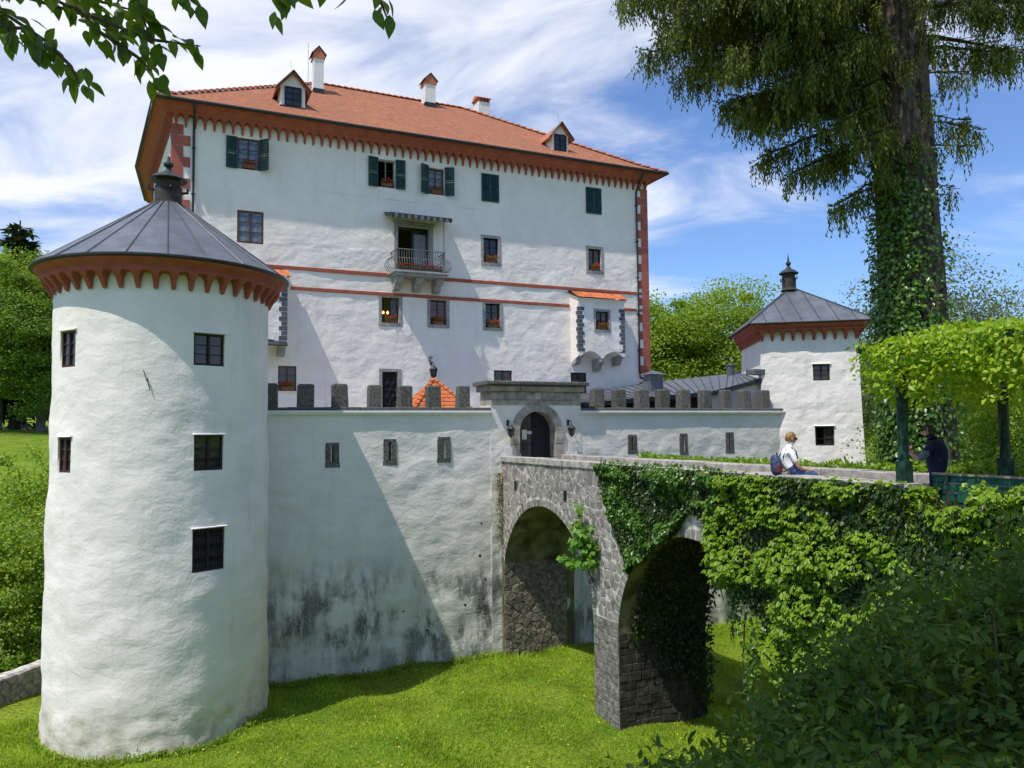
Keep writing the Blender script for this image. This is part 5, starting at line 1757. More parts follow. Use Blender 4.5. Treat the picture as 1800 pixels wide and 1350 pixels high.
# ================================================================== vegetation
def crown_points(lobes, n, r_, shell=0.62, clump=0.10, per=70):
    """clumps of leaves spread through the outer part of several lobes; returns positions and outward directions"""
    L = np.array(lobes, dtype=float)
    vol = L[:, 3] * L[:, 4] * L[:, 5]
    nc = max(1, n // per)
    idx = r_.choice(len(L), nc, p=vol / vol.sum())
    d = unit(r_.normal(size=(nc, 3)))
    rr = shell + (1 - shell) * r_.random(nc) ** 0.6
    rr *= 1 + 0.13 * np.clip(r_.normal(size=nc), -1.6, 1.6)
    cen = L[idx, :3] + d * L[idx, 3:6] * rr[:, None]
    sz = L[idx, 3:6].mean(1) * clump * 2.2
    ci = r_.integers(0, nc, n)
    off = np.clip(r_.normal(size=(n, 3)), -1.7, 1.7) * np.array([1, 1, 0.6]) * sz[ci][:, None] * r_.uniform(0.5, 1.2, nc)[ci][:, None]
    return cen[ci] + off, unit(d[ci] + 0.25 * unit(off))
def foliage(name, lobes, n, mat, L, W, seed, droop=0.35, shell=0.62, clump=0.10, per=70):
    r_ = np.random.default_rng(seed)
    P_, D_ = crown_points(lobes, n, r_, shell, clump, per)
    A = unit(D_ * 0.6 + r_.normal(size=(n, 3)) * 0.6 + np.array([0, 0, -droop]))
    N = unit(D_ * 0.5 + np.array([0, 0, 0.7]) + r_.normal(size=(n, 3)) * 0.45)
    s = r_.uniform(0.7, 1.25, n)
    return leaves(name, P_, A, N, L * s, W * s, mat)
def limbs(base, tips, r0, mb, seed=0, mid=0.45):
    base = Vector(base)
    for t in tips:
        t = Vector(t)
        m_ = base.lerp(t, mid) + Vector((0, 0, (t - base).length * 0.10))
        mb.tube([base, m_, t], [r0, r0 * 0.6, r0 * 0.15], 6)
def tree_proto(seed, mat, lobes, n, L, W, trunk_r, h0, cl=(0.62, 0.085, 300)):
    r_ = np.random.default_rng(seed)
    mb = MB()
    mb.tube([(0, 0, -0.5), (0.05, 0.02, h0 * 0.5), (0.0, 0.05, h0), (0.05, 0, h0 * 1.7)], [trunk_r * 1.3, trunk_r, trunk_r * 0.8, trunk_r * 0.3], 8)
    for l in lobes:
        limbs((0, 0, h0), [(l[0], l[1], l[2])], trunk_r * 0.5, mb)
    return mb.mesh('trunk', M['bark2']), foliage('crown', lobes, n, M[mat], L, W, seed, shell=cl[0], clump=cl[1], per=cl[2])
PROTO = {
    'round': tree_proto(11, 'tree_a', [(0, 0, 6.2, 3.0, 3.0, 3.2), (1.8, 0.6, 4.6, 2.2, 2.2, 2.0), (-1.9, -0.4, 4.9, 2.2, 2.3, 2.1), (0.3, 1.6, 5.2, 2, 2, 2), (0.2, -1.8, 4.4, 2.1, 2.0, 1.9), (0.4, 0, 8.0, 1.7, 1.7, 1.8), (-0.6, -0.8, 2.8, 2.0, 2.0, 1.3)], 80000, 0.115, 0.088, 0.22, 2.6),
    'dark': tree_proto(12, 'tree_b', [(0, 0, 5.6, 2.7, 2.7, 3.4), (1.6, -0.6, 3.9, 2.1, 2.1, 1.8), (-1.5, 0.5, 4.2, 2.1, 2.1, 2.0), (0.5, -1.5, 5.6, 1.8, 1.8, 2.1), (-0.3, 0, 8.2, 1.5, 1.5, 1.7), (0.4, 0.4, 2.2, 2.2, 2.2, 1.2)], 74000, 0.112, 0.085, 0.2, 2.4),
    'shrub': tree_proto(13, 'tree_a', [(0, 0, 3.2, 2.8, 2.8, 2.8), (1.7, 0.4, 2.0, 2.0, 2.0, 2.0), (-1.7, -0.3, 2.2, 2.1, 2.1, 2.1), (0.2, -1.7, 1.8, 2.0, 1.9, 1.8), (0.3, 0.6, 5.2, 1.7, 1.7, 1.6), (-0.9, -1.1, 4.1, 1.6, 1.6, 1.5)], 60000, 0.085, 0.066, 0.12, 0.9),
    'leafy': tree_proto(16, 'tree_a', [(0, 0, 3.2, 2.8, 2.8, 2.8), (1.9, 0.4, 2.2, 1.8, 1.8, 2.0), (-1.9, -0.3, 2.4, 1.9, 1.9, 2.1), (0.2, -1.9, 1.8, 1.9, 1.8, 1.8), (0.3, 0.6, 5.4, 1.6, 1.6, 1.5), (-1.2, -1.3, 4.3, 1.4, 1.4, 1.4), (1.3, -1.2, 4.0, 1.3, 1.3, 1.3)], 30000, 0.15, 0.11, 0.12, 0.9, (0.8, 0.10, 160)),
    'willow': tree_proto(14, 'willow', [(0, 0, 6.4, 1.9, 1.9, 2.3), (1.5, 0.2, 7.2, 1.3, 1.3, 1.6), (-1.3, 0, 6.6, 1.4, 1.4, 1.8), (0.4, 0.5, 8.6, 1.1, 1.1, 1.5), (-0.5, -0.6, 4.0, 1.6, 1.6, 1.8), (2.2, 0, 5.3, 1.2, 1.2, 1.4)], 20000, 0.13, 0.055, 0.18, 3.2, (0.35, 0.15, 90)),
}
def conifer_proto(seed):
    r_ = np.random.default_rng(seed)
    n = 9000
    t = r_.random(n) ** 0.75
    z = 10 * (1 - t) ** 1.0 * 0.92 + 0.6
    lay = np.floor(z * 1.6) / 1.6
    R_ = 0.25 + 2.3 * (1 - z / 10.6)
    a = r_.uniform(0, 2 * math.pi, n)
    rr = R_ * np.sqrt(r_.random(n)) * (0.75 + 0.35 * np.sin(a * 5 + lay * 3))
    P_ = np.stack([rr * np.cos(a), rr * np.sin(a), lay + 0.45 - rr * 0.22 + r_.normal(0, 0.08, n)], 1)
    A = np.stack([np.cos(a), np.sin(a), -0.35 + r_.normal(0, 0.3, n)], 1) + r_.normal(0, 0.4, (n, 3))
    cr = leaves('crown', P_, A, r_.normal(size=(n, 3)) * 0.4 + np.array([0, 0, 1]), r_.uniform(0.3, 0.55, n), 0.16, M['conifer'])
    tk = MB().tube([(0, 0, -0.5), (0, 0, 5), (0, 0, 10.3)], [0.26, 0.16, 0.03], 8).mesh('trunk', M['bark'])
    return tk, cr
PROTO['conifer'] = conifer_proto(15)
def plant(kind, name, label, x, y, h, rot=0.0, wide=1.0, cat='tree', group=None, z=None):
    s = h / 10.0 if kind not in ('shrub', 'leafy') else h / 6.8
    zz = float(terrain_z(x, y)) if z is None else z
    t = thing(name, label, cat, (x, y, zz), castle=False, group=group)
    t.rotation_euler = (0, 0, rot)
    tm, cm_ = PROTO[kind]
    for nm, me in (('trunk', tm), ('crown', cm_)):
        mesh_obj(nm, me, t, scale=(s * wide, s * wide, s))
    return t
G1, G2, G3 = 'trees left of the round tower', 'trees beyond the castle on the right', 'thicket behind the pergola'
plant('dark', 'tree', 'tall leafy tree directly left of the round tower cornice', -62.0, 101.0, 23.5, 0.4, 1.25, group=G1)
plant('round', 'tree', 'bright green tree at the left picture edge above the meadow', -71.0, 106.0, 25.5, 1.4, 1.15, group=G1)
plant('conifer', 'conifer_tree', 'dark conifer poking above the trees at far left', -75.0, 116.0, 31.0, 0.0, 1.1, group=G1)
plant('dark', 'tree', 'dark tree in the shade low behind the left meadow', -66.0, 116.0, 24.0, 2.0, 1.3, group=G1)
plant('round', 'tree', 'far tree closing the gap behind the left meadow', -84.0, 132.0, 27.0, 3.0, 1.4, group=G1)
plant('leafy', 'bush', 'big light green bush behind the low stone wall, nearest the tower', -17.6, 27.6, 5.8, 0.2, 1.0, 'bush', 'bushes behind the low wall')
plant('leafy', 'bush', 'big bush behind the low wall at the left picture edge', -20.8, 28.6, 6.2, 1.9, 1.1, 'bush', 'bushes behind the low wall')
plant('leafy', 'bush', 'loose taller bush reaching up beside the left tower windows', -19.8, 33.5, 8.4, 3.2, 0.75, 'bush', 'bushes behind the low wall')
plant('leafy', 'bush', 'bush filling the slope further back at far left', -25.8, 37.0, 6.0, 4.4, 1.2, 'bush', 'bushes behind the low wall')
for i, (lb, k, x, y, h, r) in enumerate((
        ('leafy tree touching the right corner of the keep', 'round', 11.2, 60.0, 17.6, 0.3),
        ('tallest rounded tree between keep and square tower', 'round', 17.0, 61.0, 18.6, 1.7),
        ('darker tree between the two light trees right of the keep', 'dark', 14.2, 66.0, 16.0, 2.6),
        ('tree rising just left of the square tower roof', 'dark', 19.8, 57.0, 15.0, 3.9),
        ('tree mostly hidden behind the square tower', 'round', 24.5, 62.0, 15.5, 5.0))):
    plant(k, 'tree', lb, x, y, h, r, 1.05, group=G2)
plant('willow', 'willow_tree', 'pale silvery tree right of the square tower roof', 21.6, 43.0, 17.0, 0.4, 1.0, group=G2)
plant('willow', 'willow_tree', 'pale airy tree to the right of the spruce trunk', 26.8, 43.5, 17.6, 2.2, 1.05, group=G2)
plant('willow', 'willow_tree', 'small pale treetop at the right picture edge', 29.5, 44.5, 14.2, 3.6, 1.0, group=G2)
for lb, k, x, y, h, r, wd in (
        ('bush touching the right corner of the square tower', 'shrub', 18.0, 31.0, 10.5, 0.5, 0.72),
        ('bush behind the green pergola post', 'shrub', 14.4, 23.2, 8.2, 1.5, 0.85),
        ('bush behind the man under the pergola', 'shrub', 16.6, 22.6, 8.6, 2.7, 0.9),
        ('bush at the right picture edge behind the pergola', 'shrub', 19.6, 23.8, 9.4, 3.9, 0.95),
        ('tall bush behind the thicket right of the spruce', 'shrub', 20.4, 30.5, 12.2, 5.0, 0.9)):
    plant(k, 'bush', lb, x, y, h, r, wd, 'bush', G3)

# ---- the big spruce
SX, SY = 9.05, 17.2
spz = float(terrain_z(SX, SY))
spruce = thing('spruce_tree', 'huge old spruce with drooping sprays and ivy-clad trunk', 'tree', (SX, SY, spz), castle=False)
r_ = np.random.default_rng(21)
mb = MB()
NT = 18
zs = np.concatenate([np.linspace(spz - 0.5, 10.5, 40), [14, 20, 26]])
ring = []
for z in zs:
    rr = 0.80 - 0.018 * (z + 3) - 0.0 + 0.30 * math.exp(-(z - spz) / 1.2)
    rr = max(0.2, rr) if z < 12 else max(0.1, 0.5 - 0.03 * (z - 10))
    for k in range(NT):
        a = 2 * math.pi * k / NT
        q = rr * (1 + 0.07 * fbm(math.cos(a) * 1.6, math.sin(a) * 1.6, z * 0.45, 2) + 0.03 * math.sin(3 * a + z * 0.3))
        ring.append((SX + q * math.cos(a) - 0.020 * (z - 3), SY + q * math.sin(a), z))
n = len(zs)
mb.add(ring, [(i * NT + k, i * NT + (k + 1) % NT, (i + 1) * NT + (k + 1) % NT, (i + 1) * NT + k) for i in range(n - 1) for k in range(NT)])
mb.build('trunk', M['bark'], spruce, smooth=True)
bm_ = MB()
QP, SA, SN, SL = [], [], [], []
def bough(z0, az, length, rise, droop, dens=1.0):
    """a limb that leaves the trunk, sags and carries curtains of hanging sprays"""
    d = Vector((math.cos(az), math.sin(az), 0)); side = Vector((-d.y, d.x, 0))
    pts = []
    K = 9
    cx = SX - 0.020 * (z0 - 3)
    for i in range(K + 1):
        t = i / K
        pts.append(Vector((cx, SY, z0)) + d * (0.3 + length * t) + Vector((0, 0, rise * length * t - droop * length * t * t + 0.10 * length * max(0, t - 0.75) * 2)) + side * 0.12 * math.sin(t * 4 + az * 3) * length * 0.3)
    bm_.tube(pts, [0.075 * (1 - 0.85 * i / K) * min(1.3, length / 3) for i in range(K + 1)], 5)
    # side shoots
    ns = int(length * 11 * dens)
    for s in range(ns):
        t = 0.10 + 0.9 * r_.random() ** 0.8
        p = pts[min(int(t * K), K - 1)].lerp(pts[min(int(t * K) + 1, K)], t * K - int(t * K))
        sg = r_.choice((-1, 1))
        sl = (0.25 + 0.55 * (1 - abs(t - 0.55))) * r_.uniform(0.5, 1.2) * min(1.25, length / 3.0)
        q = p + side * sg * sl * 0.7 + d * sl * 0.55 + Vector((0, 0, -0.18 * sl))
        bm_.tube([p, q], [0.014, 0.005], 3, cap=False)
        m_ = max(3, int(sl * 22))
        for j in range(m_):
            f = (j + r_.random()) / m_
            c = p.lerp(q, f)
            hang = r_.uniform(0.15, 0.80) * (0.6 + 0.6 * (1 - f))
            mm = max(2, int(hang / 0.050))
            sway = Vector((r_.normal() * 0.12, r_.normal() * 0.12, 0))
            for h in range(mm):
                g = h / mm
                cc = c + Vector((0, 0, -hang * g)) + sway * g * hang * 2
                QP.append(tuple(cc)); a3 = (r_.normal() * 0.34, r_.normal() * 0.34, -1.0) if h else (r_.normal() * 0.6 + d.x * 0.5, r_.normal() * 0.6 + d.y * 0.5, 0.1 + 0.3 * r_.normal())
                SA.append(a3); SN.append(tuple(r_.normal(size=3))); SL.append(r_.uniform(0.07, 0.13))
ang_left = math.pi * 0.98
for z0, ln, az, rise, dr in (
        # the ones the photograph shows left of the trunk, from low to high
        (5.4, 1.6, 3.35, 0.05, 0.45), (5.7, 1.3, 2.5, 0.0, 0.40), (6.3, 2.4, 3.25, 0.10, 0.42), (6.5, 2.0, 3.9, 0.10, 0.40), (6.9, 2.9, 3.05, 0.12, 0.40), (7.3, 2.6, 3.55, 0.15, 0.42),
        (7.7, 3.6, 3.25, 0.18, 0.38), (8.0, 3.2, 2.8, 0.15, 0.36), (8.3, 4.3, 3.45, 0.18, 0.36), (8.7, 4.6, 3.10, 0.20, 0.36), (9.0, 4.0, 3.8, 0.20, 0.36), (9.3, 5.0, 3.30, 0.20, 0.34),
        (9.6, 5.3, 2.95, 0.20, 0.34), (9.9, 5.2, 3.55, 0.20, 0.34), (10.2, 5.8, 3.2, 0.2, 0.33), (10.6, 5.6, 3.42, 0.2, 0.33), (11.0, 5.8, 3.05, 0.2, 0.33), (8.4, 2.6, 3.9, 0.12, 0.42), (7.6, 2.0, 3.8, 0.1, 0.45), (6.0, 1.1, 3.9, 0.05, 0.5), (10.2, 3.2, 4.1, 0.12, 0.42),
        (6.6, 2.2, 2.85, 0.08, 0.44), (7.0, 2.4, 3.75, 0.1, 0.45), (7.5, 3.0, 3.4, 0.14, 0.42), (7.9, 3.3, 3.65, 0.15, 0.40), (8.2, 3.7, 3.0, 0.15, 0.38), (8.6, 3.9, 3.6, 0.17, 0.40), (8.9, 4.3, 3.25, 0.18, 0.38), (9.4, 4.4, 3.7, 0.18, 0.38), (9.7, 4.8, 3.4, 0.18, 0.36), (10.0, 4.9, 3.08, 0.18, 0.35), (10.4, 5.0, 3.75, 0.18, 0.36), (10.8, 4.4, 3.6, 0.15, 0.38),
        (6.4, 0.7, 4.5, 0.1, 0.5), (7.3, 0.8, 4.9, 0.1, 0.5), (8.1, 0.9, 4.4, 0.1, 0.5), (8.8, 0.8, 5.2, 0.1, 0.5), (9.5, 1.1, 4.7, 0.1, 0.5), (10.2, 1.2, 4.3, 0.1, 0.5), (10.7, 1.2, 5.0, 0.1, 0.5),
        # right of the trunk
        (5.6, 0.9, 0.2, 0.05, 0.3), (6.3, 1.1, -0.3, 0.1, 0.25), (7.1, 1.3, 0.1, 0.15, 0.3), (7.9, 1.2, -0.5, 0.15, 0.3), (8.6, 2.2, -0.15, 0.12, 0.3), (9.0, 2.9, 0.15, 0.12, 0.28), (9.4, 3.3, -0.4, 0.12, 0.28),
        (9.9, 3.4, 0.0, 0.12, 0.28), (10.4, 3.4, -0.7, 0.12, 0.28), (6.8, 1.2, 5.8, 0.1, 0.4)):
    bough(z0, az, ln, rise, dr)
for k in range(16):                      # the crown goes on above the picture
    bough(11.5 + k * 0.6, r_.uniform(0, 6.28), max(1.0, 5.5 - k * 0.28), 0.2, 0.33, 0.35)
bm_.build('branch', M['bark'], spruce, fixn=False)
off = np.array([SX, SY, spz])
QP = np.array(QP) - off
me = leaves("foliage", QP, np.array(SA), np.array(SN), np.array(SL), np.array(SL) * 0.34, M['spruce'], 0.05)
tag(mesh_obj('foliage', me, spruce), kind='stuff')
# ivy up the trunk
n = 9000
z = -2.0 + 8.2 * r_.random(n) ** 1.1
a = np.where(r_.random(n) < 0.82, r_.normal(3.75, 0.62, n), r_.uniform(0, 6.28, n))
th = 1 - smooth01(3.6, 6.4, z) * 0.4
rr = (0.84 - 0.018 * (z + 3)) + np.abs(r_.normal(0, 0.10, n)) * th
keepm = (r_.random(n) < np.clip(1.25 - (z - 1.0) / 6.0, 0.25, 1))
P_ = np.stack([SX + rr * np.cos(a) - 0.02 * (z - 3), SY + rr * np.sin(a), z], 1)[keepm]
O_ = np.stack([np.cos(a), np.sin(a), 0 * a], 1)[keepm]
n = len(P_)
iv = thing('trunk_ivy', 'ivy climbing the left side of the spruce trunk', 'ivy', (SX - 0.75, SY - 0.4, spz), castle=False)
me = leaves('foliage', P_ - np.array([SX - 0.75, SY - 0.4, spz]), O_ * 0.4 + r_.normal(size=(n, 3)) * 0.4 + np.array([0, 0, -0.7]), O_ + r_.normal(size=(n, 3)) * 0.4 + np.array([0, 0, 0.3]), r_.uniform(0.07, 0.13, n), r_.uniform(0.06, 0.11, n), M['ivy'])
tag(mesh_obj('foliage', me, iv), kind='stuff')

# ---- ivy and creeper on the bridge
def castle_pts(U_, W_, Z_):
    return np.stack([U_ * CP - W_ * SP_, U_ * SP_ + W_ * CP, Z_], 1)
SP_ = math.sin(PHI)
NU = np.array([-CP, -SP_, 0.0])                   # outward from the near face
bw = np.array([4.0, 6.0, 8.0, 11.1, 11.5, 12.1, 12.45, 12.75, 13.0, 13.6, 14.3, 14.9, 15.6, 16.3, 16.75, 17.1, 17.45, 17.75, 18.1])
bz = np.array([-2.2, -3.6, -5.0, -4.9, -4.0, -3.5, -3.3, -3.1, -2.85, -1.9, -1.95, -2.45, -2.85, -3.25, -3.75, -3.5, -2.7, -2.1, -0.95])
def ivy_sheet(n, seed, w0, w1, out, jag=0.25):
    r_ = np.random.default_rng(seed)
    w = r_.uniform(w0, w1, n * 3); z = r_.uniform(-6.0, -0.78, n * 3)
    lo = np.interp(w, bw, bz) + jag * np.array([noise.noise((q * 2.3, 4.4, 0)) for q in w]) - 0.1 * r_.random(n * 3)
    edge = 18.1 - 0.55 * (-0.9 - z) - 0.18 * np.array([noise.noise((q * 2.2, 9.1, 0)) for q in z])
    hi = np.interp(w, [4.0, 7.0, 7.3, 8.4, 8.6, 30], [-0.95, -0.9, -1.15, -1.2, -0.93, -0.93])
    ok = (z > lo) & (w < edge) & (z < hi)
    w, z, lo = w[ok][:n], z[ok][:n], lo[ok][:n]
    lump = np.array([fbm(a * 0.9, b * 1.3, 6.2, 3) for a, b in zip(w, z)])
    thick = out(w, z) * np.clip(0.5 + 1.7 * lump, 0.03, 2.2)
    o = thick * r_.random(len(w)) ** 0.45
    return w, z, o, r_
def ivy_object(name, label, n, seed, w0, w1, out, mat, L, cat='ivy'):
    k5 = 5 if mat == 'creeper' else 1
    w, z, o, r_ = ivy_sheet(n // k5, seed, w0, w1, out)
    n = len(w)
    u = UB0 - o - np.where(z > -1.2, 0.09, 0.02)
    top = (z > -0.98) & (r_.random(n) < 0.45) & (w > WP) & ~((w > 10.7) & (w < 12.0))
    u = np.where(top, UB0 + r_.uniform(-0.12, 0.16, n), u)
    z = np.where(top, -0.91 + 0.03 * r_.random(n), z)
    P_ = castle_pts(u, w, z)
    b = np.array([*cw(UB0 - 0.1, (w0 + w1) / 2, -5.5)])
    t = thing(name, label, cat, tuple(b), castle=False)
    TAN = np.array([-SP_, CP, 0.0])
    if k5 == 1:
        A = NU * 0.55 + np.array([0, 0, -0.75]) + r_.normal(size=(n, 3)) * 0.42
        N = NU * 0.7 + np.array([0, 0, 0.65]) + r_.normal(size=(n, 3)) * 0.38
        A[top] += np.array([0, 0, 0.7])
        s = r_.uniform(0.65, 1.3, n)
        me = leaves('foliage', P_ - b, A, N, L * s, L * 0.78 * s, M[mat])
    else:
        # palmate leaves: five drooping leaflets from one point
        Ps, As, Ns, Ss = [], [], [], []
        jit = r_.normal(size=(n, 3)) * 0.25
        sz = r_.uniform(0.45, 1.4, n)
        for q, ang in enumerate((-1.25, -0.65, 0.0, 0.65, 1.25)):
            A = NU * (0.75 * math.cos(ang * 0.6)) + TAN[None] * math.sin(ang) * 0.95 + np.array([0, 0, -0.55 - 0.12 * abs(ang)]) + jit + r_.normal(size=(n, 3)) * 0.12
            N = NU * 0.45 + np.array([0, 0, 0.9]) + jit * 0.8 + TAN[None] * math.sin(ang) * 0.25
            Ps.append(P_ - b); As.append(A); Ns.append(N); Ss.append(sz * (1.0 - 0.16 * abs(ang)))
        S_ = np.concatenate(Ss)
        me = leaves('foliage', np.concatenate(Ps), np.concatenate(As), np.concatenate(Ns), L * S_, L * 0.46 * S_, M[mat], oval=True)
    tag(mesh_obj('foliage', me, t), kind='stuff')
    # leaves close to the wall, coloured dark to stand for shaded gaps
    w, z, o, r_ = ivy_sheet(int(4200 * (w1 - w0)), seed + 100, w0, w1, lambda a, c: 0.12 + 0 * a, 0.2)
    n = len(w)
    me = leaves('inner_foliage', castle_pts(UB0 - 0.03 - 0.10 * r_.random(n) - np.where(z > -1.2, 0.05, 0.0), w, z) - b, NU * 0.3 + np.array([0, 0, -0.8]) + r_.normal(size=(n, 3)) * 0.4, NU + r_.normal(size=(n, 3)) * 0.35, r_.uniform(0.07, 0.13, n), r_.uniform(0.06, 0.10, n), M['ivyshade'])
    tag(mesh_obj('inner_foliage', me, t), kind='stuff')
    # woody stems on the wall
    mb = MB()
    for k in range(14):
        ww = w0 + (w1 - w0) * (k + r_.random()) / 14
        zz = np.interp(ww, bw, bz)
        pts = []
        for i in range(6):
            f = i / 5
            q = cw(UB0 - 0.04, ww + 0.25 * math.sin(f * 5 + k), zz + (-0.95 - zz) * f)
            pts.append(q - Vector(b))
        mb.tube(pts, 0.014, 4)
    mesh_obj('stem', mb.mesh('stem', M['twig']), t)
    return t
ivy_object('bridge_ivy', 'dark glossy ivy hanging over the bridge above the second arch', 18000, 31, 13.0, 18.1, lambda w, z: 0.16 + 0.10 * smooth01(17.5, 14.0, w), 'ivy', 0.085)
ivy_object('bridge_creeper', 'bright green creeper covering the right half of the bridge side', 56000, 33, 4.0, 13.6, lambda w, z: 0.20 + 0.24 * smooth01(-1.2, -3.0, z), 'creeper', 0.108, 'creeper')
def leaf_cloud(name, label, cat, pts, A, N, L, W, mat, base, group=None, stems=None):
    t = thing(name, label, cat, base, castle=False, group=group)
    b = np.array(base)
    tag(mesh_obj('foliage', leaves('foliage', pts - b, A, N, L, W, M[mat]), t), kind='stuff')
    if stems:
        for s in stems:
            mesh_obj('stem', MB().tube([Vector(p) - Vector(base) for p in s], [0.02, 0.014, 0.006][:len(s)] if len(s) <= 3 else 0.012, 5).mesh('stem', M['twig']), t)
    return t
# creeper on the right side of the pier, leaf colour darkened for shade
r_ = np.random.default_rng(41)
n = 5200
u = r_.uniform(UB0 + 0.35, UB1 + 0.1, n); z = -7.4 + 5.0 * r_.random(n)
w = PW0 - 0.04 - np.abs(r_.normal(0, 0.10, n))
ok = (z > -5.2 - 2.2 * (u - UB0 - 0.35) / 2.4 + 0.3 * np.sin(u * 5))
arch_ok = np.hypot(w - A2[0], np.maximum(z - A2[1], 0)) > A2[2] - 0.35
u, w, z = u[ok], w[ok], z[ok]
n = len(u)
zc = A2[1]
w = np.where(z > zc, A2[0] + np.sqrt(np.maximum(0.0, (A2[2] - 0.05) ** 2 - (z - zc) ** 2)) - np.abs(r_.normal(0, 0.08, n)), w)
leaf_cloud('pier_ivy', 'dark ivy covering the shaded inner side of the bridge pier', 'ivy', castle_pts(u, w, z), r_.normal(size=(n, 3)) * 0.5 + np.array([0.3, -0.4, -0.7]), r_.normal(size=(n, 3)) * 0.4 + np.array([SP_, -CP, 0.3]), r_.uniform(0.07, 0.13, n), r_.uniform(0.06, 0.1, n), 'ivyshade', tuple(cw(12.3, PW0 - 0.2, -7.7)))
# ivy clump at the end of the parapet and round the bench
n = 5200
q = r_.random(n)
w = np.where(q < 0.35, 8.50 - np.abs(r_.normal(0, 0.05, n)), r_.uniform(4.6, 7.62, n))
u = np.where(q < 0.35, r_.uniform(UB0 - 0.1, UB0 + 0.45, n), r_.uniform(UB0 - 0.15, 11.16, n))
z = np.where(q < 0.35, r_.uniform(-1.62, -0.98, n), -1.5 + r_.random(n) ** 0.7 * (0.62 + 0.16 * np.sin(w * 5)))
leaf_cloud('bench_ivy', 'leafy creeper clump at the parapet end covering the right half of the bench', 'creeper', castle_pts(u, w, z), r_.normal(size=(n, 3)) * 0.5 + np.array([0, -0.5, -0.4]), r_.normal(size=(n, 3)) * 0.4 + np.array([-0.3, -0.5, 0.7]), r_.uniform(0.07, 0.13, n), r_.uniform(0.05, 0.09, n), 'creeper', tuple(cw(10.95, 7.0, -1.64)))
# strands hanging free in the second arch
n = 700
k = r_.integers(0, 7, n)
wk = np.array([12.9, 12.6, 12.3, 12.05, 11.9, 12.5, 12.75])[k]; zk0 = np.array([-2.4, -2.8, -3.2, -3.5, -3.7, -2.9, -2.5])[k]; ln = np.array([0.6, 1.0, 2.1, 1.7, 1.1, 1.4, 0.9])[k]
f = r_.random(n)
leaf_cloud('hanging_strands', 'thin creeper strands hanging free in front of the second arch', 'creeper', castle_pts(UB0 - 0.15 - 0.1 * r_.random(n), wk + 0.10 * np.sin(f * 4 + k) + r_.normal(0, 0.06, n), zk0 - ln * f), r_.normal(size=(n, 3)) * 0.6 + np.array([0, 0, -0.5]), r_.normal(size=(n, 3)) + NU, r_.uniform(0.08, 0.15, n), r_.uniform(0.05, 0.09, n), 'ivy', tuple(cw(UB0 - 0.2, 12.3, -5.9)),
           stems=[[cw(UB0 - 0.15, a, b), cw(UB0 - 0.2, a + 0.05, b - c * 0.5), cw(UB0 - 0.2, a - 0.03, b - c)] for a, b, c in ((12.9, -3.0, 0.6), (12.6, -3.4, 1.0), (12.3, -3.8, 2.1), (12.05, -4.2, 1.7), (11.9, -4.4, 1.1))])
# sapling rooted in the pier
n = 420
L6 = [(0, 0, 0.0, 0.42, 0.42, 0.36), (0.1, 0.0, 0.45, 0.34, 0.34, 0.35), (-0.05, 0.05, 0.9, 0.2, 0.2, 0.3), (-0.3, 0.1, -0.15, 0.25, 0.25, 0.22), (0.25, 0, -0.3, 0.3, 0.3, 0.25)]
P_, D_ = crown_points(L6, n, r_, 0.3, 0.14, 14)
c = np.array([*cw(UB0 - 0.28, 18.55, -3.35)])
leaf_cloud('sapling', 'bright young maple sapling growing from the pier between the arches', 'sapling', P_ + c, D_ * 0.6 + r_.normal(size=(n, 3)) * 0.4 + np.array([0, 0, -0.35]), r_.normal(size=(n, 3)) * 0.4 + np.array([0, -0.3, 0.9]), r_.uniform(0.13, 0.21, n), r_.uniform(0.12, 0.18, n), 'sapling', tuple(cw(UB0, 18.5, -4.2)),
           stems=[[cw(UB0, 18.5, -4.2), cw(UB0 - 0.25, 18.55, -3.6), cw(UB0 - 0.28, 18.6, -2.4)]])
# creeping plant where bridge and wall meet
n = 900
z = -1.5 - 2.6 * r_.random(n) ** 1.3
leaf_cloud('wall_creeper', 'yellowish plant creeping up the joint of bridge and wall', 'creeper', castle_pts(UB0 - 0.06 + r_.normal(0, 0.10, n) - 0.05, WC - 0.08 - np.abs(r_.normal(0, 0.05, n)), z), r_.normal(size=(n, 3)) * 0.5 + np.array([0, -0.4, -0.6]), r_.normal(size=(n, 3)) * 0.5 + NU, r_.uniform(0.035, 0.06, n), r_.uniform(0.03, 0.05, n), 'moss', tuple(cw(UB0 - 0.1, WC - 0.1, -4.3)))
# low creeper along the outside of the far parapet
n = 5200
w = r_.uniform(5.0, 20.5, n)
hh = 0.10 + 0.14 * np.array([abs(noise.noise((q * 1.6, 2.0, 0))) for q in w]) + 0.12 * smooth01(13, 8, w)
leaf_cloud('parapet_creeper', 'low light green creeper lining the far bridge parapet', 'creeper', castle_pts(UB1 + 0.02 + r_.random(n) * 0.5, w, -1.05 + hh * r_.random(n) * 1.5), r_.normal(size=(n, 3)) * 0.5 + np.array([-0.3, -0.4, 0.3]), r_.normal(size=(n, 3)) * 0.45 + np.array([-0.2, -0.4, 0.8]), r_.uniform(0.08, 0.14, n), r_.uniform(0.06, 0.1, n), 'creeper', tuple(cw(UB1 + 0.3, 13.0, -1.6)))

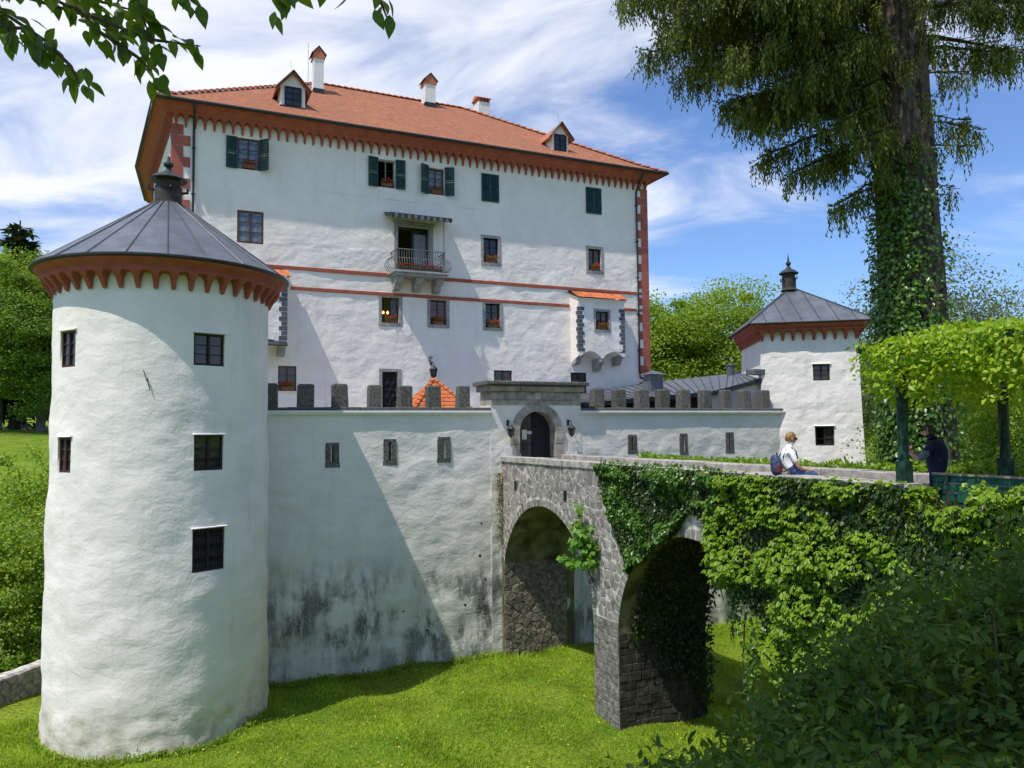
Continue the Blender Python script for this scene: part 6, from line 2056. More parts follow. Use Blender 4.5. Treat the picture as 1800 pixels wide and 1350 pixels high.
# ---- pergola over the bridge end
pg = thing('pergola', 'dark green timber pergola over the bridge end', 'pergola', tuple((12.1, 7.5, -1.64)))
for u, w in ((UB0 + 0.19, 8.80), (UB1 - 0.19, 8.72), (UB0 + 0.19, 5.6), (UB1 - 0.19, 5.6)):
    mb = MB()
    mb.prism([(u - 0.09, w - 0.09), (u + 0.09, w - 0.09), (u + 0.09, w + 0.09), (u - 0.09, w + 0.09)], -0.93, -0.58, 'z')
    mb.prism([(u - 0.08, w - 0.03), (u - 0.03, w - 0.08), (u + 0.03, w - 0.08), (u + 0.08, w - 0.03), (u + 0.08, w + 0.03), (u + 0.03, w + 0.08), (u - 0.03, w + 0.08), (u - 0.08, w + 0.03)], -0.58, 1.05, 'z')
    mb.build('post', M['postgreen'], pg)
for u in (UB0 + 0.19, UB1 - 0.19):
    MB().box(u - 0.06, u + 0.06, 4.6, 9.5, 1.05, 1.20).build('beam', M['postgreen'], pg)
for k in range(8):
    w = 4.9 + k * 0.62
    MB().box(UB0 - 0.25, UB1 + 0.25, w - 0.035, w + 0.035, 1.203, 1.30).build('rafter', M['postgreen'], pg)
n = 30000
r_ = np.random.default_rng(51)
u = r_.uniform(UB0 - 0.42, UB1 + 0.7, n); w = r_.uniform(4.6, 9.25, n)
lump = np.array([fbm(a * 1.1, b * 1.1, 8.8, 2) for a, b in zip(u, w)])
edge = np.minimum.reduce([u - (UB0 - 0.42), (UB1 + 0.7) - u, 9.25 - w])
topz = 1.42 + 0.22 * lump + 0.10 * smooth01(0, 0.6, edge)
hang = np.where(edge < 0.55, r_.random(n) ** 1.3 * (0.55 + 0.75 * np.clip(0.5 + lump * 1.6, 0, 1)) * 1.2, r_.random(n) ** 1.2 * 0.85)
gate_ = np.array([noise.noise((a * 2.1, b * 2.1, 3.3)) for a, b in zip(u, w)])
z = topz - hang * np.where(gate_ > 0.1, 1.25, 0.8)
z = np.where(z < 0.30, 0.30 + 0.75 * r_.random(n), z)          # clipped above head height
P_ = castle_pts(u, w, z)
od = castle_pts(np.where(u < UB0 - 0.2, -1.0, np.where(u > UB1 + 0.2, 1.0, 0.0)), np.where(w > 8.8, 1.0, 0.0), 0 * u)
leaf_cloud('pergola_vine', 'yellow-green vine roofing the pergola and hanging from its edges', 'vine', P_, od * 0.5 + r_.normal(size=(n, 3)) * 0.55 + np.array([0, 0, -0.45]), r_.normal(size=(n, 3)) * 0.45 + od * 0.5 + np.array([-0.2, -0.2, 0.75]), r_.uniform(0.05, 0.14, n), r_.uniform(0.04, 0.085, n), 'pergola', tuple(cw(12.1, 7.2, 1.0)),
           stems=[[cw(UB0 + 0.25, 8.85, -1.6), cw(UB0 + 0.32, 8.8, 0.2), cw(UB0 + 0.1, 8.6, 1.3)], [cw(UB1 - 0.25, 8.8, -1.6), cw(UB1 - 0.3, 8.7, 0.1), cw(UB1, 8.4, 1.3)]])

# ---- bench
be = thing('bench', 'weathered green slatted bench with its back to us under the pergola', 'bench', (11.35, 7.6, -1.64))
for i, (z0, z1) in enumerate(((-0.90, -0.79), (-1.05, -0.92), (-1.20, -1.07))):
    MB().cbox(11.22, 11.26, 6.2, 8.52, z0, z1, 0.006).build('back_slat', M['bench'], be)
MB().box(11.20, 11.28, 6.2, 8.53, -0.788, -0.755).build('top_rail', M['benchtop'], be)
for i in range(4):
    MB().box(11.36 + i * 0.11, 11.45 + i * 0.11, 6.2, 8.52, -1.22, -1.19).build('seat_slat', M['bench'], be)
for w in (6.5, 8.25):
    mb = MB().tube([(11.195, w, -0.80), (11.185, w, -1.2), (11.28, w, -1.62)], 0.026, 5).tube([(11.2, w, -1.24), (11.78, w, -1.24), (11.78, w, -1.62)], 0.025, 5)
    mb.build('leg', M['rust'], be)

# ---- shrubs in the shade at the lower right
def leaf_shape(L, W, mat, name='leaf'):
    """pointed oval leaf, folded along its midrib and curling down"""
    prof = [(0.0, 0.02), (0.15, 0.30), (0.35, 0.5), (0.55, 0.47), (0.78, 0.26), (1.0, 0.0)]
    vs, fs = [], []
    for t, hw in prof:
        x = L * t; zc = -0.20 * L * t * t
        vs += [(x, -W * hw, zc + 0.14 * W * hw * 2), (x, 0, zc), (x, W * hw, zc + 0.14 * W * hw * 2)]
    for i in range(len(prof) - 1):
        a = i * 3
        fs += [(a, a + 3, a + 4, a + 1), (a + 1, a + 4, a + 5, a + 2)]
    return MB().add(vs, fs).mesh(name, mat, smooth=True)
BL = [leaf_shape(0.10, 0.042, M['bush']), leaf_shape(0.075, 0.036, M['bush']), leaf_shape(0.13, 0.05, M['bush'])]
def orient(dirv, up):
    x = Vector(dirv).normalized()
    y = Vector(up).cross(x)
    if y.length < 1e-3: y = Vector((0, 1, 0)).cross(x)
    y.normalize(); z = x.cross(y)
    return Matrix((x, y, z)).transposed().to_euler()
def shrub(label, lobes, n, npart, seed, base):
    r_ = np.random.default_rng(seed)
    t = thing('shrub', label, 'shrub', base, castle=False, group='shaded foreground shrubs')
    b = np.array(base)
    P_, D_ = crown_points(lobes, n, r_, 0.35, 0.16, 22)
    A = D_ * 0.6 + r_.normal(size=(n, 3)) * 0.6 + np.array([0, 0, -0.15])
    N = r_.normal(size=(n, 3)) * 0.4 + np.array([-0.1, -0.2, 0.9])
    s = r_.uniform(0.5, 1.35, n)
    tag(mesh_obj('foliage', leaves('foliage', P_ - b, A, N, 0.088 * s, 0.040 * s, M['bush'], 0.15, oval=True), t), kind='stuff')
    # the leaves nearest the viewer stand alone
    P2, D2 = crown_points(lobes, npart * 6, r_, 0.8, 0.14, 12)
    score = P2[:, 1] + 0.25 * P2[:, 2] * 0
    near_ = np.argsort(score)[:npart]
    for i in near_:
        dv = D2[i] * 0.7 + r_.normal(size=3) * 0.5 + np.array([0, 0, -0.1])
        o = mesh_obj('leaf', BL[r_.integers(0, 3)], t, P2[i] - b, orient(dv, r_.normal(size=3) * 0.3 + np.array([0, -0.2, 1])), r_.uniform(0.75, 1.25))
    mb = MB()
    for l in lobes:
        for k in range(5):
            q = Vector(l[:3]) + Vector(r_.normal(size=3)) * 0.35 * l[3] + Vector((0, 0, l[5] * 0.5))
            s0 = Vector((l[0] * 0.5 + base[0] * 0.5 + r_.normal() * 0.2, l[1] * 0.5 + base[1] * 0.5 + r_.normal() * 0.2, base[2] - 0.1))
            mb.tube([s0 - Vector(base), s0.lerp(q, 0.5) + Vector((r_.normal() * 0.08, r_.normal() * 0.08, 0.1)) - Vector(base), q - Vector(base)], [0.016, 0.011, 0.004], 5)
    mesh_obj('stem', mb.mesh('stem', M['twig']), t)
    return t
shrub('broad dark shrub in the shade at the bottom right corner', [(2.75, 4.8, -2.1, 0.85, 0.9, 0.75), (3.5, 5.0, -1.75, 0.85, 0.9, 0.85), (2.1, 4.7, -2.35, 0.7, 0.7, 0.55), (3.1, 4.2, -2.3, 0.9, 0.7, 0.7), (2.4, 4.0, -2.55, 0.7, 0.6, 0.5), (2.7, 3.5, -2.05, 0.8, 0.5, 0.42), (1.75, 3.6, -2.2, 0.6, 0.5, 0.36), (2.3, 3.2, -1.78, 0.7, 0.3, 0.25), (3.1, 3.4, -1.6, 0.6, 0.3, 0.28), (1.6, 3.1, -1.75, 0.5, 0.3, 0.22), (3.3, 3.9, -1.75, 0.6, 0.5, 0.45), (4.1, 5.2, -1.35, 0.7, 0.8, 0.8)], 30000, 200, 61, (3.0, 4.8, -3.0))
shrub('lower dark shrub beside the bridge pier foot', [(2.9, 6.0, -2.2, 0.6, 0.6, 0.55), (2.55, 6.0, -2.4, 0.5, 0.6, 0.5), (2.3, 6.1, -2.75, 0.5, 0.6, 0.5), (2.75, 6.0, -2.35, 0.6, 0.7, 0.6), (3.4, 6.2, -2.0, 0.7, 0.7, 0.65), (1.95, 6.0, -3.0, 0.55, 0.6, 0.5), (1.55, 5.6, -2.95, 0.6, 0.7, 0.55), (1.15, 5.2, -3.0, 0.55, 0.6, 0.45), (2.25, 5.6, -2.85, 0.65, 0.7, 0.55), (1.7, 4.6, -2.75, 0.6, 0.6, 0.45)], 25000, 90, 62, (1.6, 5.4, -3.4))
shrub('lighter leafy shoots in front of the bench at the right edge', [(4.5, 7.0, -1.75, 0.6, 0.7, 0.6), (5.1, 7.3, -1.5, 0.6, 0.7, 0.55), (3.7, 6.9, -2.3, 0.8, 0.8, 0.7)], 7000, 40, 63, (4.4, 7.2, -2.6))

n = 7000
r_ = np.random.default_rng(66)
x = r_.uniform(0.2, 5.5, n); y = r_.uniform(2.2, 7.5, n)
P_ = np.stack([x, y, terrain_z(x, y) + np.abs(r_.normal(0, 0.09, n))], 1)
me = leaves('undergrowth', P_, r_.normal(size=(n, 3)) + np.array([0, -0.3, 0.4]), r_.normal(size=(n, 3)) * 0.5 + np.array([0, -0.3, 0.8]), r_.uniform(0.04, 0.11, n), r_.uniform(0.02, 0.05, n), M['bush'], oval=True)
tag(mesh_obj('undergrowth', me), 'low leafy undergrowth on the bank beneath the foreground shrubs', 'undergrowth', kind='stuff')

# ---- the beech whose branch tips hang into the picture; its crown shades the shrubs
bt = thing('beech_tree', 'overhanging beech branches with pointed leaves at the top left', 'tree', (-3.4, -2.4, -1.7), castle=False)
bb = np.array([-3.4, -2.4, -1.7])
mb = MB()
mb.tube([(-3.4, -2.4, -2.0), (-3.3, -2.3, 1.0), (-3.0, -2.0, 4.0), (-2.4, -1.2, 7.0)], [0.42, 0.34, 0.28, 0.16], 12)
limbs((-3.2, -2.2, 2.6), [(-1.6, 1.6, 4.6), (0.6, 2.2, 6.2)], 0.13, mb)
limbs((-3.0, -2.0, 4.0), [(1.6, 1.2, 6.8), (0.2, 3.6, 7.0), (2.6, 3.0, 7.4), (-3.4, 1.6, 6.4)], 0.15, mb)
limbs((-2.6, -1.5, 6.2), [(0.6, 0.4, 8.4), (-2.6, 0.6, 8.6)], 0.12, mb)
mb.build('trunk', M['bark2'], bt)
lobes = [(0.4, 2.0, 6.7, 2.6, 2.4, 1.4), (2.3, 2.4, 7.4, 2.2, 2.2, 1.3), (-1.6, 1.0, 7.2, 2.4, 2.4, 1.5), (0.6, 0.6, 8.4, 2.4, 2.4, 1.4), (1.4, 3.8, 7.6, 2.0, 1.8, 1.1), (-2.6, -1.6, 8.6, 2.2, 2.2, 1.6)]
me = foliage('crown', lobes, 17000, M['beech'], 0.17, 0.10, 71, shell=0.3)
me.transform(Matrix.Translation(-Vector(bb)))
tag(mesh_obj('crown', me, bt), kind='stuff')
BE = [leaf_shape(0.088, 0.044, M['beech']), leaf_shape(0.078, 0.040, M['beech']), leaf_shape(0.066, 0.034, M['beech'])]
TW_ = [
    ([(-2.6, 1.6, 3.1), (-1.78, 2.5, 1.54), (-1.44, 2.5, 1.37), (-1.20, 2.5, 1.27), (-1.03, 2.5, 1.245)], 30),
    ([(-2.5, 2.4, 1.75), (-1.74, 2.5, 1.40), (-1.55, 2.5, 1.27), (-1.46, 2.5, 1.18), (-1.43, 2.5, 1.12)], 20),
    ([(-2.0, 2.2, 2.2), (-1.55, 2.5, 1.50), (-1.37, 2.5, 1.30), (-1.24, 2.5, 1.21), (-1.19, 2.5, 1.16)], 26),
    ([(-1.6, 2.2, 2.1), (-1.29, 2.5, 1.54), (-1.24, 2.5, 1.39), (-1.20, 2.5, 1.28)], 18),
    ([(-2.6, 2.3, 1.6), (-1.80, 2.5, 1.33), (-1.60, 2.5, 1.31), (-1.55, 2.5, 1.24)], 20),
    ([(-2.3, 2.3, 1.9), (-1.75, 2.55, 1.48), (-1.5, 2.6, 1.42), (-1.36, 2.6, 1.36)], 24),
    ([(-1.9, 2.3, 2.0), (-1.55, 2.6, 1.56), (-1.42, 2.6, 1.46), (-1.28, 2.6, 1.42)], 22),
    ([(-2.4, 2.2, 1.9), (-1.9, 2.45, 1.55), (-1.62, 2.45, 1.47), (-1.42, 2.45, 1.45)], 26),
    ([(-2.6, 2.2, 1.7), (-1.9, 2.55, 1.42), (-1.72, 2.5, 1.36), (-1.62, 2.5, 1.25)], 24),
    ([(-1.9, 2.0, 2.1), (-1.5, 2.4, 1.55), (-1.36, 2.45, 1.44), (-1.22, 2.45, 1.40)], 20),
    ([(-1.1, 2.0, 2.3), (-0.84, 2.5, 1.56), (-0.79, 2.5, 1.44), (-0.75, 2.5, 1.385)], 14),
    ([(-0.9, 2.0, 2.3), (-0.70, 2.5, 1.52), (-0.715, 2.5, 1.40)], 9),
    ([(-0.7, 2.0, 2.3), (-0.48, 2.5, 1.56), (-0.43, 2.5, 1.40), (-0.40, 2.5, 1.32)], 12),
    ([(-0.8, 2.0, 2.2), (-0.63, 2.5, 1.53), (-0.58, 2.5, 1.44)], 6),
    ([(-0.5, 2.0, 2.2), (-0.50, 2.5, 1.56), (-0.52, 2.5, 1.45)], 6),
    ([(-1.5, 2.0, 2.2), (-1.16, 2.5, 1.54), (-1.11, 2.5, 1.42), (-1.05, 2.5, 1.40)], 10),
]
mb = MB()
r_ = np.random.default_rng(73)
for pts, n in TW_:
    n = int(n * 1.02) if pts[-1][0] < -1.0 else n
    V_ = [Vector(p) + Vector((0, 0, 0.045)) for p in pts]
    mb.tube(V_, [0.012] + [0.006] * (len(V_) - 2) + [0.002], 5)
    for i in range(n):
        t = 1 - (i / n) ** 1.1 * 0.80
        s = t * (len(V_) - 1); k = min(int(s), len(V_) - 2)
        p = V_[k].lerp(V_[k + 1], s - k) + Vector(r_.normal(size=3)) * 0.022
        d = (V_[k + 1] - V_[k]).normalized()
        sd_ = d.cross(Vector((0, 1, 0))) * (1 if i % 2 else -1)
        dv = d * 0.5 + sd_ * 0.55 + Vector((r_.normal() * 0.3, r_.normal() * 0.35, -0.65))
        o = mesh_obj('leaf', BE[r_.integers(0, 3)], bt, Vector(p) - Vector(bb), orient(dv, r_.normal(size=3) * 0.35 + np.array([0.1, -0.55, 0.6])), r_.uniform(0.7, 1.08))
mb.build('twig', M['twig'], bt)

# ---- lawn
def lawn(n, seed):
    r_ = np.random.default_rng(seed)
    N = n
    # denser towards the viewer
    u = r_.uniform(-8.5, 23.5, N); w = 9.5 + 15.3 * r_.random(N) ** 1.15
    x, y = u * CP - w * SP_, u * SP_ + w * CP
    tw = (np.hypot(x - TX, y - TY) > 2.88) & ~((u > UB0) & (u < UB1) & (w < PW1) & (w > PW0)) & (w < WC - 0.02)
    tw &= (x > -14.9)
    x, y = x[tw], y[tw]
    z = terrain_z(x, y)
    n = len(x)
    patch = np.array([fbm(a * 0.5, b * 0.5, 1.0, 2) for a, b in zip(x, y)])
    h = r_.uniform(0.03, 0.085, n) * (1 + 0.9 * patch)
    uu = x * CP + y * SP_; ww = -x * SP_ + y * CP
    nearwall = (ww > WC - 0.45) | (np.hypot(x - TX, y - TY) < 3.15)
    h = np.where(nearwall & (r_.random(n) < 0.5), h * 2.3, h)
    wd = r_.uniform(0.010, 0.022, n)
    a = r_.uniform(0, 2 * math.pi, n)
    lean = r_.normal(0, 0.6, (n, 2)) * h[:, None]
    v = np.empty((n, 3, 3))
    ca, sa = np.cos(a) * wd, np.sin(a) * wd
    v[:, 0] = np.stack([x - ca, y - sa, z - 0.01], 1); v[:, 1] = np.stack([x + ca, y + sa, z - 0.01], 1)
    v[:, 2] = np.stack([x + lean[:, 0], y + lean[:, 1], z + h], 1)
    f = np.arange(n * 3).reshape(-1, 3)
    return tag(mesh_obj('grass', fast_mesh('grass', v.reshape(-1, 3), f, M['grass'])), 'short bright green grass on the moat floor', 'grass', kind='stuff')
lawn(420000, 81)
# fallen yellow leaves and weeds
def weeds(seed):
    r_ = np.random.default_rng(seed)
    n = 5200
    k = r_.random(n)
    u = r_.uniform(3.0, 10.7, n); w = WC - 0.08 - np.abs(r_.normal(0, 0.14, n))
    a = r_.uniform(rad(-80), rad(80), n)
    x = np.where(k < 0.62, u * CP - w * SP_, TX + (2.95 + np.abs(r_.normal(0, 0.1, n))) * np.sin(a))
    y = np.where(k < 0.62, u * SP_ + w * CP, TY - (2.95 + np.abs(r_.normal(0, 0.1, n))) * np.cos(a))
    z = terrain_z(x, y) + np.abs(r_.normal(0, 0.09, n)) * (0.4 + 1.2 * np.array([abs(noise.noise((a_ * 1.4, b_ * 1.4, 0))) for a_, b_ in zip(x, y)]))
    P_ = np.stack([x, y, z], 1)
    b = np.array([0.0, 22.0, -7.8])
    t = thing('weeds', 'ragged weeds along the foot of wall and round tower', 'weeds', tuple(b), castle=False)
    tag(mesh_obj('foliage', leaves('foliage', P_ - b, r_.normal(size=(n, 3)) * 0.6 + np.array([0, -0.3, 0.5]), r_.normal(size=(n, 3)) * 0.5 + np.array([0, -0.5, 0.6]), r_.uniform(0.06, 0.14, n), r_.uniform(0.03, 0.06, n), M['tree_a']), t), kind='stuff')
weeds(83)
def lawn_bits(name, label, cat, n, seed, size, mat):
    r_ = np.random.default_rng(seed)
    u = r_.uniform(-7, 23, n); w = 12 + 12.5 * r_.random(n)
    x, y = u * CP - w * SP_, u * SP_ + w * CP
    k = np.array([noise.noise((a_ * 0.5, b_ * 0.5, seed)) for a_, b_ in zip(x, y)]) + 0.25 * r_.normal(size=n) > 0.05
    k &= (np.hypot(x - TX, y - TY) > 3.0) & ~((u > UB0 - 0.1) & (u < UB1 + 0.1) & (w < PW1 + 0.1) & (w > PW0 - 0.1)) & (x > -14.5)
    x, y = x[k], y[k]
    n = len(x)
    P_ = np.stack([x, y, terrain_z(x, y) + r_.uniform(0.03, 0.09, n)], 1)
    me = leaves(name, P_, r_.normal(size=(n, 3)) * np.array([1, 1, 0.3]), r_.normal(size=(n, 3)) * 0.3 + np.array([0, 0, 1]), r_.uniform(0.6, 1.3, n) * size, r_.uniform(0.6, 1.2, n) * size, mat)
    tag(mesh_obj(name, me), label, cat, kind='stuff')
lawn_bits('clover', 'darker clover leaves in patches over the lawn', 'clover', 26000, 5, 0.05, M['tree_a'])
lawn_bits('fallen_leaves', 'small yellow blossoms and fallen leaves dotted over the lawn', 'leaves', 1500, 9, 0.045, basic('yellow petals and leaves', (0.75, 0.58, 0.10), 0.8, 0.3, 5, bst=0))

# ================================================================== people
def skin_figure(name, chains, parent_base, mats, sub=2):
    """chains: list of lists of (x, y, z, r, material) joints; first joint of a later chain may be an index to branch from"""
    vs, es, rs, bm_mat, roots = [], [], [], [], []
    names = {}
    for ch in chains:
        prev = None
        for j in ch:
            if isinstance(j, str):
                prev = names[j]; continue
            key = None
            if len(j) == 6: key = j[5]
            vs.append(j[:3]); rs.append(j[3])
            i = len(vs) - 1
            if key: names[key] = i
            if prev is None:
                roots.append(i)
            else:
                es.append((prev, i)); bm_mat.append(j[4])
            prev = i
    me = bpy.data.meshes.new(name)
    me.from_pydata(vs, es, [])
    ob = bpy.data.objects.new(name, me)
    col.objects.link(ob)
    ob.modifiers.new('skin', 'SKIN').use_smooth_shade = True
    lay = me.skin_vertices[0].data
    for i, r in enumerate(rs):
        rr = r if hasattr(r, '__len__') else (r, r)
        lay[i].radius = rr
        lay[i].use_root = i in roots
    ob.modifiers.new('sub', 'SUBSURF').levels = sub
    dg = bpy.context.evaluated_depsgraph_get()
    out = bpy.data.meshes.new_from_object(ob.evaluated_get(dg))
    bpy.data.objects.remove(ob)
    out.name = name
    out.materials.clear()
    for m_ in mats: out.materials.append(m_)
    A = np.array([vs[a] for a, b in es]); B = np.array([vs[b] for a, b in es])
    RA = np.array([max(rs[a]) if hasattr(rs[a], '__len__') else rs[a] for a, b in es])
    n = len(out.polygons)
    cen = np.empty(n * 3); out.polygons.foreach_get('center', cen); cen = cen.reshape(-1, 3)
    AB = B - A; L2 = (AB ** 2).sum(1)
    idx = []
    for c in cen:
        t = np.clip(((c - A) * AB).sum(1) / L2, 0, 1)
        d = np.linalg.norm(A + AB * t[:, None] - c, axis=1) / (RA + 0.02)
        idx.append(bm_mat[int(d.argmin())])
    out.polygons.foreach_set('material_index', idx)
    out.polygons.foreach_set('use_smooth', [True] * n)
    return out
M['skin'] = basic('warm skin tone', (0.46, 0.24, 0.16), 0.55, 0.06, 8, bst=0, spec=0.35)  # one even warm skin colour
M['tee'] = basic('white cotton shirt', (0.78, 0.78, 0.80), 0.85, 0.04, 6, 9, 0.5, 0.03)
M['jeans'] = basic('blue jeans', (0.060, 0.115, 0.27), 0.85, 0.2, 12, 14, 0.4, 0.02)
M['hairblond'] = basic('short light brown hair', (0.17, 0.085, 0.038), 0.55, 0.45, 30, 60, 0.6, c2=(0.30, 0.17, 0.075), stretch=(1, 1, 0.3))
M['hairbrown'] = basic('short brown hair', (0.055, 0.030, 0.018), 0.6, 0.35, 30)
M['navy'] = basic('navy vest', (0.012, 0.017, 0.045), 0.85, 0.2, 8, 9, 0.5, 0.03)
M['navytrouser'] = basic('dark blue trousers', (0.014, 0.018, 0.060), 0.85, 0.2, 8, 9, 0.5, 0.03)
M['greytee'] = basic('grey-blue shirt', (0.12, 0.17, 0.20), 0.85, 0.15, 8, 9, 0.4, 0.02)
M['shoe'] = basic('dark shoes', (0.03, 0.028, 0.026), 0.7, 0.2)
M['pack'] = basic('dark blue patterned backpack', (0.018, 0.024, 0.060), 0.75, 0.6, 26, 20, 0.4, c2=(0.06, 0.075, 0.14))
M['packred'] = basic('dark red backpack panel', (0.17, 0.02, 0.03), 0.7, 0.3, 30)
M['strap'] = basic('dark strap', (0.02, 0.024, 0.045), 0.8, 0.2)
M['cord'] = basic('pale cord', (0.62, 0.62, 0.62), 0.7, 0.05)
def hand(chains, wrist, dirv, palm_n, mi, s=1.0, curl=0.5, prefix='h'):
    """palm and five separate bent fingers"""
    w = Vector(wrist); d = Vector(dirv).normalized(); n = Vector(palm_n).normalized(); sd = d.cross(n).normalized()
    for k, (off, ln) in enumerate(((-0.030, 0.062), (-0.010, 0.075), (0.011, 0.070), (0.030, 0.055))):
        a = w + d * 0.055 * s + sd * off * 0.8 * s
        b = w + d * 0.095 * s + sd * off * s
        c = b + (d * (1 - curl * 0.4) + n * curl * 0.5).normalized() * ln * 0.55 * s
        e = c + (d * (1 - curl) + n * curl).normalized() * ln * 0.5 * s
        chains.append([(*a, 0.011 * s, mi), (*b, 0.0095 * s, mi), (*c, 0.0085 * s, mi), (*e, 0.007 * s, mi)])
    a = w + d * 0.03 * s - sd * 0.022 * s
    b = w + d * 0.06 * s - sd * 0.052 * s + n * 0.012
    c = w + d * 0.092 * s - sd * 0.058 * s + n * 0.03
    chains.append([(*a, 0.012 * s, mi), (*b, 0.0105 * s, mi), (*c, 0.008 * s, mi)])
def head_bits(parent, hc, fwd, mats_hair, glasses=None, hair='bob', s=1.0, bald=False):
    """hair cap, ears, eyes and mouth on the head; hc = centre of the skull, fwd = unit facing direction"""
    f = Vector(fwd).normalized(); r = f.cross(Vector((0, 0, 1))).normalized(); up = r.cross(f)
    def P(a, b, c): return Vector(hc) + r * a * s + f * b * s + up * c * s
    mb = MB()
    N1, N2 = 18, 10
    vs, fs = [], []
    for i in range(N2 + 1):
        ph = math.pi * 0.62 * i / N2
        for j in range(N1):
            th = 2 * math.pi * j / N1          # 0 = forward
            lim = 1.0
            c_ = math.cos(ph); s_ = math.sin(ph)
            front = max(0.0, math.cos(th))
            ph2 = ph * (1 - 0.50 * front ** 0.7) * (1.12 if hair == 'bob' else 0.92)
            wob = 1 + 0.035 * math.sin(th * 7 + i) + 0.02 * math.sin(th * 13 - i * 2)
            a = 0.083 * math.sin(ph2) * math.sin(th) * wob; b = (0.108 * math.sin(ph2) * math.cos(th) - 0.008) * wob; c = 0.122 * math.cos(ph2) * wob + 0.006
            vs.append(P(a, b, c))
    for i in range(N2):
        for j in range(N1):
            fs.append((i * N1 + j, i * N1 + (j + 1) % N1, (i + 1) * N1 + (j + 1) % N1, (i + 1) * N1 + j))
    mb.add(vs, fs)
    mb.build('hair', mats_hair, parent, smooth=True)
    for q in (-1, 1):
        e = MB()
        c = P(q * 0.076, -0.005, -0.015)
        e.tube([c + up * 0.028 * s, c + r * q * 0.014 * s, c - up * 0.03 * s], [0.008 * s, 0.012 * s, 0.007 * s], 6)
        e.build('ear', M['skin'], parent, smooth=True)
        MB().tube([P(q * 0.032, 0.088, 0.006), P(q * 0.030, 0.094, 0.006)], 0.010 * s, 6).build('eye', M['hairbrown'], parent)
    MB().tube([P(-0.02, 0.086, -0.062), P(0.02, 0.086, -0.062)], 0.006 * s, 5).build('mouth', M['packred'], parent)
    if glasses:
        g = MB()
        for q in (-1, 1):
            c = P(q * 0.034, 0.098, 0.008)
            g.tube([c - f * 0.004, c + f * 0.004], 0.028 * s, 10)
            g.tube([P(q * 0.06, 0.085, 0.014), P(q * 0.082, 0.0, 0.008)], 0.006 * s, 4)
        g.tube([P(-0.012, 0.1, 0.012), P(0.012, 0.1, 0.012)], 0.004 * s, 4)
        g.build('sunglasses', glasses, parent)
# ---- woman on the parapet: sits sideways to us, facing right, legs down on the deck side
wp = thing('person', 'seated person in white t-shirt, blue jeans and sunglasses on the bridge parapet', 'person', (5.33, 14.86, -0.97), castle=False)
wx, wy, wz = 5.33, 14.86, -0.97
def W_(x, y, z): return (wx + x, wy + y, wz + z)      # x forward (right in the picture), y away from us, z up
SK, SH, JN, SO = 0, 1, 2, 3
ch = [[(*W_(0.0, 0.0, 0.115), (0.150, 0.170), SH, 'pelvis'), (*W_(-0.02, 0, 0.24), (0.140, 0.165), SH), (*W_(-0.035, 0, 0.38), (0.138, 0.170), SH), (*W_(-0.03, 0, 0.50), (0.108, 0.160), SH, 'chest'), (*W_(-0.005, 0, 0.575), (0.062, 0.075), SH), (*W_(0.02, 0, 0.625), 0.052, SK), (*W_(0.045, 0, 0.68), (0.075, 0.068), SK), (*W_(0.04, 0, 0.745), (0.092, 0.076), SK, 'skull'), (*W_(0.02, 0, 0.795), (0.07, 0.06), SK)],
      ['skull', (*W_(0.13, 0, 0.725), 0.016, SK), (*W_(0.148, 0, 0.705), 0.011, SK)]]
for q, yy in ((-1, -0.10), (1, 0.10)):
    ch.append(['pelvis', (*W_(0.10, yy, 0.085), 0.088, JN), (*W_(0.27, yy * 1.05, 0.075), 0.080, JN), (*W_(0.44, yy * 1.1, 0.055), 0.064, JN), (*W_(0.47, yy * 1.1, -0.08), 0.058, JN), (*W_(0.46, yy * 1.1, -0.30), 0.052, JN), (*W_(0.43, yy * 1.1, -0.55), 0.040, JN), (*W_(0.43, yy * 1.1, -0.66), 0.038, SO), (*W_(0.55, yy * 1.15, -0.69), 0.034, SO)])
    ch.append(['chest', (*W_(-0.02, q * 0.155, 0.49), 0.062, SH), (*W_(0.0, q * 0.20, 0.40), 0.058, SH), (*W_(0.025, q * 0.215, 0.325), 0.052, SH), (*W_(0.045, q * 0.225, 0.285), 0.040, SK), (*W_(0.075, q * 0.23, 0.21), 0.037, SK), (*W_(0.16, q * 0.19, 0.165), 0.031, SK), (*W_(0.245, q * 0.14, 0.145), 0.024, SK), (*W_(0.30, q * 0.12, 0.14), (0.016, 0.03), SK)])
    hand(ch, W_(0.255, q * 0.135, 0.15), (1, -q * 0.15, -0.12), (0, 0, -1), SK, 1.0, 0.25)
b_ = Vector((wx, wy, wz))
chL = [[j if isinstance(j, str) else (j[0] - wx, j[1] - wy, j[2] - wz, *j[3:]) for j in c] for c in ch]
mesh_obj('body', skin_figure('body', chL, None, [M['skin'], M['tee'], M['jeans'], M['shoe']]), wp)
head_bits(wp, W_(0.035, 0, 0.742), (1, 0.05, -0.12), M['hairblond'], M['iron'])
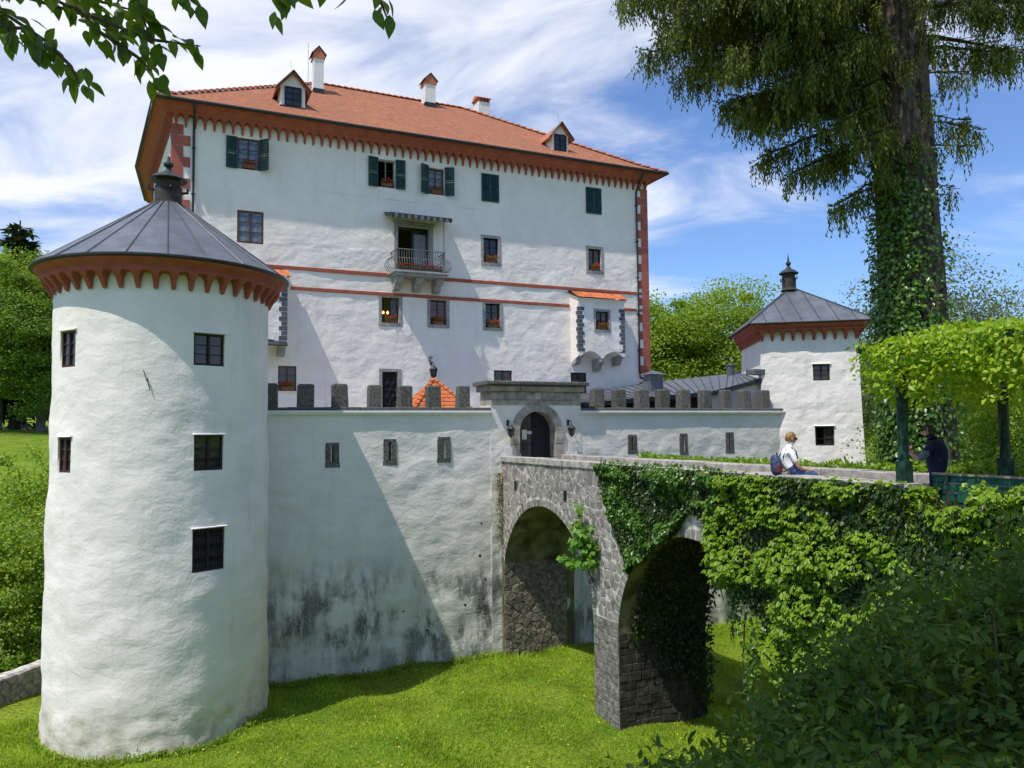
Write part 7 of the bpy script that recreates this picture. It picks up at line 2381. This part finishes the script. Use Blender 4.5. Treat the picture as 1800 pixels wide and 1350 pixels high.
# her backpack
bp = thing('backpack', 'dark blue patterned backpack worn by the seated person', 'backpack', (wx - 0.24, wy, wz + 0.02), castle=False)
mb = MB()
N1 = 16
vs, fs = [], []
prof = [(0.0, 0.30), (0.03, 0.75), (0.10, 0.98), (0.22, 1.0), (0.32, 0.92), (0.38, 0.72), (0.41, 0.35)]
for t, k in prof:
    for j in range(N1):
        a = 2 * math.pi * j / N1
        cx_ = math.copysign(abs(math.cos(a)) ** 0.7, math.cos(a)); sy_ = math.copysign(abs(math.sin(a)) ** 0.7, math.sin(a))
        vs.append((wx - 0.25 - 0.03 * t / 0.4 + 0.095 * k * cx_, wy + 0.14 * k * sy_, wz + 0.02 + t))
for i in range(len(prof) - 1):
    for j in range(N1):
        fs.append((i * N1 + j, i * N1 + (j + 1) % N1, (i + 1) * N1 + (j + 1) % N1, (i + 1) * N1 + j))
fs += [tuple(range(N1))[::-1], tuple(range((len(prof) - 1) * N1, len(prof) * N1))]
mb.add(vs, fs)
mb.build('bag', M['pack'], bp, smooth=True)
MB().cbox(wx - 0.30, wx - 0.22, wy - 0.155, wy - 0.10, wz + 0.10, wz + 0.24, 0.012).build('pocket', M['packred'], bp)
mb = MB()
for q in (-1, 1):
    mb.tube([W_(-0.17, q * 0.10, 0.38), W_(-0.10, q * 0.12, 0.52), W_(-0.01, q * 0.13, 0.565), W_(0.075, q * 0.135, 0.50), W_(0.095, q * 0.16, 0.38), W_(0.06, q * 0.178, 0.28), W_(-0.05, q * 0.175, 0.19), W_(-0.18, q * 0.12, 0.10)], 0.013, 5)
mb.tube([W_(-0.24, -0.03, 0.42), W_(-0.25, -0.02, 0.47), W_(-0.25, 0.02, 0.47), W_(-0.24, 0.03, 0.42)], 0.008, 5)
mb.build('strap', M['strap'], bp)

# ---- man under the pergola: back to us, turned to the left, holding a phone up
mx, my, mz = 7.25, 13.25, -1.64
mp = thing('person', 'standing person in navy vest and grey sleeves seen from behind under the pergola', 'person', (mx, my, mz), castle=False)
f = Vector((-0.70, 0.714, 0)); r = Vector((0.714, 0.70, 0))       # facing left and away; his right hand side is away from us
def Mn(a, b, c):
    p = f * a + r * b
    return (p.x, p.y, c)
NV_, TR, GT = 1, 2, 3
ch = [[(*Mn(-0.02, 0, 0.86), (0.155, 0.205), TR, 'pelvis'), (*Mn(-0.02, 0, 1.00), (0.165, 0.215), NV_), (*Mn(-0.02, 0, 1.15), (0.165, 0.220), NV_), (*Mn(-0.02, 0, 1.29), (0.140, 0.215), NV_, 'chest'), (*Mn(0.01, 0, 1.375), (0.085, 0.11), NV_), (*Mn(0.045, 0, 1.42), 0.058, SK), (*Mn(0.085, 0, 1.465), (0.080, 0.070), SK), (*Mn(0.09, 0, 1.525), (0.098, 0.080), SK, 'skull'), (*Mn(0.07, 0, 1.575), (0.072, 0.062), SK)],
      ['skull', (*Mn(0.19, 0, 1.495), 0.018, SK), (*Mn(0.205, 0, 1.475), 0.013, SK)]]
for q in (-1, 1):
    ch.append(['pelvis', (*Mn(-0.01, q * 0.10, 0.78), 0.098, TR), (*Mn(0.0, q * 0.11, 0.60), 0.082, TR), (*Mn(0.015, q * 0.115, 0.44), 0.064, TR), (*Mn(0.0, q * 0.12, 0.26), 0.058, TR), (*Mn(-0.015, q * 0.12, 0.10), 0.044, TR), (*Mn(-0.01, q * 0.12, 0.05), 0.042, 4), (*Mn(0.13, q * 0.14, 0.035), 0.036, 4)])
    ch.append(['chest', (*Mn(-0.01, q * 0.225, 1.29), 0.082, NV_), (*Mn(0.03, q * 0.27, 1.21), 0.074, GT), (*Mn(0.10, q * 0.28, 1.12), 0.070, GT), (*Mn(0.135, q * 0.28, 1.085), 0.062, GT), (*Mn(0.165, q * 0.27, 1.06), 0.048, SK), (*Mn(0.27, q * 0.21, 1.10), 0.042, SK), (*Mn(0.36, q * 0.13, 1.18), 0.028, SK), (*Mn(0.395, q * 0.105, 1.215), (0.018, 0.032), SK)])
    w_ = Mn(0.365, q * 0.125, 1.19)
    dd = f * 0.5 - r * q * 0.35 + Vector((0, 0, 0.8))
    hand(ch, w_, tuple(dd), tuple(-r * q), SK, 1.0, 0.6)
mesh_obj('body', skin_figure('body', ch, None, [M['skin'], M['navy'], M['navytrouser'], M['greytee'], M['shoe']]), mp)
off_ = Vector((mx, my, mz))
head_bits(mp, Vector(Mn(0.085, 0, 1.525)) + off_, tuple(f + Vector((0, 0, -0.25))), M['hairbrown'], None, 'short')
mb = MB()
for a in ((0.02, -0.045), (0.075, 0.055)):
    pts = [Vector(Mn(-0.145, a[0] * 1.2, 1.37)), Vector(Mn(-0.19, (a[0] + a[1]) / 2 + 0.02, 1.22)), Vector(Mn(-0.205, 0.05, 1.08)), Vector(Mn(-0.20, 0.06, 0.95)), Vector(Mn(-0.19, 0.06, 0.86))]
    mb.tube([p + off_ for p in pts], 0.008, 4)
mb.build('cord', M['cord'], mp)
phn = thing('phone', 'small dark phone held up by the standing person', 'phone', tuple(off_ + Vector(Mn(0.41, 0.0, 1.24))), castle=False)
pv = MB()
c = off_ + Vector(Mn(0.425, 0.0, 1.30))
vs = [c + f * a * 0.006 + r * b * 0.085 + Vector((0, 0, d_ * 0.045)) for a in (-1, 1) for b in (-1, 1) for d_ in (-1, 1)]
pv.add(vs, [(0, 1, 3, 2), (4, 6, 7, 5), (0, 4, 5, 1), (2, 3, 7, 6), (0, 2, 6, 4), (1, 5, 7, 3)])
pv.build('case', M['iron'], phn)

sc.render.resolution_x, sc.render.resolution_y = 1024, 768
